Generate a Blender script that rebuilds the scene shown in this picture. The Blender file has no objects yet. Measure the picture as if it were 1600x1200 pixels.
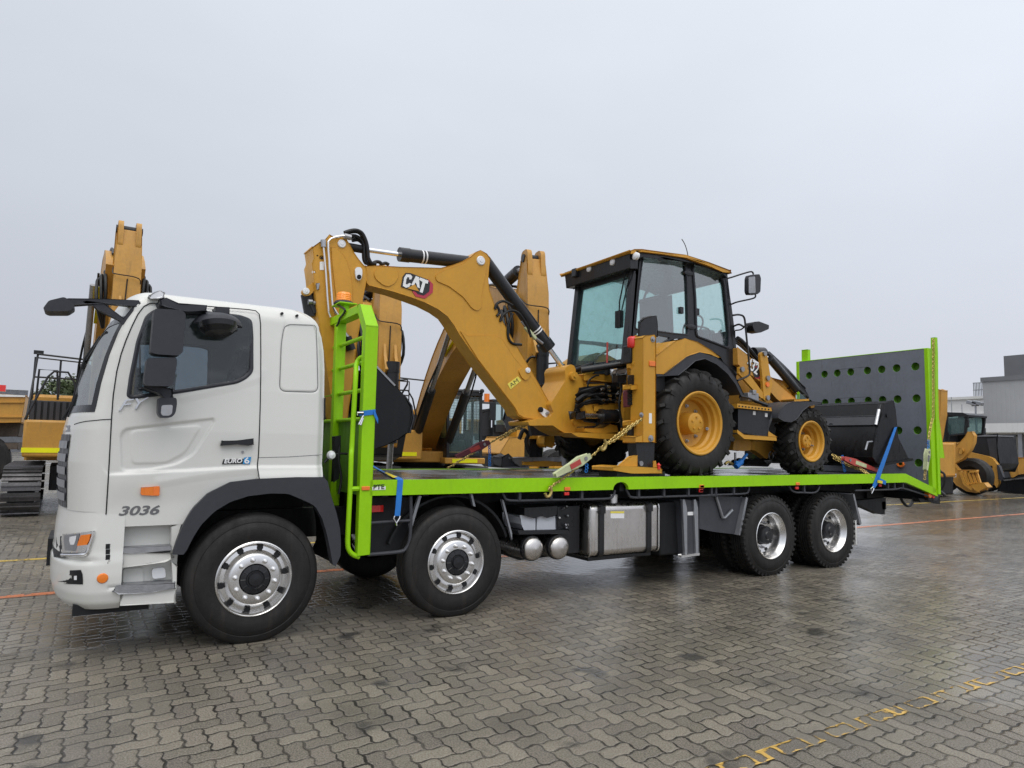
import bpy, math, random
import numpy as np
from mathutils import Vector, Matrix
from mathutils.geometry import tessellate_polygon
random.seed(7)
scene = bpy.context.scene
col = scene.collection
R = math.radians

# ---------------------------------------------------------------- camera
F_PX, YAW, PITCH, ROLL = 1075.2, R(31.759), R(5.034), R(1.032)     # photo is 1600 px wide
EYE = Vector((-1.259, -5.964, 1.642))
fwd = Vector((math.sin(YAW)*math.cos(PITCH), math.cos(YAW)*math.cos(PITCH), math.sin(PITCH)))
rgt = Vector((math.cos(YAW), -math.sin(YAW), 0)); upv = rgt.cross(fwd)
rr = math.cos(ROLL)*rgt + math.sin(ROLL)*upv
uu = -math.sin(ROLL)*rgt + math.cos(ROLL)*upv
cd = bpy.data.cameras.new('camera'); cam = bpy.data.objects.new('camera', cd); col.objects.link(cam)
cd.sensor_width = 36; cd.lens = F_PX/1600*36; cd.clip_end = 3000; cd.clip_start = .05
cam.matrix_world = Matrix(((rr.x, uu.x, -fwd.x, EYE.x), (rr.y, uu.y, -fwd.y, EYE.y), (rr.z, uu.z, -fwd.z, EYE.z), (0, 0, 0, 1)))
scene.camera = cam

# ---------------------------------------------------------------- light: overcast, rain
SUN_EL, SUN_AZ = R(58), R(205)      # azimuth the light comes from, clockwise from +Y
w = bpy.data.worlds.new('World'); scene.world = w; w.use_nodes = True
nt = w.node_tree; nt.nodes.clear()
def wn(t, **k):
    n = nt.nodes.new(t)
    for a, b in k.items(): setattr(n, a, b)
    return n
sky = wn('ShaderNodeTexSky', sky_type='NISHITA', sun_disc=False, sun_elevation=SUN_EL, sun_rotation=SUN_AZ)
bg1 = wn('ShaderNodeBackground'); bg1.inputs[1].default_value = .05
nt.links.new(sky.outputs[0], bg1.inputs[0])
geo = wn('ShaderNodeTexCoord'); sep = wn('ShaderNodeSeparateXYZ'); nt.links.new(geo.outputs['Generated'], sep.inputs[0])
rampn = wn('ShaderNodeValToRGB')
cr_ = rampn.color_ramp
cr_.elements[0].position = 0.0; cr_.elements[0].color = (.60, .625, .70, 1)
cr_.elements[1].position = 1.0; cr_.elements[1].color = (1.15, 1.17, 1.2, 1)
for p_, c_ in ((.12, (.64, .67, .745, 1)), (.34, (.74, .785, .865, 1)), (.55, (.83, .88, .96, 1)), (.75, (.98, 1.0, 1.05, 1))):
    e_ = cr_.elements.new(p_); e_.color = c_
nz = wn('ShaderNodeTexNoise'); nz.inputs['Scale'].default_value = 2.2; nz.inputs['Detail'].default_value = 4
mp = wn('ShaderNodeMapping'); mp.inputs['Scale'].default_value = (1, 1, 2.2)
nt.links.new(geo.outputs['Generated'], mp.inputs[0]); nt.links.new(mp.outputs[0], nz.inputs[0])
mr = wn('ShaderNodeMapRange'); mr.inputs[3].default_value = .965; mr.inputs[4].default_value = 1.035
mr.inputs[1].default_value = .3; mr.inputs[2].default_value = .7
nt.links.new(nz.outputs[0], mr.inputs[0])
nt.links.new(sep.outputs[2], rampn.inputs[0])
# the cloud deck is thinner overhead and behind the viewer, so the light comes mostly from there
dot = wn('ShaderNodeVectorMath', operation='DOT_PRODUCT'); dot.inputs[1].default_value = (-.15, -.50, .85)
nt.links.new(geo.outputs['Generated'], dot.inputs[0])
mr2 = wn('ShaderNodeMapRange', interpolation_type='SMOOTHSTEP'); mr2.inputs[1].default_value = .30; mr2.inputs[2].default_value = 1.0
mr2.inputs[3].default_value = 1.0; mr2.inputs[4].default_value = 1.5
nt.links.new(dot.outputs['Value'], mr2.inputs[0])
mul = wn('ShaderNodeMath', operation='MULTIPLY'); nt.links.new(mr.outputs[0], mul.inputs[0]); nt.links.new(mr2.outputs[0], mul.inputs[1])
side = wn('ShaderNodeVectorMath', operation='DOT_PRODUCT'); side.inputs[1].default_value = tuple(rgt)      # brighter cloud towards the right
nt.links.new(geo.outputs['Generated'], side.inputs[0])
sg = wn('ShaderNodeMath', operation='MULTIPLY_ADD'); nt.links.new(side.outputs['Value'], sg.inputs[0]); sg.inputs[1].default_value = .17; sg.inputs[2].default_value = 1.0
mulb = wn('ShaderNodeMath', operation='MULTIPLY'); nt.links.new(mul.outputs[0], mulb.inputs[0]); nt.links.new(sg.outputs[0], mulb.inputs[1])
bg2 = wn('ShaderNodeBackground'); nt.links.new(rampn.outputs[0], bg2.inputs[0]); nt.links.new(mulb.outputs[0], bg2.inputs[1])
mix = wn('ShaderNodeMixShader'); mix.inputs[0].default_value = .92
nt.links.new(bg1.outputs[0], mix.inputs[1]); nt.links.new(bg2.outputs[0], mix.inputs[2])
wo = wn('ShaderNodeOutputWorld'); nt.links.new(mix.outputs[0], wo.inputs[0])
ld = bpy.data.lights.new('sun', 'SUN'); ld.energy = 1.1; ld.angle = R(50); ld.color = (1, .955, .88)
lo = bpy.data.objects.new('sun', ld); col.objects.link(lo)
sdir = Vector((math.sin(SUN_AZ)*math.cos(SUN_EL), math.cos(SUN_AZ)*math.cos(SUN_EL), math.sin(SUN_EL)))
lo.rotation_euler = (-sdir).to_track_quat('-Z', 'Y').to_euler(); lo.location = (0, -5, 12)
vs = scene.view_settings; vs.view_transform = 'Standard'; vs.look = 'None'; vs.exposure = 0.0; vs.gamma = 1
scene.cycles.use_denoising = True; scene.cycles.max_bounces = 8; scene.cycles.transparent_max_bounces = 16

# ---------------------------------------------------------------- photo rays to real planes
def P(u, v, Y=None, X=None, Z=None):
    d = fwd*F_PX + rr*(u-800) - uu*(v-600)
    t = (Y-EYE.y)/d.y if Y is not None else (X-EYE.x)/d.x if X is not None else (Z-EYE.z)/d.z
    return EYE + d*t
class Fr:                                         # an enlarged crop of the photo used for measuring
    def __init__(s, ox, oy, k): s.ox, s.oy, s.k = ox, oy, k
    def __call__(s, x, y, **k): return P(s.ox+x/s.k, s.oy+y/s.k, **k)
    def xz(s, pts, Y): return [(q.x, q.z) for q in (s(x, y, Y=Y) for x, y in pts)]
    def yz(s, pts, X): return [(q.y, q.z) for q in (s(x, y, X=X) for x, y in pts)]
    def v(s, pts, Y): return [s(x, y, Y=Y) for x, y in pts]
RAW = Fr(0, 0, 1)
A = Fr(60, 430, 3.2); B = Fr(60, 700, 4); K = Fr(460, 340, 3.636); D = Fr(860, 370, 4.444); E = Fr(780, 560, 5.714)
F = Fr(1000, 520, 4.706); G = Fr(1220, 500, 4.2105); H = Fr(0, 320, 2.4); S1 = Fr(480, 440, 4.615); S2 = Fr(480, 660, 3.75)
S3 = Fr(760, 740, 4.444); S4 = Fr(1080, 740, 5); S5 = Fr(620, 560, 6); S8 = Fr(1440, 540, 4.615); N1 = Fr(0, 590, 5)
N2 = Fr(470, 350, 8); N3 = Fr(1380, 700, 7.273); N4 = Fr(560, 640, 4.706); N5 = Fr(780, 380, 4.615)

# ---------------------------------------------------------------- materials
M = {}
class NB:                                         # tiny node builder
    def __init__(s, tree): s.t = tree
    def n(s, typ, ins=None, **k):
        n = s.t.nodes.new(typ)
        for a, b in k.items(): setattr(n, a, b)
        for a, b in (ins or {}).items():
            if hasattr(b, 'is_linked') or hasattr(b, 'links'): s.t.links.new(b, n.inputs[a])
            else: n.inputs[a].default_value = b
        return n
    def m(s, op, a, b=0.0, c=0.0):
        n = s.t.nodes.new('ShaderNodeMath'); n.operation = op
        for i, x in enumerate((a, b, c)):
            if hasattr(x, 'links'): s.t.links.new(x, n.inputs[i])
            else: n.inputs[i].default_value = x
        return n.outputs[0]
    def sm(s, x, a, b, lo=0.0, hi=1.0):
        return s.n('ShaderNodeMapRange', {0: x, 1: a, 2: b, 3: lo, 4: hi}, interpolation_type='SMOOTHSTEP').outputs[0]
    def mixc(s, f, a, b):
        n = s.n('ShaderNodeMix', data_type='RGBA')
        for i, x in ((0, f), (6, a), (7, b)):
            if hasattr(x, 'links'): s.t.links.new(x, n.inputs[i])
            else: n.inputs[i].default_value = x
        return n.outputs[2]
    def noise(s, vec, scale, detail=3, rough=.5):
        return s.n('ShaderNodeTexNoise', {'Vector': vec, 'Scale': scale, 'Detail': detail, 'Roughness': rough}).outputs[0]

def mat(name, c, rough=.4, metal=0.0, var=.12, coat=0.0, bump=0.0, bscale=60, rvar=.12, dirt=.0, emit=None, alpha=None, streak=0.0):
    m = bpy.data.materials.new(name); m.use_nodes = True; M[name] = m
    t = m.node_tree; nb = NB(t); b = t.nodes['Principled BSDF']
    pos = nb.n('ShaderNodeNewGeometry').outputs['Position']
    n1 = nb.noise(pos, 1.7, 4); n2 = nb.noise(pos, 23, 3)
    f = nb.m('ADD', nb.m('MULTIPLY', n1, .65), nb.m('MULTIPLY', n2, .35))
    lo_ = [x*(1-var) for x in c]+[1]; hi_ = [min(1, x*(1+var)) for x in c]+[1]
    colr = nb.mixc(nb.sm(f, .3, .7), lo_, hi_)
    if dirt:                                      # grime with a shape of its own: spatter and run marks
        st = nb.n('ShaderNodeMapping', {'Vector': pos, 'Scale': (9, 9, 1.6)}).outputs[0]
        dm = nb.m('MULTIPLY', nb.sm(nb.noise(st, 1.3, 6, .65), .5, .75), dirt)
        colr = nb.mixc(dm, colr, (.07, .055, .04, 1))
    t.links.new(colr, b.inputs['Base Color'])
    st2 = nb.n('ShaderNodeMapping', {'Vector': pos, 'Scale': (14, 14, 2.0)}).outputs[0]
    rn = nb.noise(st2, 1.5, 4)
    rg = nb.n('ShaderNodeMapRange', {0: rn, 1: .3, 2: .7, 3: max(.03, rough-rvar), 4: min(1, rough+rvar)}).outputs[0]
    t.links.new(rg, b.inputs['Roughness'])
    b.inputs['Metallic'].default_value = metal
    b.inputs['Coat Weight'].default_value = coat; b.inputs['Coat Roughness'].default_value = .08
    if bump:
        bn = nb.n('ShaderNodeBump', {'Height': nb.noise(pos, bscale, 3), 'Strength': bump, 'Distance': .01})
        t.links.new(bn.outputs[0], b.inputs['Normal'])
    if emit:
        b.inputs['Emission Color'].default_value = tuple(emit[:3])+(1,); b.inputs['Emission Strength'].default_value = emit[3]
    return m

mat('white_paint', (.645, .645, .61), .22, var=.012, coat=.3, rvar=.0)
mat('green_paint', (.29, .60, .003), .42, var=.07, dirt=.10)
mat('dark_green', (.10, .25, .02), .45, var=.15)
mat('machine_yellow', (.565, .285, .032), .42, var=.07, coat=.1, dirt=.14)
mat('far_yellow', (.50, .255, .04), .45, var=.12, dirt=.25)
mat('tan_yellow', (.52, .30, .10), .5, var=.12, dirt=.2)
mat('loader_yellow', (.53, .27, .045), .45, var=.1, dirt=.2)
mat('dark_plastic', (.034, .036, .044), .45, var=.15, bump=.15, bscale=300)
mat('fender_plastic', (.040, .042, .049), .42, var=.1, bump=.1, bscale=260)
mat('black_paint', (.014, .0145, .017), .34, var=.2, coat=.25)
mat('bucket_black', (.007, .0075, .0095), .36, var=.25, dirt=.08)
mat('charcoal', (.05, .052, .06), .42, var=.15, dirt=.1)
mat('chassis_dark', (.012, .0125, .014), .55, var=.3)
mat('rubber', (.0135, .0125, .0122), .6, var=.35, bump=.3, bscale=110, rvar=.14, dirt=.22); M['rubber'].node_tree.nodes['Principled BSDF'].inputs['Specular IOR Level'].default_value = .35
mat('hose', (.012, .012, .013), .4, var=.2)
mat('alloy', (.72, .71, .70), .26, 1.0, var=.03, rvar=.04)
mat('tank_metal', (.60, .57, .545), .3, 1.0, var=.08, bump=.03, bscale=120)
mat('chrome', (.85, .85, .86), .08, 1.0, var=.03, rvar=.03)
mat('steel', (.35, .35, .36), .35, .9, var=.2)
mat('grey_metal', (.30, .31, .33), .4, .6, var=.15)
mat('step_metal', (.34, .345, .36), .4, .7, var=.2, bump=.3, bscale=90)
mat('ramp_grey', (.165, .182, .215), .38, var=.12, dirt=.1)
mat('amber', (.78, .19, .008), .22, var=.1, coat=.6)
mat('amber_lit', (.80, .24, .008), .2, var=.1, coat=.6, emit=(1, .28, .01, .25))
mat('red_lens', (.7, .02, .015), .25, var=.1, coat=.5)
mat('orange_dot', (.85, .20, .03), .35, var=.1)
mat('blue_strap', (.012, .17, .56), .55, var=.15, bump=.2, bscale=400)
mat('yellow_strap', (.75, .60, .03), .55, var=.1)
mat('chain_gold', (.50, .37, .13), .35, .75, var=.2)
mat('binder_green', (.52, .56, .33), .45, var=.2)
mat('binder_red', (.45, .06, .05), .45, var=.2)
mat('maroon', (.13, .03, .045), .5, var=.2)
mat('decal_white', (.8, .8, .8), .4, var=.03)
mat('decal_black', (.015, .015, .017), .4, var=.05)
mat('decal_red', (.45, .03, .06), .4, var=.05)
mat('decal_grey', (.16, .16, .165), .35, .4, var=.05)
mat('decal_blue', (.02, .25, .55), .35, var=.05)
mat('decal_yellow', (.78, .66, .10), .45, var=.06)
mat('badge_chrome', (.62, .63, .66), .22, .9, var=.04)
mat('hi_yellow', (.85, .82, .0), .45, var=.05)
mat('lens_clear', (.75, .76, .78), .1, var=.04, coat=.8)
mat('battery_white', (.52, .54, .58), .45, var=.06)
mat('seat_dark', (.03, .03, .033), .7, var=.2)
mat('interior', (.05, .05, .055), .6, var=.2)
mat('wall_white', (.74, .74, .72), .6, var=.04, dirt=.06)
mat('wall_grey', (.29, .295, .31), .55, var=.04)
mat('wall_dark', (.15, .155, .165), .55, var=.05)
mat('door_beige', (.55, .54, .51), .6, var=.05)
mat('bark', (.08, .06, .045), .8, var=.3)
mat('track_steel', (.085, .082, .085), .38, .6, var=.35)
mat('far_black', (.02, .021, .024), .4, var=.25)

for k_ in ('green_paint', 'machine_yellow', 'bucket_black', 'black_paint', 'charcoal', 'dark_plastic', 'fender_plastic', 'chassis_dark', 'far_black', 'hose'): M[k_].node_tree.nodes['Principled BSDF'].inputs['Specular IOR Level'].default_value = .3
def glass(name, tint, refl=1.0, film=(.015, .07), fcol=(.6, .65, .66)):
    m = bpy.data.materials.new(name); m.use_nodes = True; M[name] = m
    t = m.node_tree; t.nodes.clear(); nb = NB(t)
    tr = nb.n('ShaderNodeBsdfTransparent', {0: tint+(1,)}); gl = nb.n('ShaderNodeBsdfGlossy', {0: (1, 1, 1, 1), 'Roughness': .03})
    pos = nb.n('ShaderNodeNewGeometry').outputs['Position']
    bn = nb.n('ShaderNodeBump', {'Height': nb.noise(pos, 55, 4, .7), 'Strength': .10, 'Distance': .004})   # rain beads
    t.links.new(bn.outputs[0], gl.inputs['Normal'])
    fr = nb.n('ShaderNodeFresnel', {0: 1.5})
    mx = nb.n('ShaderNodeMixShader', {0: nb.m('MULTIPLY', nb.m('ADD', fr.outputs[0], .02), refl), 1: tr.outputs[0], 2: gl.outputs[0]})
    df = nb.n('ShaderNodeBsdfDiffuse', {0: fcol+(1,)})
    mx2 = nb.n('ShaderNodeMixShader', {0: nb.sm(nb.noise(pos, 9, 5, .7), .45, .8, film[0], film[1]), 1: mx.outputs[0], 2: df.outputs[0]})   # water film and mist; far panes get a teal reflection put into its colour
    o = nb.n('ShaderNodeOutputMaterial'); t.links.new(mx2.outputs[0], o.inputs[0])
glass('cab_glass', (.77, .90, .885), .24, (.03, .10), (.30, .40, .40)); glass('truck_glass', (.58, .63, .66), .7); glass('screen_glass', (.66, .83, .81), .4); glass('far_glass', (.62, .76, .75), .6, (.16, .34), (.22, .36, .36))

# ---------------------------------------------------------------- mesh building
WL = {}                                           # world location of every object built
class MB:
    def __init__(s): s.v = []; s.f = []; s.sm = []
    def add(s, vs_, fs, smooth=True):
        o = len(s.v); s.v += [tuple(q) for q in vs_]
        for f in fs: s.f.append([i+o for i in f]); s.sm.append(smooth)
        return s
    def box(s, x0, x1, y0, y1, z0, z1):
        v = [(x, y, z) for x in (x0, x1) for y in (y0, y1) for z in (z0, z1)]
        return s.add(v, [(0, 1, 3, 2), (4, 6, 7, 5), (0, 4, 5, 1), (2, 3, 7, 6), (0, 2, 6, 4), (1, 5, 7, 3)])
    def bar(s, p, q, w_, h_, up=(0, 0, 1)):       # rectangular bar from p to q
        p, q = Vector(p), Vector(q); d = (q-p).normalized(); up = Vector(up)
        if abs(d.dot(up)) > .98: up = Vector((0, 1, 0))
        a = d.cross(up).normalized()*w_/2; b = a.cross(d).normalized()*h_/2
        v = [c+i*a+j*b for c in (p, q) for i, j in ((-1, -1), (1, -1), (1, 1), (-1, 1))]
        return s.add(v, [(0, 1, 2, 3), (7, 6, 5, 4), (0, 4, 5, 1), (1, 5, 6, 2), (2, 6, 7, 3), (3, 7, 4, 0)])
    def prism(s, pts, a, b, ax='y'):              # polygon extruded along an axis: ax y: pts (x,z); x: pts (y,z); z: pts (x,y)
        mk = {'y': lambda p, t: (p[0], t, p[1]), 'x': lambda p, t: (t, p[0], p[1]), 'z': lambda p, t: (p[0], p[1], t)}[ax]
        n = len(pts); v = [mk(p, a) for p in pts]+[mk(p, b) for p in pts]
        fs = [[i, (i+1) % n, n+(i+1) % n, n+i] for i in range(n)]
        tri = tessellate_polygon([[Vector((p[0], p[1], 0)) for p in pts]])
        fs += [list(t) for t in tri]+[[n+i for i in reversed(t)] for t in tri]
        return s.add(v, fs)
    def holed(s, outer, holes, a, b, ax='x'):
        mk = {'y': lambda p, t: (p[0], t, p[1]), 'x': lambda p, t: (t, p[0], p[1])}[ax]
        loops = [outer]+holes; allp = [p for l in loops for p in l]; n = len(allp)
        v = [mk(p, a) for p in allp]+[mk(p, b) for p in allp]; fs = []; o = 0
        for l in loops:
            k = len(l); fs += [[o+i, o+(i+1) % k, n+o+(i+1) % k, n+o+i] for i in range(k)]; o += k
        tri = tessellate_polygon([[Vector((p[0], p[1], 0)) for p in l] for l in loops])
        fs += [list(t) for t in tri]+[[n+i for i in reversed(t)] for t in tri]
        return s.add(v, fs)
    def tube(s, pts, r, n=10, closed=False, smooth_path=0, flat=None):
        pts = [Vector(p) for p in pts]
        if smooth_path:
            out = []; m = len(pts)
            for i in range(m if closed else m-1):
                if closed: p0, p1, p2, p3 = pts[i-1], pts[i], pts[(i+1) % m], pts[(i+2) % m]
                else: p0, p1, p2, p3 = pts[max(0, i-1)], pts[i], pts[i+1], pts[min(m-1, i+2)]
                for k in range(smooth_path):
                    t = k/smooth_path
                    out.append(.5*((2*p1)+(p2-p0)*t+(2*p0-5*p1+4*p2-p3)*t*t+(3*p1-p0-3*p2+p3)*t**3))
            if not closed: out.append(pts[-1])
            pts = out
        m = len(pts); v = []; prev = None
        for i, p in enumerate(pts):
            a = pts[i-1] if (i or closed) else p; b = pts[(i+1) % m] if (i < m-1 or closed) else p
            d = (b-a).normalized()
            if prev is None:
                up = Vector((0, 0, 1)) if abs(d.z) < .9 else Vector((0, 1, 0)); x = d.cross(up).normalized()
            else: x = (prev-d*prev.dot(d)).normalized()
            prev = x; y = d.cross(x)
            rad = r[i] if isinstance(r, (list, tuple)) else r
            for k in range(n):
                t = 2*math.pi*k/n; v.append(p+(x*math.cos(t)+y*math.sin(t))*rad)
        fs = []
        for i in range(m if closed else m-1):
            j = (i+1) % m
            fs += [[i*n+k, i*n+(k+1) % n, j*n+(k+1) % n, j*n+k] for k in range(n)]
        if not closed: fs += [list(range(n))[::-1], [(m-1)*n+k for k in range(n)]]
        return s.add(v, fs)
    def cyl(s, p, q, r0, r1=None, n=28): return s.lathe(p, Vector(q)-Vector(p), [(0, 0), (r0, 0), (r0 if r1 is None else r1, (Vector(q)-Vector(p)).length), (0, (Vector(q)-Vector(p)).length)], n)
    def lathe(s, o, ax, prof, n=40, a0=0.0, a1=2*math.pi):   # prof: (radius, distance along ax)
        o, d = Vector(o), Vector(ax).normalized()
        x = d.cross(Vector((0, 0, 1)) if abs(d.z) < .9 else Vector((1, 0, 0))).normalized(); y = d.cross(x)
        full = abs(a1-a0-2*math.pi) < 1e-6; m = n if full else n+1; k = len(prof)
        v = [o+d*h+(x*math.cos(t)+y*math.sin(t))*r for t in (a0+(a1-a0)*i/n for i in range(m)) for r, h in prof]
        fs = []
        for i in range(n):
            j = (i+1) % m
            for a in range(k-1): fs.append([i*k+a, i*k+a+1, j*k+a+1, j*k+a])
        return s.add(v, fs)
    def grid(s, rows):                            # list of rows of points
        n = len(rows[0]); v = [p for r_ in rows for p in r_]
        return s.add(v, [[i*n+j, i*n+j+1, (i+1)*n+j+1, (i+1)*n+j] for i in range(len(rows)-1) for j in range(n-1)])
    def build(s, name, m, parent=None, bevel=0.0, seg=2, angle=32, keep_origin=None):
        me = bpy.data.meshes.new(name)
        arr = np.array(s.v, float); c = (arr.min(0)+arr.max(0))/2 if keep_origin is None else np.array(keep_origin)
        if keep_origin is None and parent is None: c[2] = arr[:, 2].min()
        me.from_pydata([tuple(q) for q in (arr-c)], [], s.f); me.validate()
        me.polygons.foreach_set('use_smooth', [True]*len(me.polygons))
        me.set_sharp_from_angle(angle=R(angle)); me.update()
        o = bpy.data.objects.new(name, me); col.objects.link(o); me.materials.append(M[m] if isinstance(m, str) else m)
        WL[o.name] = Vector(c); o.location = Vector(c)
        if parent: o.parent = parent; o.location = Vector(c)-WL[parent.name]
        if bevel:
            bm = o.modifiers.new('edge', 'BEVEL'); bm.width = bevel; bm.segments = seg; bm.limit_method = 'ANGLE'; bm.angle_limit = R(40); bm.harden_normals = False
        return o
def tag(o, label=None, cat=None, group=None, kind=None):
    for k, v in (('label', label), ('category', cat), ('group', group), ('kind', kind)):
        if v: o[k] = v
    return o
def thing(name, label, cat, loc=(0, 0, 0), group=None):
    o = bpy.data.objects.new(name, None); col.objects.link(o); o.location = loc; WL[o.name] = Vector(loc); o.empty_display_size = .2
    return tag(o, label, cat, group)
def part(name, m, parent, bevel=0.0, **k):        # usage: part('leg', 'steel', root, .004).box(...)  -> call .done()
    b = MB(); b.done = lambda **kk: b.build(name, m, parent, bevel, **k, **kk); return b
def kids(o): return [c for c in bpy.data.objects if c.parent is o]
def copy_part(o, parent, loc, rz=None):           # a part with its sub-parts, put at world loc
    c = o.copy(); col.objects.link(c); c.parent = parent; WL[c.name] = Vector(loc); c.location = Vector(loc)-WL[parent.name]
    if rz is not None: c.rotation_euler = (0, 0, rz)
    for k in kids(o):
        d = k.copy(); col.objects.link(d); d.parent = c; d.location = k.location
    return c
def text(body, name, m, parent, org, xdir, ydir, h, extrude=.003, bold=.0, shear=0.0, width=None):
    """built-in lettering turned into a mesh; org is the lower left corner, h the capital height"""
    cu = bpy.data.curves.new(name, 'FONT'); cu.body = body; cu.size = 1; cu.offset = bold; cu.shear = shear; cu.extrude = .0001
    cu.resolution_u = 4
    t = bpy.data.objects.new(name, cu); col.objects.link(t); bpy.context.view_layer.update()
    me = bpy.data.meshes.new_from_object(t.evaluated_get(bpy.context.evaluated_depsgraph_get()))
    bpy.data.objects.remove(t); bpy.data.curves.remove(cu)
    vv = np.empty(len(me.vertices)*3); me.vertices.foreach_get('co', vv); vv = vv.reshape(-1, 3)
    fs = [list(p.vertices) for p in me.polygons]; bpy.data.meshes.remove(me)
    mn, mx_ = vv.min(0), vv.max(0)
    X, Y = Vector(xdir).normalized(), Vector(ydir).normalized(); Nn = X.cross(Y)
    sy = h/(mx_[1]-mn[1]); sx = sy if width is None else width/(mx_[0]-mn[0])
    b = MB(); b.add([Vector(org)+X*((q[0]-mn[0])*sx)+Y*((q[1]-mn[1])*sy)+Nn*(extrude if q[2] > 0 else -.001) for q in vv], fs)
    return b.build(name, m, parent)
def circ(cx, cy, r, n=20, ry=None, a0=0.0): return [(cx+r*math.cos(a0+2*math.pi*i/n), cy+(ry or r)*math.sin(a0+2*math.pi*i/n)) for i in range(n)]
# ---------------------------------------------------------------- ground
def paver_nodes(nb):
    """interlocking zigzag pavers, 11 x 22 cm, laid in herringbone along the axes"""
    pos = nb.n('ShaderNodeNewGeometry').outputs['Position']
    wob = nb.n('ShaderNodeTexNoise', {'Vector': pos, 'Scale': 2.3, 'Detail': 2}).outputs[1]
    sp = nb.n('ShaderNodeSeparateXYZ', {0: pos}).outputs; sw = nb.n('ShaderNodeSeparateXYZ', {0: wob}).outputs
    u = nb.m('ADD', nb.m('DIVIDE', sp[0], .111), nb.m('MULTIPLY', sw[0], .5)); v = nb.m('ADD', nb.m('DIVIDE', sp[1], .111), nb.m('MULTIPLY', sw[1], .5))
    tri = lambda x: nb.m('SUBTRACT', nb.m('PINGPONG', nb.m('MULTIPLY_ADD', x, 2, .5), 1.0), .5)
    u2 = nb.m('MULTIPLY_ADD', tri(v), .14, u); v2 = nb.m('MULTIPLY_ADD', tri(u), .14, v)
    i, j = nb.m('FLOOR', u2), nb.m('FLOOR', v2); fu, fv = nb.m('FRACT', u2), nb.m('FRACT', v2)
    m = nb.m('FLOORED_MODULO', nb.m('ADD', i, j), 4.0); isv = nb.m('GREATER_THAN', m, 1.5); k = nb.m('FLOORED_MODULO', m, 2.0)
    ish = nb.m('SUBTRACT', 1.0, isv)
    ix = nb.m('SUBTRACT', i, nb.m('MULTIPLY', ish, k)); iy = nb.m('SUBTRACT', j, nb.m('MULTIPLY', isv, k))
    mixf = lambda a, b: nb.m('ADD', nb.m('MULTIPLY', a, ish), nb.m('MULTIPLY', b, isv))
    la = nb.m('ADD', mixf(fu, fv), k); ac = mixf(fv, fu)
    de = nb.m('MINIMUM', nb.m('MINIMUM', la, nb.m('SUBTRACT', 2.0, la)), nb.m('MINIMUM', ac, nb.m('SUBTRACT', 1.0, ac)))
    idv = nb.n('ShaderNodeCombineXYZ', {0: ix, 1: iy, 2: isv}).outputs[0]
    wn_ = nb.n('ShaderNodeTexWhiteNoise', {'Vector': idv}, noise_dimensions='3D')
    rs = nb.n('ShaderNodeSeparateXYZ', {0: wn_.outputs['Color']}).outputs
    edge = nb.m('ADD', de, nb.m('MULTIPLY', nb.m('SUBTRACT', nb.noise(pos, 38, 4, .7), .5), .15))
    joint = nb.sm(nb.m('SUBTRACT', edge, nb.m('MULTIPLY', nb.sm(nb.noise(pos, 5.5, 2), .42, .66), .045)), .01, .06)
    prof = nb.m('MULTIPLY', nb.sm(edge, .0, .15), .0062)
    tilt = nb.m('ADD', nb.m('MULTIPLY', nb.m('SUBTRACT', la, 1.0), nb.m('MULTIPLY', nb.m('SUBTRACT', rs[0], .5), .0062)),
                nb.m('MULTIPLY', nb.m('SUBTRACT', ac, .5), nb.m('MULTIPLY', nb.m('SUBTRACT', rs[1], .5), .0070)))
    hgt = nb.m('ADD', nb.m('ADD', prof, tilt), nb.m('ADD', nb.m('MULTIPLY', nb.m('SUBTRACT', rs[2], .5), .002), nb.m('MULTIPLY', nb.noise(pos, 120, 5, .8), .0034)))
    return dict(pos=pos, joint=joint, edge=edge, hgt=hgt, r=rs, val=wn_.outputs['Value'])
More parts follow.
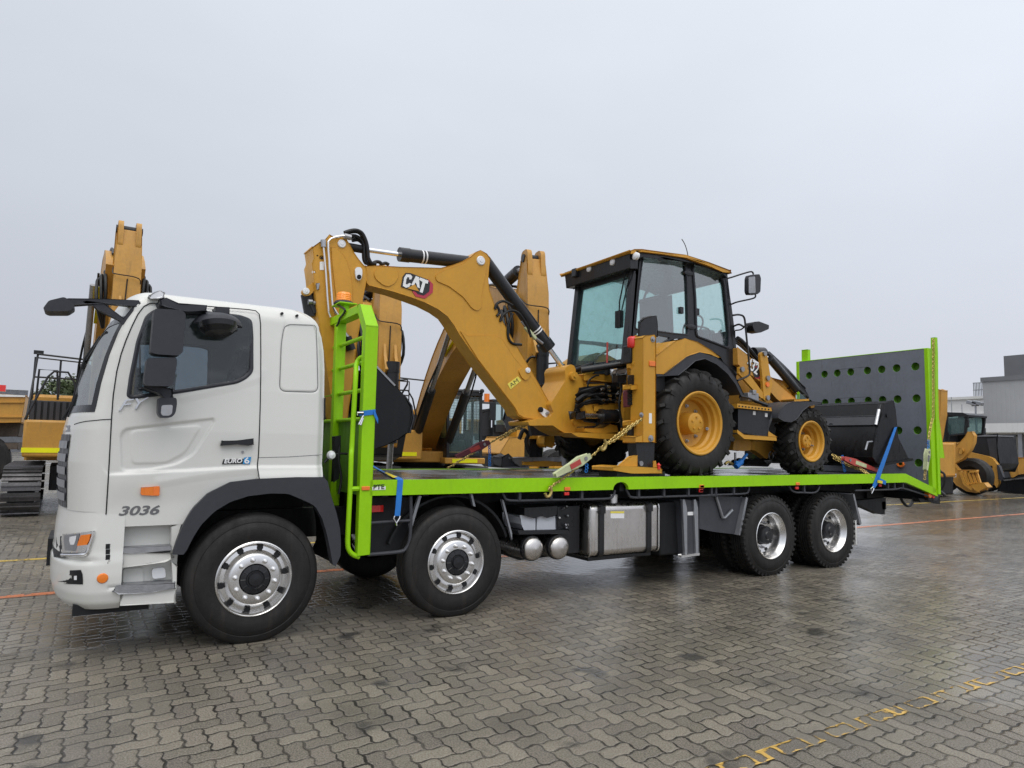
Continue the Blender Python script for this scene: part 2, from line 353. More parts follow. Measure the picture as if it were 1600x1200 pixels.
def ground_mat():
    m = bpy.data.materials.new('wet_pavers'); m.use_nodes = True; M['wet_pavers'] = m
    t = m.node_tree; nb = NB(t); b = t.nodes['Principled BSDF']; q = paver_nodes(nb); pos = q['pos']
    big = nb.noise(pos, .30, 4, .55); med = nb.noise(pos, 1.1, 4, .6); fine = nb.noise(pos, 95, 5, .85)
    ca = nb.mixc(nb.sm(q['val'], .1, .9), (.20, .172, .125, 1), (.315, .272, .202, 1))
    ca = nb.mixc(nb.m('MULTIPLY', nb.sm(q['r'][1], .6, 1.0), .5), ca, (.135, .105, .088, 1))
    ca = nb.mixc(nb.sm(fine, .38, .64), nb.mixc(.6, ca, (.045, .042, .038, 1)), nb.mixc(.38, ca, (.34, .32, .29, 1)))
    ca = nb.mixc(nb.m('MULTIPLY', nb.sm(med, .42, .72), .42), ca, (.052, .050, .047, 1))
    spot = nb.m('MULTIPLY', nb.sm(nb.noise(pos, 1.9, 3, .5), .62, .72), .8)                 # oil stains
    ca = nb.mixc(spot, ca, (.022, .021, .022, 1))
    ca = nb.mixc(nb.m('MAXIMUM', q['joint'], nb.m('MULTIPLY', nb.sm(nb.noise(pos, 3.1, 3), .40, .62), .40)), (.016, .013, .010, 1), ca)
    t.links.new(ca, b.inputs['Base Color'])
    wet = nb.sm(big, .42, .60)                                                                # 1 = standing film of water
    rough = nb.m('ADD', nb.m('SUBTRACT', .31, nb.m('MULTIPLY', wet, .19)), nb.m('MULTIPLY', nb.m('SUBTRACT', med, .5), .22))
    rough = nb.m('SUBTRACT', rough, nb.m('MULTIPLY', spot, .1))
    film = None                                   # broad films of rain water that shine towards the sky
    for (px, py, rx, ry) in ((10.5, -1.8, 6, 2.0), (-3.0, .4, 1.5, 3.2), (26, 2, 17, 6.5), (4.6, -3.2, 1.4, .7)):
        dd = nb.n('ShaderNodeVectorMath', {0: pos, 1: (px, py, 0)}, operation='SUBTRACT').outputs[0]
        dd = nb.n('ShaderNodeVectorMath', {0: dd, 1: (1/rx, 1/ry, 0)}, operation='MULTIPLY').outputs[0]
        ln = nb.n('ShaderNodeVectorMath', {0: dd}, operation='LENGTH').outputs['Value']
        e = nb.sm(nb.m('ADD', ln, nb.m('MULTIPLY', nb.m('SUBTRACT', med, .5), 1.3)), 1.1, .6)
        film = e if film is None else nb.m('MAXIMUM', film, e)
    rough = nb.m('MULTIPLY', rough, nb.m('SUBTRACT', 1.0, nb.m('MULTIPLY', film, .72)))
    # puddles that stand on the yard beyond the trailer end and under the truck
    pud = None
    for (px, py, rx, ry) in ((17.5, 3.6, 6.0, .65), (14.5, 1.7, 3.5, .28), (24., 5.0, 6., .6), (5.6, 1.9, 3.0, .7), (-1.2, 1.2, 2.0, .9), (1.4, 1.6, 1.2, .8), (3.4, 4.6, 4, .9), (-3.8, 3.6, 1.6, 1.2)):
        dd = nb.n('ShaderNodeVectorMath', {0: pos, 1: (px, py, 0)}, operation='SUBTRACT').outputs[0]
        dd = nb.n('ShaderNodeVectorMath', {0: dd, 1: (1/rx, 1/ry, 0)}, operation='MULTIPLY').outputs[0]
        ln = nb.n('ShaderNodeVectorMath', {0: dd}, operation='LENGTH').outputs['Value']
        e = nb.sm(nb.m('ADD', ln, nb.m('MULTIPLY', nb.m('SUBTRACT', med, .5), 1.5)), 1.0, .75)
        pud = e if pud is None else nb.m('MAXIMUM', pud, e)
    rough = nb.m('MAXIMUM', nb.m('MULTIPLY', rough, nb.m('SUBTRACT', 1.0, nb.m('MULTIPLY', pud, .8))), .035)
    t.links.new(rough, b.inputs['Roughness']); b.inputs['IOR'].default_value = 1.46
    bs = nb.m('SUBTRACT', 1.0, nb.m('MAXIMUM', nb.m('MULTIPLY', pud, .72), nb.m('ADD', nb.m('MULTIPLY', wet, .15), nb.m('MULTIPLY', film, .55))))
    rip = nb.m('MULTIPLY', nb.noise(pos, 14, 2), .0012)
    bn = nb.n('ShaderNodeBump', {'Height': nb.m('ADD', nb.m('MULTIPLY', q['hgt'], bs), rip), 'Strength': 1.0, 'Distance': 1.0})
    t.links.new(bn.outputs[0], b.inputs['Normal'])
ground_mat()
def line_mat(name, c, cover, edge_bias):
    m = bpy.data.materials.new(name); m.use_nodes = True; M[name] = m
    t = m.node_tree; nb = NB(t); b = t.nodes['Principled BSDF']; q = paver_nodes(nb); pos = q['pos']
    b.inputs['Base Color'].default_value = c+(1,); b.inputs['Roughness'].default_value = .3
    n = nb.noise(pos, 7, 5, .7); n3 = nb.noise(pos, 2.4, 3)
    e = nb.sm(q['edge'], .22, .03)                                      # worn paint survives along the joints
    al = nb.sm(nb.m('ADD', nb.m('ADD', nb.m('MULTIPLY', n, .55), nb.m('MULTIPLY', n3, .45)), nb.m('MULTIPLY', e, edge_bias)), cover, cover+.11)
    t.links.new(al, b.inputs['Alpha'])
    bn = nb.n('ShaderNodeBump', {'Height': q['hgt'], 'Strength': 1.0, 'Distance': 1.0}); t.links.new(bn.outputs[0], b.inputs['Normal'])
line_mat('worn_yellow', (.66, .42, .10), .575, .15); line_mat('yellow_line', (.62, .43, .07), .40, .1); line_mat('orange_line', (.55, .16, .05), .40, .1)
g = MB(); g.add([(-400, -300, 0), (900, -300, 0), (900, 900, 0), (-400, 900, 0)], [(0, 1, 2, 3)])
tag(g.build('ground', 'wet_pavers', keep_origin=(0, 0, 0)), 'wet grey interlocking block paving of the machine yard', 'ground', kind='structure')
def line(name, m, x0, x1, y0, y1, label, z=.004):
    b = MB(); b.add([(x0, y0, z), (x1, y0, z), (x1, y1, z), (x0, y1, z)], [(0, 1, 2, 3)])
    tag(b.build(name, m, keep_origin=((x0+x1)/2, (y0+y1)/2, 0)), label, 'painted line', kind='structure')
line('painted_line', 'worn_yellow', .4, 16, -3.47, -3.36, 'badly worn yellow line broken over the paving blocks in the near corner')
YL = P(1500, 783, Z=0).y; OL = P(20, 932, Z=0).y; YL0 = P(20, 876, Z=0).y
line('painted_line', 'yellow_line', -30, 9, YL0-.06, YL0+.06, 'yellow line on the paving left of the truck bumper'); line('painted_line', 'yellow_line', 9, 60, YL-.06, YL+.06, 'yellow line on the paving beyond the ramp, by the parked loaders')
line('painted_line', 'orange_line', -30, 24, OL-.07, OL+.07, 'orange line running under the truck along the wet paving')
# ================================================================ TRUCK
truck = thing('flatbed_truck', 'white four-axle flatbed truck with lime green deck edge carrying the digger', 'truck', (4.0, 1.245, 0))
tk = lambda name, m, bevel=0.0, parent=None, **k: part(name, m, parent or truck, bevel, **k)
def lerp_tab(tab, z):
    if z <= tab[0][0]: return tab[0][1:]
    for a, b in zip(tab, tab[1:]):
        if z <= b[0]:
            t = (z-a[0])/(b[0]-a[0]); return tuple(x+(y-x)*t for x, y in zip(a[1:], b[1:]))
    return tab[-1][1:]
#        z     Xf     Xc     Xr   Ys
CAB = [(0.95, -1.405, -1.075, .53, .03), (1.10, -1.405, -1.08, .53, .03), (1.45, -1.425, -1.085, .53, .025), (1.70, -1.410, -1.09, .53, .025), (1.80, -1.392, -1.09, .53, .03), (1.88, -1.365, -1.085, .53, .035),
       (2.05, -1.335, -1.07, .53, .045), (2.27, -1.275, -1.04, .53, .065), (2.45, -1.21, -1.0, .52, .085), (2.57, -1.155, -.96, .50, .10), (2.64, -1.12, -.93, .475, .108), (2.9, -1.0, -.84, .45, .13)]
HC = 1.245; PW = 2.5
def plan(z, tab=CAB):
    Xf, Xc, Xr, Ys = lerp_tab(tab, z); return Xf, Xc, Xr, Ys, HC-Ys
def xfront(Y, z, tab=CAB):
    Xf, Xc, Xr, Ys, hw = plan(z, tab); t = min(1, abs(Y-HC)/hw)
    return Xc-(Xc-Xf)*(1-t**PW)**(1/PW)
def on_front(px, py, tab=CAB, out=0.0):
    """point of the curved cab front, or of its flat side, that the photo shows at this pixel"""
    Ys0 = .03; q = P(px, py, Y=Ys0)
    for _ in range(3): Ys0 = lerp_tab(tab, q.z)[3]; q = P(px, py, Y=Ys0)
    if q.x >= lerp_tab(tab, q.z)[1]: return Vector((q.x, Ys0-out, q.z))
    lo_, hi_ = Ys0, HC
    for _ in range(40):
        mid = (lo_+hi_)/2; q = P(px, py, Y=mid)
        if q.x < xfront(mid, q.z, tab): lo_ = mid
        else: hi_ = mid
    q = P(px, py, Y=hi_); d = (EYE-q).normalized(); return q+d*out
def sd_poly(pts, x, z):                            # signed distance, negative inside
    ins = False; dm = 1e9; n = len(pts)
    for i in range(n):
        ax, az = pts[i]; bx, bz = pts[(i+1) % n]; dx, dz = bx-ax, bz-az
        t = max(0, min(1, ((x-ax)*dx+(z-az)*dz)/(dx*dx+dz*dz+1e-12))); dm = min(dm, math.hypot(x-ax-dx*t, z-az-dz*t))
        if (az > z) != (bz > z) and x < (bx-ax)*(z-az)/(bz-az)+ax: ins = not ins
    return -dm if ins else dm
def sd_line(pts, x, z):
    dm = 1e9
    for (ax, az), (bx, bz) in zip(pts, pts[1:]):
        dx, dz = bx-ax, bz-az; t = max(0, min(1, ((x-ax)*dx+(z-az)*dz)/(dx*dx+dz*dz))); dm = min(dm, math.hypot(x-ax-dx*t, z-az-dz*t))
    return dm
def smooth(x, a, b):
    t = max(0, min(1, (x-a)/(b-a))); return t*t*(3-2*t)
def rnd_poly(pts, r=.03, n=5):                     # polygon with rounded corners
    out = []; m = len(pts)
    for i in range(m):
        a, b, c = Vector(pts[i-1]), Vector(pts[i]), Vector(pts[(i+1) % m])
        u_ = (a-b); v_ = (c-b); k = min(r, u_.length*.45, v_.length*.45); p0 = b+u_.normalized()*k; p1 = b+v_.normalized()*k
        for j in range(n+1):
            t = j/n; q = p0*(1-t)**2+b*2*t*(1-t)+p1*t*t; out.append(tuple(q))
    return out
WIN = rnd_poly(A.xz([(450, 603), (462, 515), (500, 330), (545, 205), (590, 172), (800, 178), (1015, 203), (1066, 222), (1070, 300), (1066, 480), (1035, 512), (990, 535), (720, 580), (470, 612)], .06), .03)
DOORP = rnd_poly(A.xz([(412, 985), (405, 800), (430, 765), (880, 712), (885, 735), (780, 900), (690, 950), (560, 975)], .03), .05)
DOORQ = rnd_poly(A.xz([(465, 945), (460, 790), (480, 775), (800, 750), (810, 765), (735, 890), (640, 940)], .03), .04)
REARP = rnd_poly(A.xz([(1205, 580), (1220, 340), (1240, 240), (1390, 245), (1400, 262), (1398, 585)], .05), .06)
CREASE = A.xz([(250, 1000), (380, 992), (700, 975), (1095, 955)], .03)
CREASE2 = A.xz([(600, 1035), (760, 1005), (900, 985), (1095, 965)], .03)
FLAREL = A.xz([(1120, 480), (1110, 510), (1000, 545), (720, 610)], .03)
ARCH = B.xz([(900, 475), (960, 380), (1060, 280), (1200, 210), (1365, 190), (1600, 180)], .03)+[(.6, 1.332)]
def zb_side(x):
    if x < -1.0: return .975
    if x <= ARCH[0][0]: return .975
    for (ax, az), (bx, bz) in zip(ARCH, ARCH[1:]):
        if x <= bx: return az+(bz-az)*(x-ax)/(bx-ax)
    return ARCH[-1][1]
def side_disp(x, z):                               # inward depth of the pressed panels of the cab side
    d = .012*(1-smooth(sd_poly(DOORP, x, z), -.020, .004)); d -= .007*(1-smooth(sd_poly(DOORQ, x, z), -.012, .008))
    dr = sd_poly(REARP, x, z); d += .006*(1-smooth(abs(dr), .002, .012))
    for (ax, az), (bx, bz) in zip(CREASE, CREASE[1:]):                     # the sill below the waist crease stands proud
        if ax <= x <= bx or (bx < x and bx == CREASE[-1][0]): zc = az+(bz-az)*min(1, (x-ax)/(bx-ax)); break
    else: zc = None
    if zc is not None: d -= .017*smooth(zc+.012-z, 0, .03)*smooth(x, CREASE[0][0], CREASE[0][0]+.25)*(1-.9*smooth(zc-.05-z, 0, .22)*(1-smooth(x, -.05, .0)))
    if x > -.02: d -= .030*smooth(1.425-z, 0, .10)
    if x < -.02 and z < 1.45:
        d -= .005*max(0, 1-sd_line(CREASE2, x, z)/.05)
    d -= .004*max(0, 1-sd_line(FLAREL, x, z)/.05)
    return d
WC, WZ0, WZ1 = .10, 1.84, 2.585
def front_pt(c, z, out=0.0):
    Xf, Xc, Xr, Ys, hw = plan(z); a = math.pi*c; s_, co = math.sin(a), math.cos(a)
    p = Vector((Xc-(Xc-Xf)*s_**(2/PW), HC-hw*math.copysign(abs(co)**(2/PW), co), z))
    if out: 
        t = front_pt(min(.999, c+.004), z)-front_pt(max(.001, c-.004), z); n = Vector((t.y, -t.x, 0)).normalized(); n = -n if n.x > 0 else n; p += n*out
    return p
def build_cab():
    cols = []                                      # (kind, parameter)
    nx = 210; nf = 64
    for i in range(nx+1): cols.append(('n', i/nx))          # near side, rear to front
    for i in range(1, nf): cols.append(('f', i/nf))         # front, near to far
    for i in range(41): cols.append(('r', i/40))            # far side, front to rear
    for i in range(1, 8): cols.append(('b', i/8))           # rear wall
    rows = [i/200 for i in range(201)]; roof = [i/10*math.pi/2 for i in range(1, 11)]
    EAVE, RR_ = 2.63, .19
    V = []; info = []
    for r_ in rows+roof:
        isr = r_ not in rows or r_ is roof
    allrows = [('w', r_) for r_ in rows]+[('t', r_) for r_ in roof]
    for kind, r_ in allrows:
        line_ = []; li = []
        for ck, c in cols:
            if kind == 'w':
                base = .975
                if ck in 'nr':
                    t_ = c if ck == 'n' else 1-c
                    xx = .53+(-1.08-.53)*t_; base = zb_side(xx)
                elif ck == 'f': base = 1.09 if .04 < c < .96 else .975+.115*min(1, min(c, 1-c)/.04)
                else: base = 1.33
                z = base+(EAVE-base)*r_; ins = 0
            else: z = EAVE+RR_*math.sin(r_); ins = RR_*(1-math.cos(r_))
            Xf, Xc, Xr, Ys, hw = plan(min(z, EAVE) if kind == 't' else z)
            Xf += ins*.9; Xc += ins*.55; Xr -= ins*1.7; Ys += ins; hw -= ins
            if ck == 'n': x = Xr+(Xc-Xr)*c; y = Ys
            elif ck == 'r': x = Xc+(Xr-Xc)*c; y = 2*HC-Ys
            elif ck == 'b': x = Xr; y = 2*HC-Ys-2*hw*c
            else:
                a = math.pi*c; s_, co = math.sin(a), math.cos(a)
                x = Xc-(Xc-Xf)*s_**(2/PW); y = HC-hw*math.copysign(abs(co)**(2/PW), co)
            if ck == 'n':
                if kind == 'w': y += side_disp(x, z)
                e = min(abs(x-Xr), 1); y += .04*(1-smooth(e, 0, .07))*(1 if kind == 'w' else math.cos(r_))
            line_.append((x, y, z)); li.append((ck, c))
        V.append(line_); info.append(li)
    nc = len(cols)
    body, ws, gk = MB(), MB(), MB()
    flat = [p for l in V for p in l]
    body.v = list(flat)
    keepf = []; wsf = []; gkf = []
    for i in range(len(V)-1):
        for j in range(nc):
            k = (j+1) % nc; f = [i*nc+j, i*nc+k, (i+1)*nc+k, (i+1)*nc+j]
            q = [flat[t] for t in f]; cx = sum(t[0] for t in q)/4; cy = sum(t[1] for t in q)/4; cz = sum(t[2] for t in q)/4
            ck = cols[j][0]
            if ck in 'nr' and allrows[i][0] == 'w' and sd_poly(WIN, cx, cz) < -.004: continue
            if ck == 'f' and cols[k][0] == 'f' and allrows[i][0] == 'w' and WC < cols[j][1] and cols[k][1] < 1-WC and WZ0 < cz < WZ1:
                wsf.append(f); continue
            keepf.append(f)
    top = len(V)-1                                 # roof cap, slightly crowned
    cx = sum(p[0] for p in V[top])/nc; cen = len(flat); body.v.append((cx, HC, EAVE+RR_+.03))
    for j in range(nc): keepf.append([top*nc+j, top*nc+(j+1) % nc, cen])
    def sub(fs, name, m):
        b = MB(); mp_ = {}
        for f in fs:
            for t in f:
                if t not in mp_: mp_[t] = len(b.v); b.v.append(body.v[t])
            b.f.append([mp_[t] for t in f])
        return b.build(name, m, truck, angle=40)
    cab_ = sub(keepf, 'cab', 'white_paint')
    sub(wsf, 'windshield', 'screen_glass')
    return cab_
cab = build_cab()
b = tk('windshield_seal', 'black_paint'); rows_ = []      # black rubber and frit band round the glass
z_a, z_b = WZ0-.01, WZ1+.005
ring = [(WC-.006, z_a+(z_b-z_a)*k/14) for k in range(14)]+[(WC-.006+(1-2*WC+.012)*k/40, z_b) for k in range(40)]+[(1-WC+.006, z_b-(z_b-z_a)*k/14) for k in range(14)]+[(1-WC+.006-(1-2*WC+.012)*k/40, z_a) for k in range(40)]
inner_ = [(max(WC+.03, min(1-WC-.03, c)), max(z_a+.055, min(z_b-.06, z))) for c, z in ring]
m_ = len(ring); b.add([front_pt(c, z, .004) for c, z in ring]+[front_pt(c, z, .004) for c, z in inner_]+[front_pt(c, z, -.01) for c, z in ring], [[i, (i+1) % m_, m_+(i+1) % m_, m_+i] for i in range(m_)]+[[i, 2*m_+i, 2*m_+(i+1) % m_, (i+1) % m_] for i in range(m_)])
b.done()
def Ys_at(z): return lerp_tab(CAB, z)[3]
def s3(pts, out=.0): return [Vector((x, Ys_at(z)-out+(side_disp(x, z) if z < 2.63 else 0), z)) for x, z in pts]
# door: seam, glass, gasket, handle
def dense(pl, st=.03):
    out = []
    for a_, c_ in zip(pl, pl[1:]):
        k_ = max(1, int(math.dist(a_, c_)/st)); out += [(a_[0]+(c_[0]-a_[0])*i/k_, a_[1]+(c_[1]-a_[1])*i/k_) for i in range(k_)]
    return out+[pl[-1]]
seam = A.xz([(338, 1195), (352, 960), (365, 720), (374, 600), (392, 480), (415, 390), (440, 320), (470, 250), (500, 190), (530, 150), (560, 134), (640, 132), (1060, 166), (1095, 172), (1113, 190), (1118, 240), (1115, 400), (1108, 640), (1097, 900), (1090, 960), (1095, 1015)], .05)
tk('door_seam', 'chassis_dark').tube(s3(dense(seam), .0015), .0045, 6).done()
tk('door_seam', 'chassis_dark').tube([on_front(A.ox+x/3.2, A.oy+y/3.2, out=.002) for x, y in ((362, 720), (340, 721), (320, 722), (300, 724), (280, 726), (260, 728), (240, 730), (225, 733), (210, 736), (195, 740), (180, 746))], .0035, 6).done()
tk('panel_seam', 'decal_grey').tube(s3(A.xz([(1097, 912), (1250, 908), (1420, 897)], .03), .0), .003, 5).done()
b = tk('side_window', 'truck_glass'); b.prism(WIN, .075, .083); gl = b.done()
b = tk('side_window', 'truck_glass'); b.prism(WIN, 2*HC-.083, 2*HC-.075); b.done()
tk('window_seal', 'dark_plastic').tube([v_+Vector((0, .004, 0)) for v_ in s3(WIN)], .017, 8, closed=True).done()
tk('window_seal', 'dark_plastic').tube([Vector((x, 2*HC-Ys_at(z), z)) for x, z in WIN], .017, 6, closed=True).done()
b = tk('door_handle', 'black_paint', .006); hp = A.xz([(907, 850), (915, 828), (990, 826), (1068, 818), (1070, 845), (1045, 850), (990, 846)], .03); b.prism(hp, -.015, .03); b.done()
b = tk('key_lock', 'steel'); q = A(1020, 884, Y=.03); b.cyl((q.x, .015, q.z), (q.x, .04, q.z), .011, n=14); b.done()
for x, y in ((1217, 192), (1292, 203)):
    q = A(x, y, Y=.13); b = tk('roof_plug', 'chassis_dark'); b.cyl((q.x, Ys_at(q.z)-.004, q.z), (q.x, .2, q.z), .0115, n=12); b.done()
b = tk('rear_vent', 'chassis_dark'); b.prism(A.xz([(1436, 612), (1441, 612), (1440, 720), (1434, 725)], .03), .06, .12); b.done()
b = tk('panel_seam', 'decal_grey'); rp = dense(REARP+[REARP[0]]); b.tube([v_+Vector((0, -.0045, 0)) for v_ in s3(rp)][:-1], .0028, 5, closed=True); b.done()
# side turn lamp
b = tk('turn_lamp', 'amber', .006); tp = A.xz([(512, 1060), (602, 1055), (605, 1062), (603, 1097), (598, 1101), (515, 1098), (509, 1090)], .03); b.prism(tp, .0, .04); tl = b.done()
b = tk('lamp_rim', 'orange_dot', parent=tl); b.prism(A.xz([(575, 1058), (602, 1056), (604, 1098), (575, 1099)], .03), -.002, .0); b.done()
# lettering on the door
def side_text(body, m, fr, x, y, x2, y2, h, **k):
    p, q = fr(x, y, Y=.028), fr(x2, y2, Y=.028); d = q-p
    return text(body, 'lettering', m, truck, p, d, d.cross(Vector((0, -1, 0))).normalized()*-1 if False else Vector((-d.z, 0, d.x)), h, width=d.length, **k)
side_text('3036', 'decal_grey', B, 500, 424, 757, 416, .073, bold=.028, shear=.25)
side_text('FY', 'badge_chrome', A, 400, 678, 560, 660, .078, bold=-.004, shear=.5, extrude=.008)
bg = tk('badge', 'decal_black'); bg.prism(A.xz([(917, 945), (925, 920), (1030, 918), (1060, 912), (1055, 942)], .03), .018, .03); bdg = bg.done()
side_text('EURO', 'decal_white', A, 927, 941, 1018, 938, .036, bold=.03, shear=.2, extrude=.012)
bg = tk('badge', 'decal_blue'); bg.prism(A.xz([(1020, 944), (1027, 912), (1063, 908), (1056, 944)], .03), .0165, .019); bg.done()
side_text('6', 'decal_white', A, 1028, 942, 1053, 941, .05, bold=.02, extrude=.015)
# roof marker lamp on the corner and roof spoilers
b = tk('roof_lamp', 'lens_clear', .008); pts = A.v([(552, 108), (575, 92), (605, 88), (626, 95), (624, 116), (600, 122), (560, 118)], .12); b.prism([(p_.x, p_.z) for p_ in pts], .06, .16); b.done()
# big mirror cluster
def rbox(name, m, pts, y0, y1, bevel=.03, seg=4, parent=None):
    b = tk(name, m, bevel, parent=parent, seg=seg); b.prism(pts, y0, y1); return b.done()
mir = rbox('mirror', 'dark_plastic', rnd_poly(A.xz([(580, 170), (600, 168), (720, 176), (737, 196), (722, 385), (700, 402), (590, 396), (560, 385)], -.30), .025), -.31, -.13)
rbox('mirror_housing', 'dark_plastic', rnd_poly(A.xz([(543, 415), (690, 412), (694, 440), (672, 545), (655, 556), (530, 550), (528, 520)], -.29), .02), -.30, -.14, parent=mir)
b = tk('mirror_arm', 'dark_plastic', .01, parent=mir); q = A.v([(610, 140), (680, 138), (835, 165)], .0)
b.prism(A.xz([(605, 122), (640, 118), (700, 140), (838, 155), (838, 178), (740, 175), (640, 160), (610, 150)], -.12), -.12, .10); b.done()
b = tk('mirror_arm', 'dark_plastic', .008, parent=mir); b.prism(A.xz([(520, 560), (560, 550), (670, 570), (672, 608), (640, 612), (600, 590)], -.15), -.16, .05); b.done()
kb = rbox('kerb_mirror', 'dark_plastic', rnd_poly(A.xz([(600, 625), (605, 612), (690, 612), (693, 640), (685, 690), (665, 712), (610, 712), (597, 690)], -.20), .02), -.21, -.07, .02)
b = tk('mirror_glass', 'steel', parent=kb); b.prism(rnd_poly(A.xz([(612, 690), (616, 650), (672, 648), (668, 692), (655, 702), (620, 702)], -.21), .015), -.213, -.205); b.done()
b = tk('look_down_mirror', 'dark_plastic'); c0 = A(908, 245, Y=-.12)
rows_ = []
for i in range(9):                                 # half dome hood over the door window
    th = i/8*math.pi/2; rows_.append([(c0.x+.185*math.cos(a)*math.cos(th*.96)+.0, -.02-.20*math.sin(a)*math.cos(th*.96), c0.z+.0+.105*math.sin(th)) for a in (math.pi*k/16 for k in range(17))])
b.grid(rows_); b.add(rows_[0], [list(range(17))]); lk = b.done(angle=50)
b = tk('mirror_glass', 'black_paint', parent=lk); b.lathe((c0.x-.01, -.10, c0.z-.002), (.05, -.22, -1), [(.15, 0), (.14, .04), (.1, .075), (.0, .085)], 24); b.done()
b = tk('mirror_bracket', 'dark_plastic', .004, parent=lk); b.prism(A.xz([(878, 165), (945, 170), (947, 200), (880, 195)], .05), -.03, .12); b.done()
# front mirror bracket reaching forward from the pillar
fb = tk('front_mirror', 'dark_plastic', .02, seg=3); fb.prism(rnd_poly(A.xz([(25, 180), (55, 140), (130, 122), (180, 150), (183, 170), (150, 192), (50, 192)], .22), .015), .1, .34); fm = fb.done()
b = tk('mirror_arm', 'dark_plastic', .008, parent=fm); b.prism(A.xz([(105, 128), (150, 118), (330, 120), (500, 130), (508, 142), (495, 160), (330, 142), (150, 152), (110, 150)], .14), .12, .19)
b.prism(A.xz([(265, 145), (320, 142), (340, 152), (425, 215), (470, 160), (505, 140), (495, 165), (452, 258), (430, 252), (400, 225), (300, 175)], .14), .125, .185); b.done()
# wipers
b = tk('wiper', 'chassis_dark')
for pl in ([(150, 710), (190, 600), (225, 470), (280, 360), (340, 285)], [(120, 720), (170, 640), (215, 470), (232, 420), (310, 305)], [(215, 470), (240, 430), (330, 290)]):
    b.tube([on_front(A.ox+x/3.2, A.oy+y/3.2, out=.03) for x, y in pl], .011, 6)
b.done()
# grille, logo block and chrome strip on the nose
def strip(name, m, outline, out, tab=CAB, n=10, parent=None, bevel=0, fr=None):
    """panel lying on the curved front: outline = left edge and right edge pixel lists of equal length"""
    L, Rr = outline; b = tk(name, m, bevel, parent=parent); rows_ = []
    for (lx, ly), (rx, ry) in zip(L, Rr): rows_.append([on_front(*( (fr.ox+x/fr.k, fr.oy+y/fr.k) if fr else (x, y)), tab=tab, out=out) for x, y in ((lx+(rx-lx)*i/n, ly+(ry-ly)*i/n) for i in range(n+1))])
    b.grid(rows_); return b.done()
ZG = [1.12+.05*i for i in range(12)]
def front_panel(name, m, z0, z1, half, out, nz=8, parent=None):
    b = tk(name, m, parent=parent); rows_ = []
    for i in range(nz+1):
        z = z0+(z1-z0)*i/nz; rows_.append([(xfront(y, z)-out, y, z) for y in (HC-half+2*half*k/24 for k in range(25))])
    b.grid(rows_); lo = len(b.v); b.add([(x+.03, y, z) for x, y, z in rows_[0]]+list(rows_[0]), [[k, k+1, 26+k, 25+k] for k in range(24)]); return b.done()
gr = front_panel('grille', 'charcoal', 1.10, 1.66, .90, .006)
for z in (1.15, 1.25, 1.35, 1.45, 1.55): front_panel('grille_bar', 'grey_metal', z, z+.06, .88, .014, 2, parent=gr)
strip('nose_emblem', 'grey_metal', ([(133, 752), (133, 784)], [(158, 750), (158, 782)]), .012, fr=A)
# ---- lower front: bumper, lamps, steps
BUM = [(.375, -1.37, -1.02, .53, .06), (.42, -1.405, -1.04, .53, .015), (.50, -1.425, -1.05, .53, -.005), (.62, -1.435, -1.05, .53, -.01), (.72, -1.435, -1.06, .53, -.005), (.80, -1.42, -1.06, .53, .01), (.95, -1.415, -1.07, .53, .02), (1.09, -1.40, -1.075, .53, .03)]
xb0 = B(520, 800, Y=0).x
b = tk('bumper', 'white_paint'); rows_ = []
for i in range(41):
    z = .375+.715*i/40; Xf, Xc, Xr, Ys, hw = plan(z, BUM); row = []
    xe = xb0
    for k in range(8): row.append((xe+(Xc-xe)*k/8, Ys+.012*(1-smooth(abs(z-.535), .0, .012)), z))
    for k in range(49):
        a = math.pi*k/48; x = Xc-(Xc-Xf)*math.sin(a)**(2/PW); y = HC-hw*math.copysign(abs(math.cos(a))**(2/PW), math.cos(a))
        lip = .03*(1-smooth(abs(z-.735), .0, .03)); row.append((x+lip, y, z))
    for k in range(1, 9): row.append((Xc+(xe-Xc)*k/8, 2*HC-Ys, z))
    rows_.append(row)
b.grid(rows_); bump = b.done(angle=40)
b = tk('bumper_skirt', 'chassis_dark'); b.box(-1.25, -.75, .12, 2.37, .33, .41); b.done()
b = tk('tow_cover', 'chassis_dark'); b.prism(A.xz([(0, 0), (1, 0), (1, 1)], 0), 0, .001) if False else b.box(-1.455, -1.42, .95, 1.55, .58, .80); b.done()
# headlight
hl = strip('headlight', 'chassis_dark', ([(85, 560), (88, 620), (95, 680)], [(352, 517), (330, 590), (300, 672)]), .004, tab=BUM, fr=B)
strip('headlight_reflector', 'chrome', ([(150, 538), (148, 600), (146, 655)], [(335, 522), (318, 590), (292, 655)]), .008, tab=BUM, fr=B, parent=hl)
strip('headlight_bowl', 'grey_metal', ([(160, 545), (160, 590), (165, 640)], [(258, 535), (245, 590), (232, 645)]), .012, tab=BUM, fr=B, parent=hl)
strip('headlight_lens', 'lens_clear', ([(195, 555), (192, 580), (200, 605)], [(238, 548), (232, 578), (222, 605)]), .016, tab=BUM, fr=B, parent=hl)
strip('indicator_lens', 'amber', ([(265, 545), (250, 580), (240, 612)], [(325, 538), (318, 575), (302, 605)]), .016, tab=BUM, fr=B, parent=hl)
b = tk('headlight_rim', 'chrome', parent=hl); b.tube([on_front(B.ox+x/4, B.oy+y/4, tab=BUM, out=.012) for x, y in ((345, 520), (338, 560), (318, 620), (300, 662), (250, 668), (145, 668))], .011, 8, smooth_path=4); b.done()
fo = strip('fog_lamp_recess', 'chassis_dark', ([(195, 765), (195, 790), (120, 835), (160, 850)], [(265, 762), (276, 790), (278, 830), (278, 853)]), .004, tab=BUM, fr=B)
strip('fog_lamp', 'lens_clear', ([(222, 800), (222, 825)], [(240, 798), (240, 825)]), .012, tab=BUM, fr=B, parent=fo)
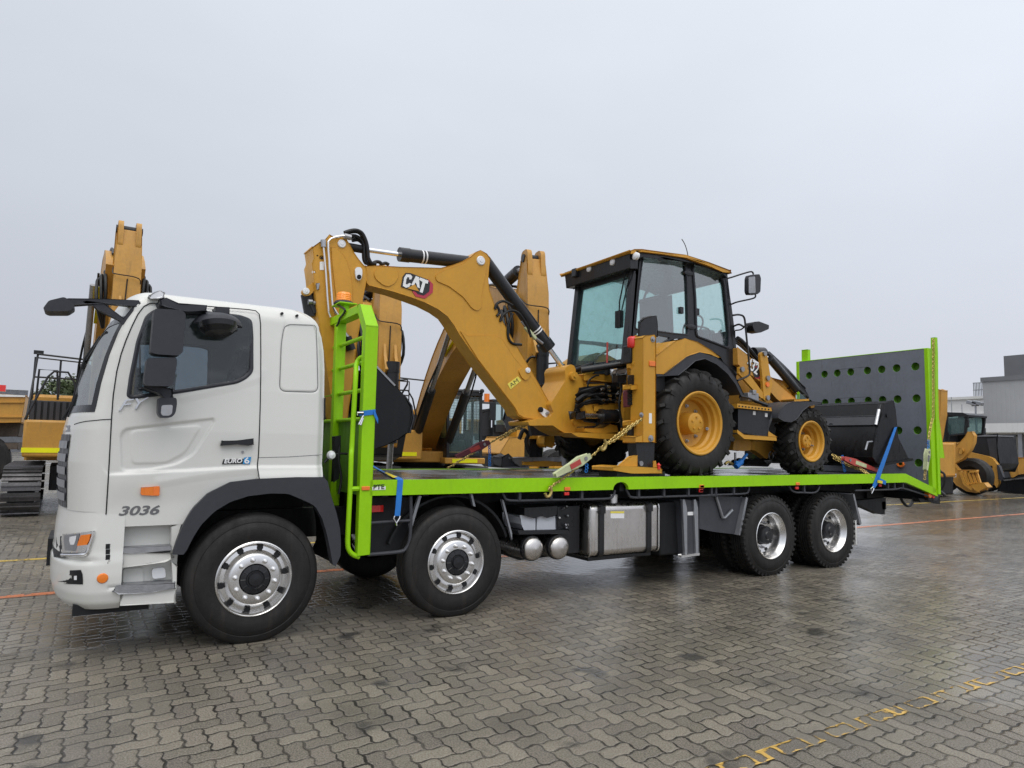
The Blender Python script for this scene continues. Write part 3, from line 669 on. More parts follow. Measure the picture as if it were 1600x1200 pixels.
b = tk('side_reflector', 'amber', parent=None); q = on_front(B.ox+402/4, B.oy+815/4, tab=BUM); b.lathe((q.x, q.y+.01, q.z), (0, -1, 0), [(0, .02), (.03, .018), (.036, .012), (.04, 0)], 24); b.done()
for y in (613, 647, 681):
    q = on_front(B.ox+434/4, B.oy+y/4, tab=BUM); b = tk('vent_slot', 'chassis_dark'); b.box(q.x-.014, q.x+.014, q.y-.004, q.y+.02, q.z-.02, q.z+.016); b.done()
# step well
xs0, xs1 = xb0, B(855, 850, Y=0).x
b = tk('step_panel', 'white_paint', .012); b.prism(B.xz([(520, 910), (850, 880), (852, 965), (520, 976)], 0), .0, .12); b.done()
b = tk('step_panel', 'white_paint', .006); b.box(xs0, xs1+.02, .13, .17, .40, 1.0); b.done()
b = tk('step_panel', 'white_paint', .015); b.prism(B.xz([(520, 665), (835, 655), (838, 690), (790, 712), (535, 735), (520, 715)], .03), .03, .2); b.done()
b = tk('step_panel', 'white_paint', .008); b.prism(B.xz([(830, 485), (885, 480), (850, 620), (838, 660), (825, 655)], .03), .03, .22); b.done()
b = tk('step_panel', 'white_paint', .006); b.prism(B.xz([(838, 722), (866, 740), (858, 880), (838, 872)], .02), .02, .22); b.done()
for pl in ([(520, 628), (830, 612), (832, 640), (600, 658), (520, 658)], [(465, 890), (490, 858), (850, 838), (850, 872), (700, 895), (500, 910)]):
    b = tk('step_tread', 'step_metal', .006); b.prism(B.xz(pl, .01), -.02 if pl[0][0] == 465 else .02, .2); st_ = b.done()
    x0, y0 = pl[1] if pl[0][0] == 465 else pl[0]; q0 = B(x0, y0, Y=0); q1 = B(830, pl[-3][1]-32, Y=0)
b = tk('step_hatch', 'white_paint', .01); b.prism(rnd_poly(B.xz([(527, 745), (650, 740), (652, 830), (527, 835)], .19), .02), .115, .14); b.done()
b = tk('step_lamp', 'lens_clear', .015); b.prism(rnd_poly(B.xz([(705, 745), (785, 738), (792, 800), (708, 808)], .15), .02), .08, .14); b.done()
# ---- wheel arch of the first axle
fo_ = B.xz([(838, 665), (850, 620), (870, 560), (905, 478), (960, 383), (1060, 283), (1200, 213), (1365, 193), (1600, 183)], -.02)+S2.xz([(95, 320), (118, 345), (135, 420), (170, 530), (190, 620), (196, 700), (193, 780), (165, 842)], -.02)
fi_ = B.xz([(905, 665), (925, 640), (965, 560), (1015, 480), (1100, 395), (1200, 335), (1310, 300), (1450, 283), (1560, 285)], -.02)+S2.xz([(0, 465), (45, 490), (85, 560), (110, 640), (128, 720), (148, 830)], -.02)
def ribbon(b, o_, i_, y0, y1):
    n = 48
    def rs(pl):
        d = [0]
        for a_, c_ in zip(pl, pl[1:]): d.append(d[-1]+math.dist(a_, c_))
        out = []
        for k in range(n+1):
            t = d[-1]*k/n; i = max(i for i in range(len(d)) if d[i] <= t+1e-9); i = min(i, len(pl)-2); s_ = (t-d[i])/(d[i+1]-d[i]+1e-9); out.append((pl[i][0]+(pl[i+1][0]-pl[i][0])*s_, pl[i][1]+(pl[i+1][1]-pl[i][1])*s_))
        return out
    o2, i2 = rs(o_), rs(i_); b.prism(o2+i2[::-1], y0, y1)
b = tk('fender', 'fender_plastic', .012); ribbon(b, fo_, fi_, -.03, .06); b.done()
b = tk('fender', 'fender_plastic', .012); ribbon(b, fo_, fi_, 2*HC-.06, 2*HC+.03); b.done()
b = tk('wheel_arch', 'chassis_dark'); b.prism([(x, z+.015) for x, z in fo_]+[(x, z+.04) for x, z in fo_[::-1]], .06, .72); b.done(); b = tk('wheel_arch', 'chassis_dark'); b.prism([(x, z+.015) for x, z in fo_]+[(x, z+.04) for x, z in fo_[::-1]], 2*HC-.72, 2*HC-.06); b.done()
# ---- cab interior
b = tk('dashboard', 'interior', .03); b.box(-1.12, -.72, .16, 2.33, 1.35, 1.86); b.done()
for y in (.62, 1.87):
    b = tk('cab_seat', 'seat_dark', .05, seg=3); b.box(-.42, .08, y-.25, y+.25, 1.3, 1.72); b.prism([(-.05, 1.7), (.1, 1.7), (.2, 2.38), (.08, 2.4)], y-.24, y+.24); b.prism([(.08, 2.4), (.17, 2.4), (.2, 2.6), (.12, 2.6)], y-.13, y+.13); b.done()
b = tk('steering_wheel', 'interior'); b.tube([(-.62+.08*math.sin(a)*1, 1.87+.22*math.cos(a), 1.9+.2*math.sin(a)) for a in (2*math.pi*k/24 for k in range(24))], .016, 8, closed=True); b.tube([(-.62, 1.66, 1.9), (-.72, 1.87, 1.84), (-.62, 2.08, 1.9)], .014, 6); b.done()
b = tk('cab_lining', 'interior'); b.box(.44, .46, .15, 2.34, 1.36, 2.6); b.box(-1.0, .45, .13, 2.36, 1.33, 1.36); b.done()
# ---- wheels
def tyre_mesh(r, wd, rim, lug=False, grooves=3):
    b = MB(); sh = .05
    prof = [(rim-.005, .035), (rim+.012, .012), (rim+.05, .004), ((rim+r)/2, -.004), (r-.10, .004), (r-.075, .010), (r-.070, .0135), (r-.066, .010), (r-.035, .016), (r-.012, .030), (r, .052)]
    t0, t1 = .052, wd-.052
    for i in range(grooves):
        c_ = t0+(t1-t0)*(i+1)/(grooves+1); prof += [(r, c_-.008), (r-.014, c_-.006), (r-.014, c_+.006), (r, c_+.008)]
    prof += [(r, t1), (r-.012, wd-.030), (r-.05, wd-.01), ((rim+r)/2, wd+.004), (rim, wd-.02)]
    b.lathe((0, 0, 0), (0, 1, 0), prof, 72)
    if lug:
        n = 46
        for k in range(n):
            a = 2*math.pi*k/n; ca, sa = math.cos(a), math.sin(a)
            for y0, y1 in ((.018, .075), (wd-.075, wd-.018)):
                for_ = [(r-.03, -.017), (r+.008, -.015), (r+.008, .015), (r-.03, .017)]
                b.prism([(ca*q[0]-sa*q[1], sa*q[0]+ca*q[1]) for q in for_], y0, y1)
    return b
def wheel(x, z, rr_, kind, y0=0.0):
    """kind steer: convex alloy disc; drive: deep dish. outer face at y=y0, looking to -y"""
    wd = .29 if kind == 'steer' else .28
    t_ = tyre_mesh(rr_, wd, .292, kind == 'drive', 3 if kind == 'steer' else 4)
    w_ = MB(); w_.v = [(a+x, c+y0, d+z) for a, c, d in t_.v]; w_.f = t_.f; w_.sm = t_.sm
    o = w_.build('wheel', 'rubber', truck, angle=38)
    ax = (0, 1, 0); O = (x, y0, z)
    if kind == 'steer':
        prof = [(.300, .020), (.302, .008), (.294, .002), (.284, .010), (.278, .034), (.262, .052), (.232, .046), (.210, .012), (.200, -.002), (.190, -.008), (.125, -.008), (.122, -.002), (.122, .03)]
        hr, hy, br, by, cr = .250, .047, .158, -.008, .120
    else:
        prof = [(.300, .020), (.302, .006), (.294, .001), (.284, .012), (.276, .045), (.262, .062), (.252, .10), (.245, .150), (.232, .170), (.212, .176), (.135, .178), (.132, .17)]
        hr, hy, br, by, cr = .222, .173, .168, .177, .118
    rb = MB(); rb.lathe(O, ax, prof, 64); rim = rb.build('rim', 'alloy', o, angle=40)
    hb_ = MB()
    for k in range(10):
        a = 2*math.pi*(k+.25)/10; c_ = Vector((x+hr*math.cos(a), y0+hy, z+hr*math.sin(a))); out = Vector((math.cos(a), 0, math.sin(a)))
        if kind == 'steer': nrm = (Vector((0, -1, 0))*.85+out*.15).normalized()
        else: nrm = Vector((0, -1, 0))
        hb_ = MB(); hb_.lathe(c_-nrm*.01, nrm, [(0, .018), (.023, .018), (.026, .012), (.026, 0)], 16); hb_.build('hand_hole', 'chassis_dark', o)
    for k in range(10):
        a = 2*math.pi*(k+.75)/10; c_ = Vector((x+br*math.cos(a), y0+by, z+br*math.sin(a)))
        nb_ = MB(); nb_.lathe(c_, (0, -1, 0), [(.021, 0), (.021, .008), (.015, .010), (.015, .028), (.009, .030), (.009, .044), (0, .046)], 10)
        nb_.build('wheel_nut', 'alloy' if kind == 'steer' else 'steel', o)
    hc = MB(); y_h = y0+(.01 if kind == 'steer' else .176)
    hp_ = [(cr, .03), (cr, .0), (cr*.96, -.018), (cr*.62, -.026), (cr*.55, -.020), (cr*.48, -.020), (cr*.42, -.040), (0, -.044)] if kind == 'steer' else [(cr, .0), (cr, -.09), (cr*.9, -.11), (cr*.5, -.115), (cr*.4, -.13), (0, -.132)]
    hc.lathe((x, y_h, z), ax, hp_, 32)
    if kind == 'steer':
        for k in range(10):
            a = 2*math.pi*k/10; c0_, c1_ = cr*.62, cr*.93; hc.tube([(x+c0_*math.cos(a), y_h-.026, z+c0_*math.sin(a)), (x+c1_*math.cos(a), y_h-.018, z+c1_*math.sin(a))], .005, 6)
    hc.build('hub', 'black_paint', o)
    return o
AX = (0.0, 1.85, 6.476, 7.836)
w1 = wheel(AX[0], .512, .524, 'steer'); w3 = wheel(AX[2], .512, .522, 'drive')
def wl(x, y): return (x, y, .512)
oy = WL[w1.name].y; oy3 = WL[w3.name].y
copy_part(w1, truck, (AX[1], oy, WL[w1.name].z))
for x in AX[:2]: copy_part(w1, truck, (x, 2*HC-oy, WL[w1.name].z), math.pi)
copy_part(w3, truck, (AX[3], oy3, WL[w3.name].z))
for x in AX[2:]: copy_part(w3, truck, (x, 2*HC-oy3, WL[w3.name].z), math.pi)
for x in AX[2:]:                                   # inner tyres of the twin wheels
    for y in (.33, 2*HC-.33-.28):
        b = MB(); t_ = tyre_mesh(.522, .28, .292, True, 4); b.v = [(p_[0]+x, p_[1]+y, p_[2]+.512) for p_ in t_.v]; b.f = t_.f; b.build('wheel', 'rubber', truck)
for x in AX:
    b = tk('axle', 'chassis_dark'); b.cyl((x, .3, .5), (x, 2.19, .5), .09, n=16); b.lathe((x, 1.245-.22, .5), (0, 1, 0), [(0, 0), (.15, .05), (.2, .22), (.15, .39), (0, .44)], 16); b.done()
# ---- chassis
b = tk('chassis_rail', 'chassis_dark', .006); b.box(-.9, 10.0, .80, .88, .72, 1.0); b.done()
b = tk('chassis_rail', 'chassis_dark', .006); b.box(-.9, 10.0, 1.61, 1.69, .72, 1.0); b.done()
b = tk('crossmember', 'chassis_dark')
for k in range(22): x = 1.1+k*.405; b.box(x, x+.06, .07, 2.42, 1.14, 1.24)
b.box(1.0, 9.7, .72, .86, 1.0, 1.23); b.box(1.0, 9.7, 1.63, 1.77, 1.0, 1.23); b.done()
b = tk('engine', 'chassis_dark', .02); b.box(-.9, .6, .86, 1.63, .55, 1.3); b.done()
b = tk('exhaust_box', 'chassis_dark', .03); b.box(2.7, 5.6, 1.75, 2.35, .45, 1.05); b.box(2.75, 5.7, .78, 1.7, .55, .9); b.done()
# ---- deck and its lime edge beam
zt, zb_ = 1.300, 1.162
nx_ = S3(935, 130, Y=0).x; beam = [(.955, zt), (9.71, zt), (10.645, 1.037), (10.645, .93), (9.71, 1.165), (nx_+.16, zb_)]
beam += [(nx_+.16-.16*.0, zb_)] if False else []
arc = [(nx_+.115*math.cos(a)*1.0, zb_+.085*math.sin(a)) for a in (math.pi*k/14 for k in range(15))]
beam = [(.955, zt), (9.71, zt), (10.645, 1.037), (10.645, .925), (9.71, 1.165)]+arc+[(.955, zb_)]
b = tk('edge_beam', 'green_paint', .005); b.prism(beam, .0, .05); b.done()
b = tk('edge_beam', 'green_paint', .005); b.prism(beam, 2.44, 2.49); b.done()
def deck_mat():
    m = bpy.data.materials.new('deck_plate'); m.use_nodes = True; M['deck_plate'] = m
    t = m.node_tree; nb = NB(t); b = t.nodes['Principled BSDF']; pos = nb.n('ShaderNodeNewGeometry').outputs['Position']
    b.inputs['Metallic'].default_value = .55
    t.links.new(nb.mixc(nb.sm(nb.noise(pos, 2.2, 4), .35, .7), (.10, .10, .105, 1), (.20, .20, .21, 1)), b.inputs['Base Color'])
    t.links.new(nb.sm(nb.noise(pos, 1.5, 4), .35, .65, .12, .38), b.inputs['Roughness'])
    s_ = nb.n('ShaderNodeSeparateXYZ', {0: pos}).outputs
    u, v = nb.m('MULTIPLY', s_[0], 26), nb.m('MULTIPLY', s_[1], 26); par = nb.m('FLOORED_MODULO', nb.m('ADD', nb.m('FLOOR', u), nb.m('FLOOR', v)), 2.0)
    fu, fv = nb.m('SUBTRACT', nb.m('FRACT', u), .5), nb.m('SUBTRACT', nb.m('FRACT', v), .5)
    e1 = nb.m('ADD', nb.m('ABSOLUTE', fu), nb.m('MULTIPLY', nb.m('ABSOLUTE', fv), 3.2)); e2 = nb.m('ADD', nb.m('ABSOLUTE', fv), nb.m('MULTIPLY', nb.m('ABSOLUTE', fu), 3.2))
    e = nb.m('ADD', nb.m('MULTIPLY', e1, par), nb.m('MULTIPLY', e2, nb.m('SUBTRACT', 1.0, par)))
    bn = nb.n('ShaderNodeBump', {'Height': nb.m('MULTIPLY', nb.sm(e, .5, .36), .002), 'Strength': .8, 'Distance': 1.0}); t.links.new(bn.outputs[0], b.inputs['Normal'])
deck_mat()
b = tk('deck', 'deck_plate'); b.prism([(.96, 1.292), (9.70, 1.292), (10.62, 1.03), (10.62, .97), (9.70, 1.235), (.96, 1.235)], .05, 2.44); b.done()
# coaming rail under the beam
b = tk('rope_rail', 'charcoal')
def rail(pts): b.tube(pts, .013, 8, smooth_path=3)
rail(S3.v([(115, 135), (125, 160), (165, 187), (400, 184), (700, 178), (850, 172), (882, 150), (892, 115)], .05))
rail(S3.v([(970, 105), (990, 145), (1030, 166), (1300, 158), (1600, 150)], .05)+S4.v([(120, 168), (300, 162), (420, 156), (445, 140), (452, 105)], .05))
rail(S4.v([(765, 95), (780, 128), (815, 146), (880, 148), (950, 150), (985, 135), (1002, 100)], .05))
rail(S4.v([(1280, 132), (1450, 127), (1600, 121)], .05)+N3.v([(220, 456), (400, 510), (560, 562), (590, 570), (606, 550), (608, 520)], .05))
for fr, x, y in ((S3, 228, 185), (S3, 445, 183), (S3, 660, 178), (S3, 1055, 165), (S3, 1230, 160), (S3, 1400, 155), (S3, 1560, 152), (S4, 190, 163), (S4, 330, 160), (S4, 880, 150), (N3, 50, 465), (N3, 125, 460), (N3, 220, 456)):
    q = fr(x, y, Y=.05); b.box(q.x-.015, q.x+.015, .035, .065, q.z, 1.2 if q.x < 9.7 else q.z+.1)
b.done()
def dot_lamp(fr, x, y, m, name='marker_lamp', w_=.075, h_=.038, y0=-.012):
    q = fr(x, y, Y=0); b = tk(name, m, .004); b.box(q.x-w_/2, q.x+w_/2, y0, .02, q.z-h_/2, q.z+h_/2); return b.done()
for fr, x, y, x2, y2 in ((S3, 560, 106, 560, 140), (S3, 1493, 90, 1493, 120), (S4, 80, 100, 80, 133), (S4, 830, 80, 830, 113), (S4, 1480, 66, 1480, 92)):
    dot_lamp(fr, x, y, 'orange_dot'); dot_lamp(fr, x2, y2, 'red_lens', w_=.06, h_=.034, y0=.0)
dot_lamp(S2, 342, 386, 'orange_dot', w_=.075, h_=.035)
b = tk('tail_lamp', 'amber'); q = N3(515, 530, Y=.06); b.cyl((q.x, .03, q.z), (q.x, .1, q.z), .05, n=20); b.done()
b = tk('tail_lamp', 'red_lens'); q = N3(552, 542, Y=.06); b.cyl((q.x, .03, q.z), (q.x, .1, q.z), .04, n=20); b.done()
b = tk('maker_plate', 'decal_white'); b.prism(S2.xz([(381, 378), (458, 374), (458, 394), (381, 397)], 0), -.004, .001); mpl = b.done()
p0, p1 = S2(388, 393, Y=-.005), S2(452, 390, Y=-.005); text('PTE', 'lettering', 'decal_black', truck, p0, p1-p0, (0, 0, 1), .042, width=(p1-p0).length, bold=.02, extrude=.002)
# tail frame
b = tk('tail_frame', 'chassis_dark', .008); b.prism(N3.xz([(405, 575), (600, 600), (640, 545), (640, 630), (420, 612)], .1), .1, .2); b.box(10.45, 10.62, .05, 2.44, .86, .98); b.box(9.9, 10.4, .75, .9, .8, 1.05); b.box(9.9, 10.4, 1.6, 1.75, .8, 1.05); b.done()
b = tk('air_hose', 'hose'); b.tube(N3.v([(195, 540), (215, 600), (260, 652), (300, 655), (335, 610), (345, 560)], .6), .025, 8, smooth_path=4); b.done()
b = tk('underrun_bar', 'chassis_dark', .01); b.prism(S4.xz([(1255, 215), (1520, 190), (1510, 318), (1480, 318), (1300, 240)], .3), .3, .42); b.box(9.55, 9.67, .3, 2.2, .72, .85); b.done()
# mudguards
def plate(name, m, fr, pts, y0, y1, bevel=.005): b = tk(name, m, bevel); b.prism(fr.xz(pts, y0), y0, y1); return b.done()
plate('mudguard', 'charcoal', S4, [(60, 170), (440, 185), (378, 478), (180, 455), (60, 430)], .12, .15)
plate('mudguard_edge', 'grey_metal', S4, [(430, 185), (444, 190), (382, 480), (368, 478)], .06, .14)
b = tk('mudguard_strut', 'grey_metal'); b.tube(S4.v([(195, 180), (245, 345), (262, 345), (320, 285)], .10), .018, 8); b.done()
plate('mudguard_edge', 'grey_metal', S4, [(1262, 160), (1274, 158), (1330, 390), (1318, 392)], .08, .5)
fl = [(x, z) for x, z in S4.xz([(1284, 402), (1335, 392), (1350, 560), (1330, 585), (1284, 580)], .1)]
b = tk('mud_flap', 'wall_white', .01); x0 = min(p_[0] for p_ in fl); b.prism([(.06, .27), (.62, .27), (.64, .32), (.64, .62), (.06, .62)], 8.44, 8.455, 'x'); b.done()
plate('mudguard', 'chassis_dark', S4, [(1255, 150), (1268, 150), (1325, 395), (1312, 400)], .12, .7)
for pl in ([(672, 430), (655, 430), (603, 600), (606, 640)], [(958, 420), (970, 420), (985, 492), (973, 490)], [(1140, 450), (1152, 455), (1200, 650), (1200, 690)]):
    plate('mudguard_strut', 'grey_metal', S2, pl, .10, .13, .002)
b = tk('wheel_arch', 'chassis_dark')                # arch over the second steer axle
arcp = [(AX[1]+.66*math.cos(a), .50+.62*math.sin(a)) for a in (R(18+144*k/20) for k in range(21))]; b.prism(arcp+[(x*1.0+(x-AX[1])*.03, z+.02) for x, z in arcp[::-1]], .14, .6); b.done()
b = tk('side_guard', 'charcoal'); b.tube(S2.v([(352, 775), (540, 758), (580, 735), (600, 690), (608, 560), (606, 432)], .06), .017, 8, smooth_path=3); b.tube(S2.v([(358, 590), (470, 582), (600, 575)], .06), .014, 8); b.done()
plate('side_panel', 'chassis_dark', S2, [(360, 440), (605, 435), (600, 700), (560, 755), (355, 768)], .2, .25)
b = tk('bundle_light', 'red_lens'); q = S2(400, 505, Y=.19); b.box(q.x-.07, q.x+.07, .17, .2, q.z-.03, q.z+.03); b.done()
# batteries, air tanks, fuel tank, toolbox
bt = plate('battery_box', 'black_paint', S3, [(262, 238), (490, 228), (490, 290), (420, 305), (390, 290), (330, 308), (262, 288)], .16, .5)
for pl in ([(238, 296), (345, 292), (345, 392), (270, 397), (238, 350)], [(350, 300), (400, 290), (482, 288), (482, 388), (352, 391)]):
    b = tk('battery', 'battery_white', .012, parent=bt); b.prism(S3.xz(pl, .2), .2, .55); b.done()
plate('battery_tray', 'black_paint', S3, [(220, 398), (570, 388), (575, 412), (225, 425)], .15, .6)
plate('gear_bracket', 'chassis_dark', S3, [(120, 190), (560, 180), (590, 420), (570, 560), (230, 600), (110, 560)], .58, .62)
for cx, cy, rx in ((328, 523, 82), (510, 515, 79)):
    q = S3(cx, cy, Y=.12); r_ = .122; b = tk('air_tank', 'tank_metal'); b.lathe((q.x, .12, q.z), (0, 1, 0), [(0, -.045), (r_*.5, -.038), (r_*.85, -.018), (r_*.97, .0), (r_, .02), (r_, .55), (0, .58)], 36); at_ = b.done()
    b = tk('tank_band', 'black_paint', parent=at_); b.lathe((q.x, .15, q.z), (0, 1, 0), [(r_, 0), (r_+.008, .0), (r_+.008, .04), (r_, .04)], 36); b.done()
b = tk('pipe_fittings', 'steel')
for k in range(26): q = S3(random.uniform(500, 590), random.uniform(230, 440), Y=random.uniform(.25, .5)); b.cyl(q, q+Vector((random.uniform(-.03, .03), -.05, .03)), .012, n=8)
b.done()
b = tk('brake_hose', 'hose')
for k in range(7): y = .3+.04*k; b.tube(S3.v([(500+10*k, 250), (560, 300+20*k), (580, 380), (540+8*k, 440)], y), .012, 6, smooth_path=3)
b.done()
x0, x1 = S3(722, 400, Y=.10).x, S3(1206, 380, Y=.10).x; z0, z1 = S3(722, 583, Y=.10).z, S3(722, 222, Y=.10).z+.01
b = tk('fuel_tank', 'tank_metal', .07, seg=5); b.box(x0, x1, .10, .72, z0, z1); ft = b.done(angle=60)
for xx in (722, 1196):
    q = S3(xx, 400, Y=.1).x; b = tk('tank_rim', 'alloy', parent=ft); b.tube([(q, y, z) for y, z in rnd_poly([(.098, z0-.002), (.098, z1+.002), (.72, z1+.002), (.72, z0-.002)], .07)], .009, 6, closed=True); b.done()
for xx in (800, 1130):
    q = S3(xx, 400, Y=.09).x; b = tk('tank_strap', 'black_paint', .006, parent=ft)
    o_ = rnd_poly([(.084, z0-.014), (.084, z1+.012), (.74, z1+.012), (.74, z0-.014)], .08); i_ = rnd_poly([(.098, z0), (.098, z1), (.725, z1), (.725, z0)], .07)
    b.holed(o_, [i_], q-.033, q+.033); b.box(q-.035, q+.035, .062, .10, z1-.10, z1-.02); b.done()
b = tk('tank_label', 'decal_white', parent=ft); lp = S3.xz([(862, 275), (956, 275), (956, 310), (862, 310)], .098); b.prism(lp, .0955, .1); b.done()
b = tk('tank_label', 'decal_yellow', parent=ft); lp = S3.xz([(862, 262), (956, 262), (956, 276), (862, 276)], .098); b.prism(lp, .0955, .1); b.done()
b = tk('tank_filler', 'alloy', parent=ft); q = S3(878, 190, Y=.3); b.cyl((q.x, .3, z1-.02), (q.x, .3, z1+.09), .06, n=24); b.done()
b = tk('tank_bracket', 'black_paint', .01, parent=ft); b.box(x0-.34, x0-.03, .25, .72, z0+.03, z1-.02); b.box(x0+.05, x1-.05, .2, .75, z0-.06, z0-.01); b.done()
b = tk('toolbox', 'chassis_dark', .02); q0, q1 = S3(1210, 200, Y=.2), S3(1360, 560, Y=.2); b.box(q0.x, q1.x+.1, .22, .7, q1.z, q0.z); b.done()
b = tk('filter_box', 'charcoal', .015); b.prism(S3.xz([(1352, 185), (1472, 182), (1472, 560), (1375, 572)], .12), .12, .5); fb_ = b.done()
for xx in (1375, 1452):
    b = tk('filter_strip', 'grey_metal', .006, parent=fb_); b.prism(rnd_poly(S3.xz([(xx-14, 180), (xx, 178), (xx+16, 240), (xx+18, 560), (xx+2, 565)], .1), .02), .095, .13); b.done()
b = tk('filter_label', 'decal_white', parent=fb_); b.prism(S3.xz([(1396, 266), (1444, 264), (1444, 288), (1396, 290)], .118), .115, .121); b.done()
b = tk('box_latch', 'alloy', .004, parent=fb_); b.prism(S3.xz([(1350, 565), (1475, 552), (1475, 566), (1350, 582)], .1), .09, .14); b.done()
# ---- headboard
HX0, HX1 = .865, .975
hb = tk('headboard', 'green_paint', .008)
hb.prism([(.0, .64), (.0, 2.70), (.20, 2.93), (.26, 2.93), (.26, 2.85), (.235, 2.85), (.085, 2.66), (.085, .64)], HX0, HX1, 'x')
hb.prism([(2.49, 1.0), (2.49, 2.70), (2.29, 2.93), (2.23, 2.93), (2.23, 2.85), (2.255, 2.85), (2.405, 2.66), (2.405, 1.0)], HX0, HX1, 'x')
hb.box(HX0, HX1, .26, 2.23, 2.85, 2.93); head = hb.done()
for y in (.93, 1.62): b = tk('headboard_post', 'green_paint', .006, parent=head); b.box(HX0+.005, HX1-.005, y-.04, y+.045, 1.0, 2.85); b.done()
for y in (455, 628, 795, 995):
    q = S1(300, y, X=.92); b = tk('headboard_rung', 'green_paint', parent=head); z_ = S1(330, y-25 if y < 700 else y, X=.92).z; b.tube([(.92, .06, z_), (.92, 2.44, z_)], .020, 10); b.done()
b = tk('headboard_plate', 'dark_green', .004, parent=head); zpl = S1(300, 1010, X=.93).z; b.box(.93, .945, .08, 2.42, 1.15, zpl); b.done()
b = tk('grab_rail', 'green_paint', parent=head)
b.tube([P(480+425/4.615, 440+540/4.615, X=.90), P(480+385/4.615, 440+550/4.615, X=.87), P(480+357/4.615, 440+590/4.615, X=.84)]+S1.v([(350, 680), (335, 950), (322, 1190)], .05)+S2.v([(258, 200), (252, 380), (243, 560), (237, 700), (245, 748), (270, 775), (305, 788)], .03), .0225, 10, smooth_path=4)
b.tube(S2.v([(255, 390), (320, 388)], .03), .022, 8); b.done()
b = tk('deck_latch', 'chassis_dark', .004, parent=head); b.prism(S2.xz([(160, 85), (195, 80), (195, 180), (185, 330), (155, 350), (160, 200)], .35), .35, .42); b.done()
b = tk('coupling', 'lens_clear', parent=head); q = S2(137, 192, Y=.2); b.lathe((q.x, .2, q.z), (0, -1, 0), [(.0, .06), (.03, .05), (.042, .02), (.03, -.02), (0, -.03)], 16); b.done()
b = tk('coil_line', 'hose', parent=head); b.tube(S2.v([(130, 200), (110, 225), (100, 235)], .2), .014, 8); b.tube(S2.v([(150, 190), (200, 182), (235, 184)], .25), .01, 8); b.tube(S2.v([(190, 140), (185, 220), (200, 330), (185, 420)], .25), .012, 8, smooth_path=3); b.done()
# amber beacon on its bracket
bq = P(537, 474, X=.93)
b = tk('beacon', 'amber_lit'); b.lathe((.93, bq.y, bq.z+.02), (0, 0, 1), [(.075, 0), (.078, .01), (.074, .018), (.078, .026), (.074, .036), (.077, .046), (.073, .056), (.076, .066), (.072, .074), (.066, .088), (0, .092)], 28); bc = b.done()
b = tk('beacon_base', 'dark_plastic', parent=bc); b.lathe((.93, bq.y, bq.z-.015), (0, 0, 1), [(0, 0), (.1, 0), (.105, .012), (.085, .035), (0, .036)], 28); b.done()
b = tk('beacon_bracket', 'green_paint', .004, parent=bc); b.box(.84, 1.02, bq.y-.16, bq.y+.12, bq.z-.03, bq.z-.016); b.box(.9, .96, bq.y-.1, bq.y+.05, 2.9, bq.z-.02); b.done()
b = tk('beacon_cable', 'hose', parent=bc); b.tube([(.86, bq.y, bq.z-.02)]+[S1(x, y, X=.85) for x, y in ((270, 200), (262, 232), (235, 265), (225, 300), (212, 320))], .011, 6, smooth_path=4); b.done()
# ---- loading ramp folded upright at the tail
RX = 10.50
cs = [(185, 363), (287, 357), (371, 350), (459, 341), (569, 333), (663, 326), (761, 317), (885, 308)]
ys_ = [G(x, y, X=RX).y for x, y in cs]; zr = [sum(G(x, y, X=RX).z for x, y in cs)/8, G(770, 521, X=RX).z, G(780, 727, X=RX).z, G(915, 940, X=RX).z]
tl_, tr_ = G(135, 272, X=RX), G(945, 192, X=RX); ztop = (tl_.z+tr_.z)/2
outer = [(.06, .98), (2.42, .98), (2.42, ztop), (.06, ztop)]
b = tk('ramp', 'ramp_grey', .004); b.holed(outer, [circ(y, z, .067) for z in zr for y in ys_], RX, RX+.012); ramp = b.done()
for z in zr:
    for y in ys_: b = tk('ramp_hole_tube', 'dark_green', parent=ramp); b.lathe((RX+.006, y, z), (1, 0, 0), [(.0665, 0), (.0665, .085), (.055, .085)], 20); b.done()
b = tk('ramp_back', 'dark_green', parent=ramp); b.box(RX+.1, RX+.11, .07, 2.41, 1.0, ztop-.02); b.done()
b = tk('ramp_frame', 'green_paint', .006, parent=ramp); b.box(RX-.006, RX+.12, .0, .065, .98, ztop+.01); b.box(RX-.006, RX+.12, 2.415, 2.48, .98, ztop+.01); b.box(RX-.004, RX+.12, .065, 2.415, ztop-.002, ztop+.012); b.done()
zpt = P(1456, 527, X=RX+.16).z
b = tk('ramp_leg', 'green_paint', .008, parent=ramp); b.prism([(RX+.13, .96), (RX+.2, .96), (RX+.23, 2.6), (RX+.27, zpt-.25), (RX+.27, zpt), (RX+.2, zpt), (RX+.18, zpt-.28), (RX+.13, 2.4)], -.02, .05); b.prism([(RX+.2, 1.55), (RX+.40, 1.55), (RX+.24, 2.35), (RX+.2, 2.35)], .0, .04); b.done()
b = tk('ramp_leg', 'green_paint', .008, parent=ramp); zpf = P(1259, 547, X=RX+.1).z; yf = P(1259, 556, X=RX+.1).y; b.prism([(RX+.05, 2.9), (RX+.15, 2.9), (RX+.15, zpf), (RX+.07, zpf)], yf-.06, yf+.06); b.done()
q = G(790, 948, X=RX-.01)
b = tk('recovery_ring', 'orange_dot', parent=ramp); b.tube([(RX-.02, q.y+.05*math.cos(a), q.z+.04*math.sin(a)) for a in (2*math.pi*k/16 for k in range(16))], .018, 8, closed=True); b.done()
p0 = P(1457.5, 738, Y=-.022); p1 = P(1455.5, 712, Y=-.022)
text('RHIPPO', 'lettering', 'decal_black', truck, (RX+.065, -.004, 1.22), (0, 0, 1), (-1, 0, 0), .055, width=.42, bold=.02, extrude=.002) if False else None
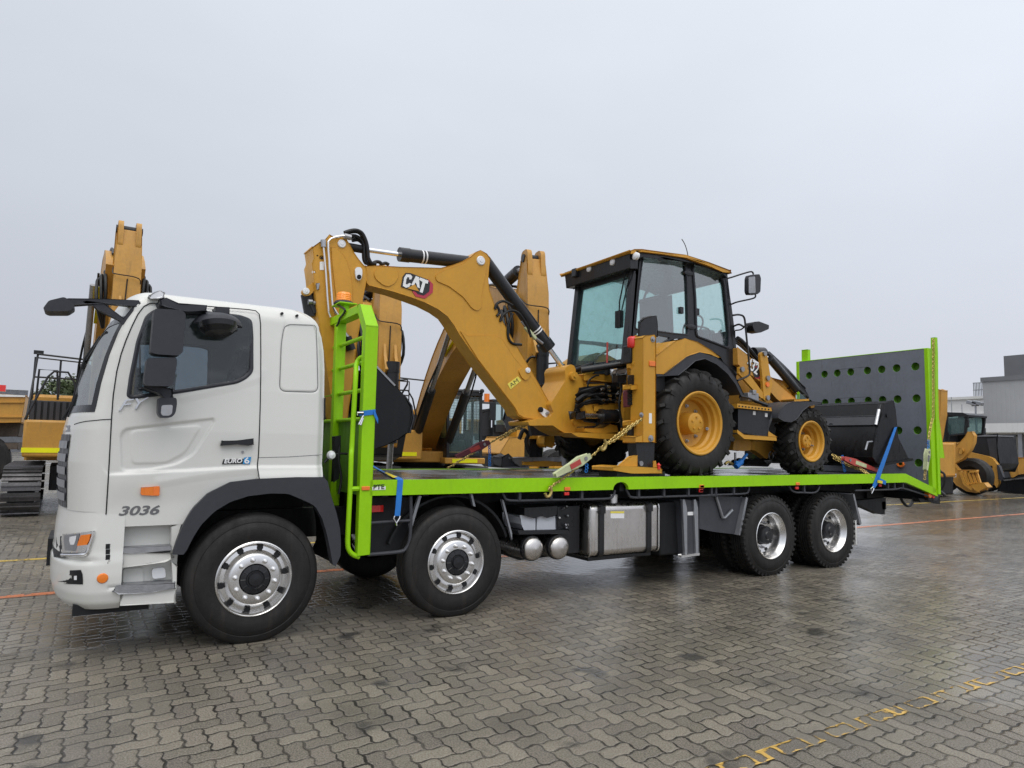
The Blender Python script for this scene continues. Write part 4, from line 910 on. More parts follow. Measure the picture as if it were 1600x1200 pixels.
# ================================================================ BACKHOE LOADER standing on the deck
bh = thing('backhoe_loader', 'yellow and black backhoe loader chained on the truck deck, its boom reaching over the cab', 'backhoe loader', (6.2, 1.25, 1.3))
bk = lambda name, m, bevel=0.0, parent=None, **k: part(name, m, parent or bh, bevel, **k)
def bprism(name, m, fr, pts, y0, y1, bevel=.006, parent=None, r=0.0, yp=None):
    b = bk(name, m, bevel, parent); pl = fr.xz(pts, y0 if yp is None else yp); b.prism(rnd_poly(pl, r, 4) if r else pl, y0, y1); return b.done()
BY0, BY1 = 1.13, 1.37
ZD = 1.295                                         # deck surface
# ---- wheels with lugged tyres and yellow dished rims
def ag_wheel(x, z, r, wd, rim, nl, y0):
    b = MB(); O = (x, y0, z)
    prof = [(rim-.01, .04), (rim+.02, .015), (rim+.06, .0), ((rim+r)/2+.02, -.012), (r-.09, .0), (r-.05, .02), (r-.025, .07), (r-.018, wd/2), (r-.025, wd-.07), (r-.05, wd-.02), (r-.09, wd), ((rim+r)/2, wd+.01), (rim, wd-.03)]
    b.lathe(O, (0, 1, 0), prof, 56)
    for k in range(nl):
        for side in (0, 1):
            a = 2*math.pi*(k+.5*side)/nl; da = .62*2*math.pi/nl*1.25
            def pt(y, ang, rad): return Vector((x+rad*math.cos(ang), y0+y, z+rad*math.sin(ang)))
            ya, yb = (.012, wd*.56) if side == 0 else (wd-.012, wd*.44)
            for (y_0, a_0, r_0), (y_1, a_1, r_1) in zip([(ya, a, r-.045), (ya+(yb-ya)*.2, a+da*.16, r-.006), (ya+(yb-ya)*.6, a+da*.6, r-.004)], [(ya+(yb-ya)*.2, a+da*.16, r-.006), (ya+(yb-ya)*.6, a+da*.6, r-.004), (yb, a+da, r-.006)]):
                p_, q_ = pt(y_0, a_0, r_0), pt(y_1, a_1, r_1); b.bar(p_, q_, .045, .05, ((p_+q_)/2-Vector((x, (p_.y+q_.y)/2, z))))
            p_, q_ = pt(ya, a, r-.045), pt(ya-.012 if side == 0 else ya+.012, a-da*.1, r-.13); b.bar(p_, q_, .05, .03, (0, 1, 0))
    o = b.build('wheel', 'rubber', bh, angle=40)
    rb = MB(); d = wd
    rb.lathe(O, (0, 1, 0), [(rim+.012, .03), (rim+.014, .006), (rim, .0), (rim-.02, .012), (rim-.03, .05), (rim-.055, .07), (rim-.06, .12), (rim-.085, .145), (rim-.09, .22), (rim-.13, .245), (rim*.38, .25), (rim*.36, .20), (rim*.34, .085), (rim*.29, .072), (rim*.0, .07)], 56)
    rim_o = rb.build('rim', 'machine_yellow', o, angle=35)
    for k in range(8):
        a = 2*math.pi*k/8; nb_ = MB(); c_ = (x+rim*.58*math.cos(a), y0+.245, z+rim*.58*math.sin(a)); nb_.lathe(c_, (0, -1, 0), [(.024, 0), (.024, .012), (.015, .014), (.015, .035), (0, .037)], 8); nb_.build('wheel_nut', 'steel', o)
    for k in range(5):
        a = 2*math.pi*k/5+.3; nb_ = MB(); c_ = (x+rim*.2*math.cos(a), y0+.072, z+rim*.2*math.sin(a)); nb_.lathe(c_, (0, -1, 0), [(.016, 0), (.016, .014), (0, .016)], 6); nb_.build('hub_bolt', 'machine_yellow', o)
    nb_ = MB(); nb_.lathe((x+rim*.72, y0+.16, z-.06), (-.5, -1, 0), [(.02, 0), (.02, .02), (.008, .02), (.008, .06), (0, .06)], 10); nb_.build('valve', 'steel', o)
    return o
qc = F(447, 668, Y=.07); qf = F(1272, 800, Y=.07)
rw = ag_wheel(qc.x, ZD+.655, .665, .45, .385, 20, .07); fw_ = ag_wheel(qf.x, ZD+.47, .475, .32, .277, 18, .08)
for o in (rw, fw_): l_ = WL[o.name]; copy_part(o, bh, (l_.x, 2.5-l_.y, l_.z), math.pi)
# ---- rear fenders
YF = .15
fy = [(112, 172), (185, 115), (262, 57), (330, 46), (420, 66), (520, 128), (585, 180), (560, 178), (520, 160), (440, 143), (380, 160), (350, 172), (262, 240), (182, 303), (112, 303)]
bprism('fender', 'machine_yellow', F, fy, YF, .62, .015)
fg = [(182, 305), (262, 243), (352, 174), (385, 160), (440, 146), (520, 163), (565, 180), (640, 240), (700, 328), (762, 452), (745, 458), (700, 380), (640, 300), (560, 232), (475, 192), (405, 208), (345, 262), (282, 312), (122, 322), (122, 306)]
bprism('fender_skirt', 'fender_plastic', F, fg, YF-.03, .62, .008)
for nm, m, pl in (('fender', 'machine_yellow', fy), ('fender_skirt', 'fender_plastic', fg)):
    b = bk(nm, m, .01); b.prism(F.xz(pl, YF), 1.88, 2.36); b.done()
# ---- cab
CY0, CY1 = .60, 1.85
def cxz(pts): return D.xz(pts, CY0)
outer = cxz([(605, 120), (640, 115), (945, 150), (1100, 195), (1205, 245), (1228, 290), (1258, 480), (1285, 690), (1300, 900), (1290, 985), (1250, 960), (1180, 830), (1090, 770), (1000, 735), (900, 705), (840, 715), (740, 770), (700, 850), (560, 880), (538, 870), (560, 700)])
g1 = rnd_poly(cxz([(640, 152), (935, 182), (948, 300), (955, 520), (958, 680), (860, 672), (740, 655), (587, 640), (612, 380)]), .04)
g2 = rnd_poly(cxz([(985, 205), (1050, 215), (1180, 268), (1205, 330), (1225, 520), (1240, 690), (1235, 775), (1160, 745), (1012, 690), (1003, 420)]), .05)
g3 = rnd_poly(cxz([(600, 665), (735, 680), (835, 700), (740, 762), (715, 800), (590, 800)]), .03)
for y0, y1 in ((CY0, CY0+.055), (CY1-.055, CY1)):
    b = bk('cab_frame', 'black_paint', .006); b.holed(outer, [g1, g2, g3], y0, y1, 'y'); fr_ = b.done()
    for g_ in (g1, g2, g3):
        b = bk('side_glass', 'cab_glass', parent=fr_); b.prism(g_, y0+.02, y0+.026); b.done()
    if y0 == CY0:
        b = bk('door_frame', 'dark_plastic', parent=fr_); b.tube([(x, y0-.008, z) for x, z in g2], .016, 8, closed=True); b.done()
        b = bk('glass_seal', 'dark_plastic', parent=fr_); b.tube([(x, y0-.002, z) for x, z in g1], .010, 6, closed=True); b.done()
        for x, y in ((957, 252), (975, 625)):
            b = bk('hinge', 'black_paint', parent=fr_); q = D(x, y, Y=y0); b.lathe((q.x, y0+.005, q.z), (0, -1, 0), [(.0, .028), (.085, .022), (.1, .0)], 24); h_ = b.done(); h_.scale = (1.0, 1, .42)
        for x, y in ((908, 508), (1018, 518)):
            b = bk('latch', 'black_paint', .006, parent=fr_); q = D(x, y, Y=y0); b.box(q.x-.03, q.x+.03, y0-.02, y0+.03, q.z-.05, q.z+.04); b.done()
# rear window wall
rt, rb_ = cxz([(605, 145)])[0], cxz([(538, 872)])[0]
def rear(y, t): return Vector((rt[0]+(rb_[0]-rt[0])*t, y, rt[1]+(rb_[1]-rt[1])*t))
b = bk('rear_frame', 'black_paint', .006)
for y in (CY0+.045, CY1-.045): b.bar(rear(y, 0), rear(y, 1.02), .09, .09, (1, 0, 0))
b.bar(rear(CY0, .10), rear(CY1, .10), .05, .17, (0, 0, 1)); b.bar(rear(CY0, .985), rear(CY1, .985), .06, .06, (0, 0, 1))
rf_ = b.done()
b = bk('rear_glass', 'cab_glass', parent=rf_); p = [rear(CY0+.09, .15), rear(CY1-.09, .15), rear(CY1-.09, .97), rear(CY0+.09, .97)]; b.add(p+[v_+Vector((.006, 0, 0)) for v_ in p], [(0, 1, 2, 3), (7, 6, 5, 4), (0, 4, 5, 1), (1, 5, 6, 2), (2, 6, 7, 3), (3, 7, 4, 0)]); b.done()
# front wall
ft_, fb2 = cxz([(1222, 290)])[0], cxz([(1298, 930)])[0]
b = bk('front_frame', 'black_paint', .006)
def front(y, t): return Vector((ft_[0]+(fb2[0]-ft_[0])*t, y, ft_[1]+(fb2[1]-ft_[1])*t))
for y in (CY0+.03, CY1-.03): b.bar(front(y, -.05), front(y, 1), .07, .06, (1, 0, 0))
b.bar(front(CY0, -.02), front(CY1, -.02), .05, .12); b.bar(front(CY0, .75), front(CY1, .75), .05, .5); b.done()
b = bk('windscreen', 'cab_glass'); p = [front(CY0+.06, .03), front(CY1-.06, .03), front(CY1-.06, .55), front(CY0+.06, .55)]; b.add(p, [(0, 1, 2, 3)]); b.done()
# roof: black fascia with work lamps under a yellow cap
ry0, ry1 = .48, 1.97
cap = D.xz([(552, 96), (580, 86), (632, 86), (780, 106), (940, 130), (1100, 178), (1248, 234), (1252, 250), (1200, 240), (1090, 200), (940, 146), (780, 122), (632, 104), (560, 112)], ry0)
b = bk('roof', 'machine_yellow', .012, seg=3); b.prism(cap, ry0, ry1); roof = b.done()
fas = D.xz([(566, 110), (632, 105), (780, 123), (940, 147), (1090, 201), (1225, 250), (1230, 285), (1200, 262), (1080, 220), (940, 175), (640, 142), (600, 150), (572, 150)], ry0+.03)
b = bk('roof_fascia', 'black_paint', .01, parent=roof); b.prism(fas, ry0+.03, ry1-.03); b.done()
xr = D(590, 150, Y=ry0).x; zr0 = D(600, 150, Y=.6).z
b = bk('roof_fascia', 'black_paint', .01, parent=roof); b.prism([(xr-.02, zr0-.16), (xr+.10, zr0-.16), (xr+.10, zr0+.05), (xr-.05, zr0+.05)], ry0+.06, ry1-.06); b.done()
for x, y in ((592, 134), (432, 174), (270, 221)):
    q = D(x, y, X=xr-.04); b = bk('work_lamp', 'lens_clear'); b.lathe((xr-.035, q.y, q.z), (-1, 0, .15), [(.05, -.02), (.05, .015), (.03, .03), (0, .034)], 20); b.done()
q = D(195, 255, X=xr); b = bk('work_lamp', 'black_paint', .01); b.box(xr-.09, xr+.05, q.y-.05, q.y+.05, q.z-.06, q.z+.06); b.done()
b = bk('antenna', 'chassis_dark'); b.tube(D.v([(955, 130), (945, 85), (930, 45), (912, 16)], 1.0), .006, 6, smooth_path=3); b.done()
# interior
q = D(700, 480, Y=1.2)
b = bk('seat', 'seat_dark', .05, seg=3); b.box(q.x+.1, q.x+.6, .98, 1.48, q.z-.75, q.z-.58); b.prism([(q.x+.08, q.z-.6), (q.x+.2, q.z-.6), (q.x+.16, q.z+.1), (q.x+.06, q.z+.1)], 1.0, 1.46); b.done()
b = bk('console', 'interior', .03); b.box(q.x+.9, q.x+1.15, 1.05, 1.4, q.z-.9, q.z-.25); b.prism([(q.x+.05, q.z-.9), (q.x+1.3, q.z-.9), (q.x+1.3, q.z-.8), (q.x+.05, q.z-.8)], CY0+.06, CY1-.06); b.done()
b = bk('steering_wheel', 'interior'); b.tube([(q.x+.85+.06*math.sin(a), 1.22+.19*math.cos(a), q.z-.2+.17*math.sin(a)) for a in (2*math.pi*k/20 for k in range(20))], .014, 6, closed=True); b.done()
b = bk('joystick', 'interior'); 
for x, y, Y_ in ((690, 335, 1.0), (668, 375, 1.05), (1170, 662, 1.0)): q2 = D(x, y, Y=Y_); b.tube([q2+Vector((.05, 0, .03)), q2, q2+Vector((-.05, 0, -.12))], .016, 6)
b.tube(D.v([(1010, 620), (1095, 640), (1115, 700), (1110, 780)], .8), .014, 6, smooth_path=3); b.done()
b = bk('wiper', 'chassis_dark'); pw = [D(x, y, X=rear(.7, .4).x-.03) for x, y in ((525, 220), (505, 330), (480, 450), (478, 515))]; b.tube(pw, .010, 6); b.tube([D(x, y, X=rear(.7, .4).x-.03) for x, y in ((560, 235), (520, 400), (495, 510))], .008, 6); b.box(pw[-1].x-.03, pw[-1].x+.03, pw[-1].y-.05, pw[-1].y+.05, pw[-1].z-.22, pw[-1].z); b.done()
# mirrors and hand rail on the front pillar
mq = D(1408, 332, Y=.42)
b = bk('mirror_arm', 'black_paint'); b.tube([D(1225, 290, Y=.6), D(1262, 280, Y=.55), D(1330, 258, Y=.48), D(1395, 242, Y=.43), D(1410, 262, Y=.42)], .012, 8, smooth_path=4); b.tube([D(1258, 468, Y=.6), D(1300, 452, Y=.5), D(1400, 430, Y=.43), D(1424, 415, Y=.42), D(1420, 395, Y=.42)], .012, 8, smooth_path=4); ma = b.done()
b = bk('mirror', 'dark_plastic', .03, parent=ma, seg=4); b.prism(rnd_poly([(q_.x, q_.z) for q_ in D.v([(1372, 268), (1440, 262), (1450, 290), (1446, 385), (1425, 402), (1372, 402), (1363, 380), (1364, 290)], .42)], .02), .39, .46); b.done()
b = bk('mirror_glass', 'steel', parent=ma); b.prism(rnd_poly([(q_.x, q_.z) for q_ in D.v([(1376, 280), (1420, 275), (1424, 390), (1376, 392)], .388)], .02), .384, .389); b.done()
b = bk('lamp_arm', 'black_paint'); b.tube([D(1275, 620, Y=.6), D(1310, 608, Y=.5), D(1345, 625, Y=.45), D(1375, 625, Y=.42)], .014, 8, smooth_path=3); b.tube([D(1285, 650, Y=.58), D(1320, 645, Y=.5), D(1345, 628, Y=.45)], .01, 6, smooth_path=3); la_ = b.done()
b = bk('work_lamp', 'black_paint', .015, parent=la_); b.prism(rnd_poly([(q_.x, q_.z) for q_ in D.v([(1375, 620), (1385, 595), (1420, 592), (1490, 618), (1488, 645), (1430, 670), (1390, 662)], .4)], .015), .33, .47); b.done()
b = bk('hand_rail', 'black_paint'); b.tube(D.v([(1268, 545), (1310, 541), (1345, 560), (1356, 640), (1372, 800), (1384, 930), (1372, 965), (1330, 985), (1300, 998)], .42), .014, 8, smooth_path=4); b.done()
# ---- tractor body between the wheels
b = bk('chassis', 'chassis_dark', .01); x0 = qc.x; b.box(x0-.7, x0+2.7, .95, 1.55, 1.85, 2.25); b.box(x0-.65, x0+.7, .65, 1.85, 2.2, 2.62); b.box(x0-.2, x0+.2, .5, 2.0, 1.8, 2.15); b.box(qf.x-.12, qf.x+.12, .45, 2.05, 1.65, 1.85); b.done()
b = bk('hood', 'machine_yellow', .05, seg=3); hz = F(1100, 330, Y=1.2).z; b.prism([(x0+1.1, 2.2), (qf.x+.75, 2.2), (qf.x+.75, hz-.28), (qf.x+.55, hz-.12), (x0+1.1, hz+.03)], .92, 1.58); b.done()
bprism('toolbox', 'black_paint', F, [(712, 560), (965, 572), (962, 640), (940, 700), (938, 758), (712, 735)], .16, .8, .02)
bprism('step_plate', 'machine_yellow', F, [(716, 522), (965, 550), (968, 574), (716, 552)], .1, .55, .004)
b = bk('step_slots', 'chassis_dark'); 
for k in range(10): q = F(730+24*k, 539+2.7*k, Y=.098); b.box(q.x-.014, q.x+.014, .096, .102, q.z-.008, q.z+.008)
b.done()
bprism('step_plate', 'machine_yellow', F, [(765, 748), (1003, 765), (1003, 792), (765, 780), (715, 738), (715, 715)], .14, .45, .004)
bprism('step_hanger', 'machine_yellow', F, [(945, 725), (1003, 765), (945, 765)], .15, .19, .004)
bprism('frame_plate', 'loader_yellow', F, [(690, 788), (760, 775), (822, 800), (822, 862), (760, 868), (680, 862)], .5, .6, .006)
bprism('frame_plate', 'loader_yellow', F, [(822, 800), (985, 800), (990, 865), (930, 925), (850, 868), (822, 862)], .62, .72, .006)
b = bk('lift_eye', 'steel'); q = F(700, 880, Y=.5); b.cyl(q, q+Vector((0, 0, -.18)), .015, n=8); q = F(965, 905, Y=.6); b.tube([(q.x+.05*math.cos(a), .6, q.z+.06*math.sin(a)) for a in (2*math.pi*k/14 for k in range(14))], .009, 6, closed=True); b.done()
for x, y in ((840, 590), (928, 605)):
    q = F(x, y, Y=.158); b = bk('sticker', 'decal_white'); b.box(q.x-.025, q.x+.025, .156, .162, q.z-.025, q.z+.025); b.done()
b = bk('engine_hose', 'hose')
for k in range(6): b.tube([F(x+random.uniform(-8, 8), y+random.uniform(-8, 8), Y=.35+.05*k) for x, y in ((740, 470), (800, 480), (850, 500), (960, 545), (1010, 590))], .016, 6, smooth_path=3)
b.done()
b = bk('valve_bank', 'grey_metal', .006); q = F(810, 475, Y=.4); b.box(q.x-.1, q.x+.12, .35, .5, q.z-.05, q.z+.06); b.box(q.x-.02, q.x+.05, .33, .4, q.z+.04, q.z+.1); b.done()
# ---- front fender
ffp = [(1013, 625), (1016, 600), (1035, 560), (1070, 528), (1105, 512), (1200, 503), (1290, 508), (1335, 515), (1335, 527), (1290, 528), (1240, 540), (1195, 575), (1160, 625), (1140, 642), (1110, 655), (1060, 652)]
bprism('front_fender', 'fender_plastic', F, ffp, .07, .46, .015); b = bk('front_fender', 'fender_plastic', .015); b.prism(F.xz(ffp, .07), 2.04, 2.43); b.done()
bprism('fender_bracket', 'machine_yellow', F, [(1130, 488), (1240, 488), (1245, 500), (1135, 502)], .3, .6, .004); bprism('fender_bracket', 'machine_yellow', F, [(1248, 528), (1285, 528), (1280, 548), (1262, 552)], .1, .2, .004)
# ---- loader arms
arm = [(716, 108), (792, 164), (882, 252), (962, 326), (1152, 490), (1335, 640), (1310, 700), (1062, 532), (1000, 482), (900, 372), (800, 300), (718, 232)]
for y0 in (.52, 1.86):
    b = bk('loader_arm', 'loader_yellow', .008); b.prism(F.xz(arm, .52), y0, y0+.12); lo_arm = b.done()
    b = bk('tower_plate', 'machine_yellow', .006, parent=lo_arm); b.prism(rnd_poly(F.xz([(888, 160), (900, 140), (925, 142), (942, 175), (965, 330), (978, 372), (955, 490), (937, 506), (915, 494), (905, 330)], .46), .01), y0-.05, y0-.01); b.done()
    b = bk('link_bar', 'machine_yellow', .006, parent=lo_arm); b.prism(rnd_poly(F.xz([(730, 252), (752, 246), (775, 262), (918, 455), (912, 485), (890, 478), (728, 300)], .47), .01), y0-.045, y0-.01); b.done()
    if y0 < 1:
        for x, y, m in ((750, 268, 'steel'), (938, 333, 'steel'), (937, 478, 'steel'), (915, 152, 'steel')):
            b = bk('pin', m, parent=lo_arm); q = F(x, y, Y=.46); b.cyl((q.x, .44, q.z), (q.x, .50, q.z), .036, n=20); b.done()
        dot = F(938, 380, Y=.46); b = bk('reflector', 'orange_dot', parent=lo_arm); b.cyl((dot.x, .452, dot.z), (dot.x, .47, dot.z), .035, n=20); b.done()
p0 = F(778, 250, Y=.515); p1 = F(864, 318, Y=.515); dd = (p1-p0); dn = Vector((-dd.z, 0, dd.x)).normalized()
b = bk('decal_hexagon', 'decal_red'); c_ = F(862, 292, Y=.518); b.prism(circ(c_.x, c_.z, .10, 6), .516, .521); b.done()
b = bk('decal_hexagon', 'decal_black'); b.prism(circ(c_.x-.02, c_.z, .085, 6), .513, .518); b.done()
text('432', 'lettering', 'decal_black', bh, p0-Vector((0, .002, 0)), dd, dn, .17, width=dd.length*.92, bold=.05, extrude=.001)
text('432', 'lettering', 'decal_white', bh, p0-Vector((0, .004, 0)), dd, dn, .17, width=dd.length*.92, bold=.015, extrude=.003)
b = bk('loader_hose', 'hose')
for k in range(7):
    o_ = k*9; b.tube([F(x, y, Y=.72+.07*k) for x, y in ((930+o_*.3, 150-o_*.1), (980+o_*.3, 190), (1040+o_*.4, 262-o_*.2), (1110+o_*.5, 352-o_*.4), (1170+o_*.5, 420-o_*.3), (1235, 478))], .022, 8, smooth_path=4)
for k in range(3): b.tube([F(x, y, Y=.75+.1*k) for x, y in ((715, 40+15*k), (745, 60+15*k), (800, 120+10*k), (860, 190), (900, 210))], .035, 8, smooth_path=3)
b.done()
b = bk('lift_cylinder', 'black_paint'); b.cyl(F(955, 190, Y=.66), F(1150, 420, Y=.66), .06, n=16); b.cyl(F(830, 150, Y=.8), F(905, 150, Y=.8), .09, n=16); b.done()
b = bk('guard_rail', 'black_paint'); b.tube(F.v([(910, 122), (1020, 215), (1130, 322), (1215, 408)], .95), .014, 8); b.tube(F.v([(1100, 330), (1128, 355), (1120, 400), (1085, 408)], .7), .012, 8, smooth_path=3); b.done()
b = bk('coolant_bottle', 'cab_glass', .01); q = F(1180, 478, Y=.7); b.box(q.x-.06, q.x+.06, .65, .75, q.z-.03, q.z+.05); b.done()
# ---- loader bucket
bp = G.xz([(683, 548), (740, 530), (752, 600), (768, 775), (832, 905), (862, 925), (640, 962), (598, 900), (600, 850), (640, 690)], .07)
sh_o = G.xz([(740, 530), (683, 548), (640, 690), (600, 850), (598, 900), (640, 962), (862, 925)], .07)
def offs(pl, d):
    out = []
    for i, p_ in enumerate(pl):
        a_ = Vector(pl[max(0, i-1)]); c_ = Vector(pl[min(len(pl)-1, i+1)]); t = (c_-a_).normalized(); out.append((p_[0]-t.y*d, p_[1]+t.x*d))
    return out
b = bk('bucket', 'bucket_black', .006); b.prism(sh_o+offs(sh_o, .03)[::-1], .09, 2.41); lb = b.done()
for y0, y1 in ((.06, .092), (2.408, 2.44)):
    b = bk('bucket_side', 'bucket_black', .008, parent=lb); b.prism(bp, y0, y1); b.done()
q = G(700, 628, Y=.055); b = bk('bucket_bolt', 'bucket_black', parent=lb); b.cyl((q.x, .045, q.z), (q.x, .065, q.z), .03, n=16); b.done()
b = bk('cutting_edge', 'bucket_black', .006, parent=lb); b.prism(G.xz([(640, 950), (800, 922), (862, 912), (868, 922), (640, 966)], .05), .04, 2.46); b.done()
for y in (.75, 1.75):
    b = bk('bucket_rib', 'bucket_black', .006, parent=lb); b.prism(G.xz([(660, 600), (683, 560), (640, 690), (600, 850), (540, 840), (560, 720)], .6), y, y+.03); b.done()
b = bk('bucket_cylinder', 'black_paint'); b.cyl(G(330, 700, Y=.85), G(440, 695, Y=.85), .05, n=16); b.done()
b = bk('bucket_cylinder', 'black_paint'); b.cyl(G(655, 560, Y=.14), G(603, 800, Y=.14), .035, n=14); rod_ = b.done()
b = bk('rod', 'alloy', parent=rod_); b.cyl(G(646, 590, Y=.09), G(625, 690, Y=.09), .024, n=14); b.done()
b = bk('rod', 'grey_metal', parent=rod_); b.tube(G.v([(600, 800), (572, 802), (558, 855)], .09), .014, 8); b.done()
b = bk('back_beam', 'charcoal', .01, parent=lb); b.prism(G.xz([(636, 630), (650, 630), (628, 692), (612, 692)], .12), .12, 2.38); b.done()
b = bk('back_lip', 'black_paint', .006, parent=lb); b.prism(G.xz([(668, 556), (684, 548), (676, 585), (664, 585)], .12), .1, 2.4); b.done()
b = bk('bucket_hose', 'hose'); b.tube(G.v([(430, 690), (470, 672), (540, 690), (590, 715)], .7), .014, 6, smooth_path=4); b.tube(G.v([(430, 720), (480, 760), (560, 770), (600, 740)], .75), .014, 6, smooth_path=4); b.done()
b = bk('quick_coupler', 'bucket_black', .01); x0 = G(560, 700, Y=1.2).x; b.box(x0-.35, x0-.02, .8, 1.7, 1.55, 1.9); b.done()
# ---- stabilisers
ys0, ys1 = .10, .30
bprism('stabiliser_tower', 'machine_yellow', E, [(1280, 735), (1282, -190), (1300, -205), (1385, -205), (1396, -190), (1394, 748), (1210, 748), (1210, 700), (1280, 690)], ys0, ys1, .01)
st = bprism('stabiliser_leg', 'black_paint', E, [(1218, 752), (1384, 752), (1384, 975), (1240, 975)], ys0+.03, ys1-.03, .006)
bprism('stabiliser_pad', 'machine_yellow', E, [(1016, 972), (1100, 964), (1440, 975), (1452, 992), (1452, 1026), (1180, 1022), (1016, 1000)], .05, .42, .006, parent=st)
bprism('pad_gusset', 'machine_yellow', E, [(1060, 972), (1165, 880), (1232, 868), (1234, 975)], .12, .15, .005, parent=st); bprism('pad_gusset', 'machine_yellow', E, [(1376, 915), (1396, 915), (1410, 975), (1376, 975)], .12, .15, .004, parent=st)
b = bk('pad_pin', 'steel', parent=st); q = E(1268, 938, Y=.12); b.cyl((q.x, .115, q.z), (q.x, .14, q.z), .03, n=16); b.done()
b = bk('rubber_foot', 'chassis_dark', parent=st); q0, q1 = E(1040, 1020, Y=.1), E(1470, 1025, Y=.1); b.box(q0.x, q1.x, .08, .4, ZD+.003, q0.z+.01); b.done()
b = bk('tow_pin', 'red_lens'); q = E(1418, 968, Y=.06); b.lathe((q.x, .05, q.z-.03), (0, 0, 1), [(.02, 0), (.02, .04), (.03, .05), (.0, .08)], 12); b.done()
for fr, x, y, r_ in ((D, 710, 712, .036), (E, 1352, 715, .04), (E, 1268, 505, .03)):
    q = fr(x, y, Y=ys0); b = bk('tower_bolt', 'steel'); b.lathe((q.x, ys0+.002, q.z), (0, -1, 0), [(r_, 0), (r_, .008), (r_*.55, .01), (r_*.55, .025), (0, .027)], 16); b.done()
dl = E(1364, 48, Y=ys0); b = bk('reflector', 'orange_dot', .004); b.box(dl.x-.05, dl.x+.045, ys0-.014, ys0+.01, dl.z-.03, dl.z+.03); b.done()
dl = E(1349, 535, Y=ys0); b = bk('sticker', 'decal_white'); b.box(dl.x-.022, dl.x+.022, ys0-.003, ys0+.01, dl.z-.06, dl.z+.06); b.done()
bprism('plate', 'black_paint', D, [(622, 690), (624, 590), (650, 565), (700, 552), (735, 552), (742, 600), (742, 690)], .26, .29, .01)
b = bk('tail_lamp', 'red_lens', .02, seg=4); q = D(568, 733, Y=.3); b.lathe((q.x, q.y, q.z-.075), (0, 0, 1), [(0, 0), (.05, .0), (.062, .03), (.062, .12), (.05, .145), (0, .15)], 20); b.done()
b = bk('lamp_box', 'black_paint', .01); q0, q1 = D(548, 770, Y=.3), D(590, 880, Y=.3); b.box(q0.x, q1.x, .28, .42, q1.z, q0.z+.03); b.done()
bprism('tower_arm', 'machine_yellow', D, [(555, 880), (590, 865), (595, 690), (620, 680), (620, 905), (555, 912)], .3, .36, .006)
b = bk('tower_knuckle', 'machine_yellow'); q = D(604, 885, Y=.28); b.cyl((q.x, .24, q.z), (q.x, .36, q.z), .085, n=24); b.done()
# far stabiliser
b = bk('stabiliser_tower', 'machine_yellow', .008); x0, x1 = E(276, 700, Y=2.2).x, E(392, 700, Y=2.2).x; zt_ = E(300, 600, Y=2.2).z; b.box(x0-.02, x1+.02, 2.18, 2.38, E(300, 720, Y=2.2).z, E(300, 690, Y=2.2).z+1.2 if False else zt_+.25); b.done()
b = bk('stabiliser_leg', 'black_paint', .006); b.box(x0, x1, 2.21, 2.35, E(300, 915, Y=2.2).z, E(300, 700, Y=2.2).z); st2 = b.done()
bprism('stabiliser_pad', 'machine_yellow', E, [(215, 925), (420, 918), (555, 925), (558, 955), (400, 962), (215, 950)], 2.12, 2.45, .006, parent=st2)
bprism('guard_plate', 'charcoal', E, [(272, 600), (480, 590), (545, 640), (600, 690), (290, 690)], 1.9, 1.95, .006)
bprism('stabiliser_cylinder', 'machine_yellow', E, [(400, 690), (480, 685), (490, 770), (470, 790), (410, 785), (396, 760)], 2.0, 2.15, .03)
b = bk('stabiliser_hose', 'hose'); b.tube(E.v([(180, 720), (215, 640), (260, 680), (240, 740), (270, 850)], 2.1), .03, 8, smooth_path=4); b.tube(E.v([(500, 730), (530, 800), (545, 870)], 2.1), .012, 6, smooth_path=3); b.done()
bprism('frame_foot', 'charcoal', E, [(10, 960), (20, 880), (80, 860), (110, 880), (150, 930), (200, 960)], 2.2, 2.4, .02)
bprism('foot_plate', 'steel', E, [(100, 890), (190, 885), (560, 880), (600, 900), (610, 960), (190, 962), (140, 940)], 2.15, 2.3, .01)
# ---- rear frame and swing casting
SY0, SY1 = 1.02, 1.48
sw = [(590, 200), (592, 150), (585, 110), (600, 75), (640, 52), (672, 66), (684, 100), (682, 140), (745, 165), (778, 200), (780, 240), (745, 300), (705, 370), (690, 420), (672, 470), (668, 535), (740, 545), (755, 565), (860, 580), (862, 600), (770, 608), (690, 610), (690, 660), (860, 668), (862, 695), (640, 692), (545, 645), (480, 598), (270, 600), (255, 560), (460, 520), (485, 480), (456, 412)]
bprism('swing_frame', 'machine_yellow', E, sw, SY0, SY1, .02, r=.02)
b = bk('swing_pin', 'machine_yellow'); q = E(650, 160, Y=SY0); b.cyl((q.x, SY0-.06, q.z), (q.x, SY1+.05, q.z), .055, n=24); b.cyl((q.x, SY0-.075, q.z), (q.x, SY0-.05, q.z), .022, n=12); b.done()
b = bk('swing_pin', 'machine_yellow'); q = E(672, 565, Y=SY0); b.cyl((q.x, SY0-.02, q.z), (q.x, SY0+.05, q.z), .045, n=16); b.done()
bprism('swing_arm', 'machine_yellow', E, [(750, 145), (810, 138), (1050, 150), (1060, 220), (830, 195), (760, 190)], .98, 1.1, .01); bprism('swing_arm', 'machine_yellow', E, [(770, 225), (935, 230), (938, 252), (775, 255)], .98, 1.1, .008)
bprism('frame_rail', 'machine_yellow', E, [(1050, 95), (1200, 95), (1205, 165), (1180, 180), (1165, 700), (1180, 722), (1110, 725), (1118, 240), (1112, 150), (1050, 140)], .62, .67, .008)
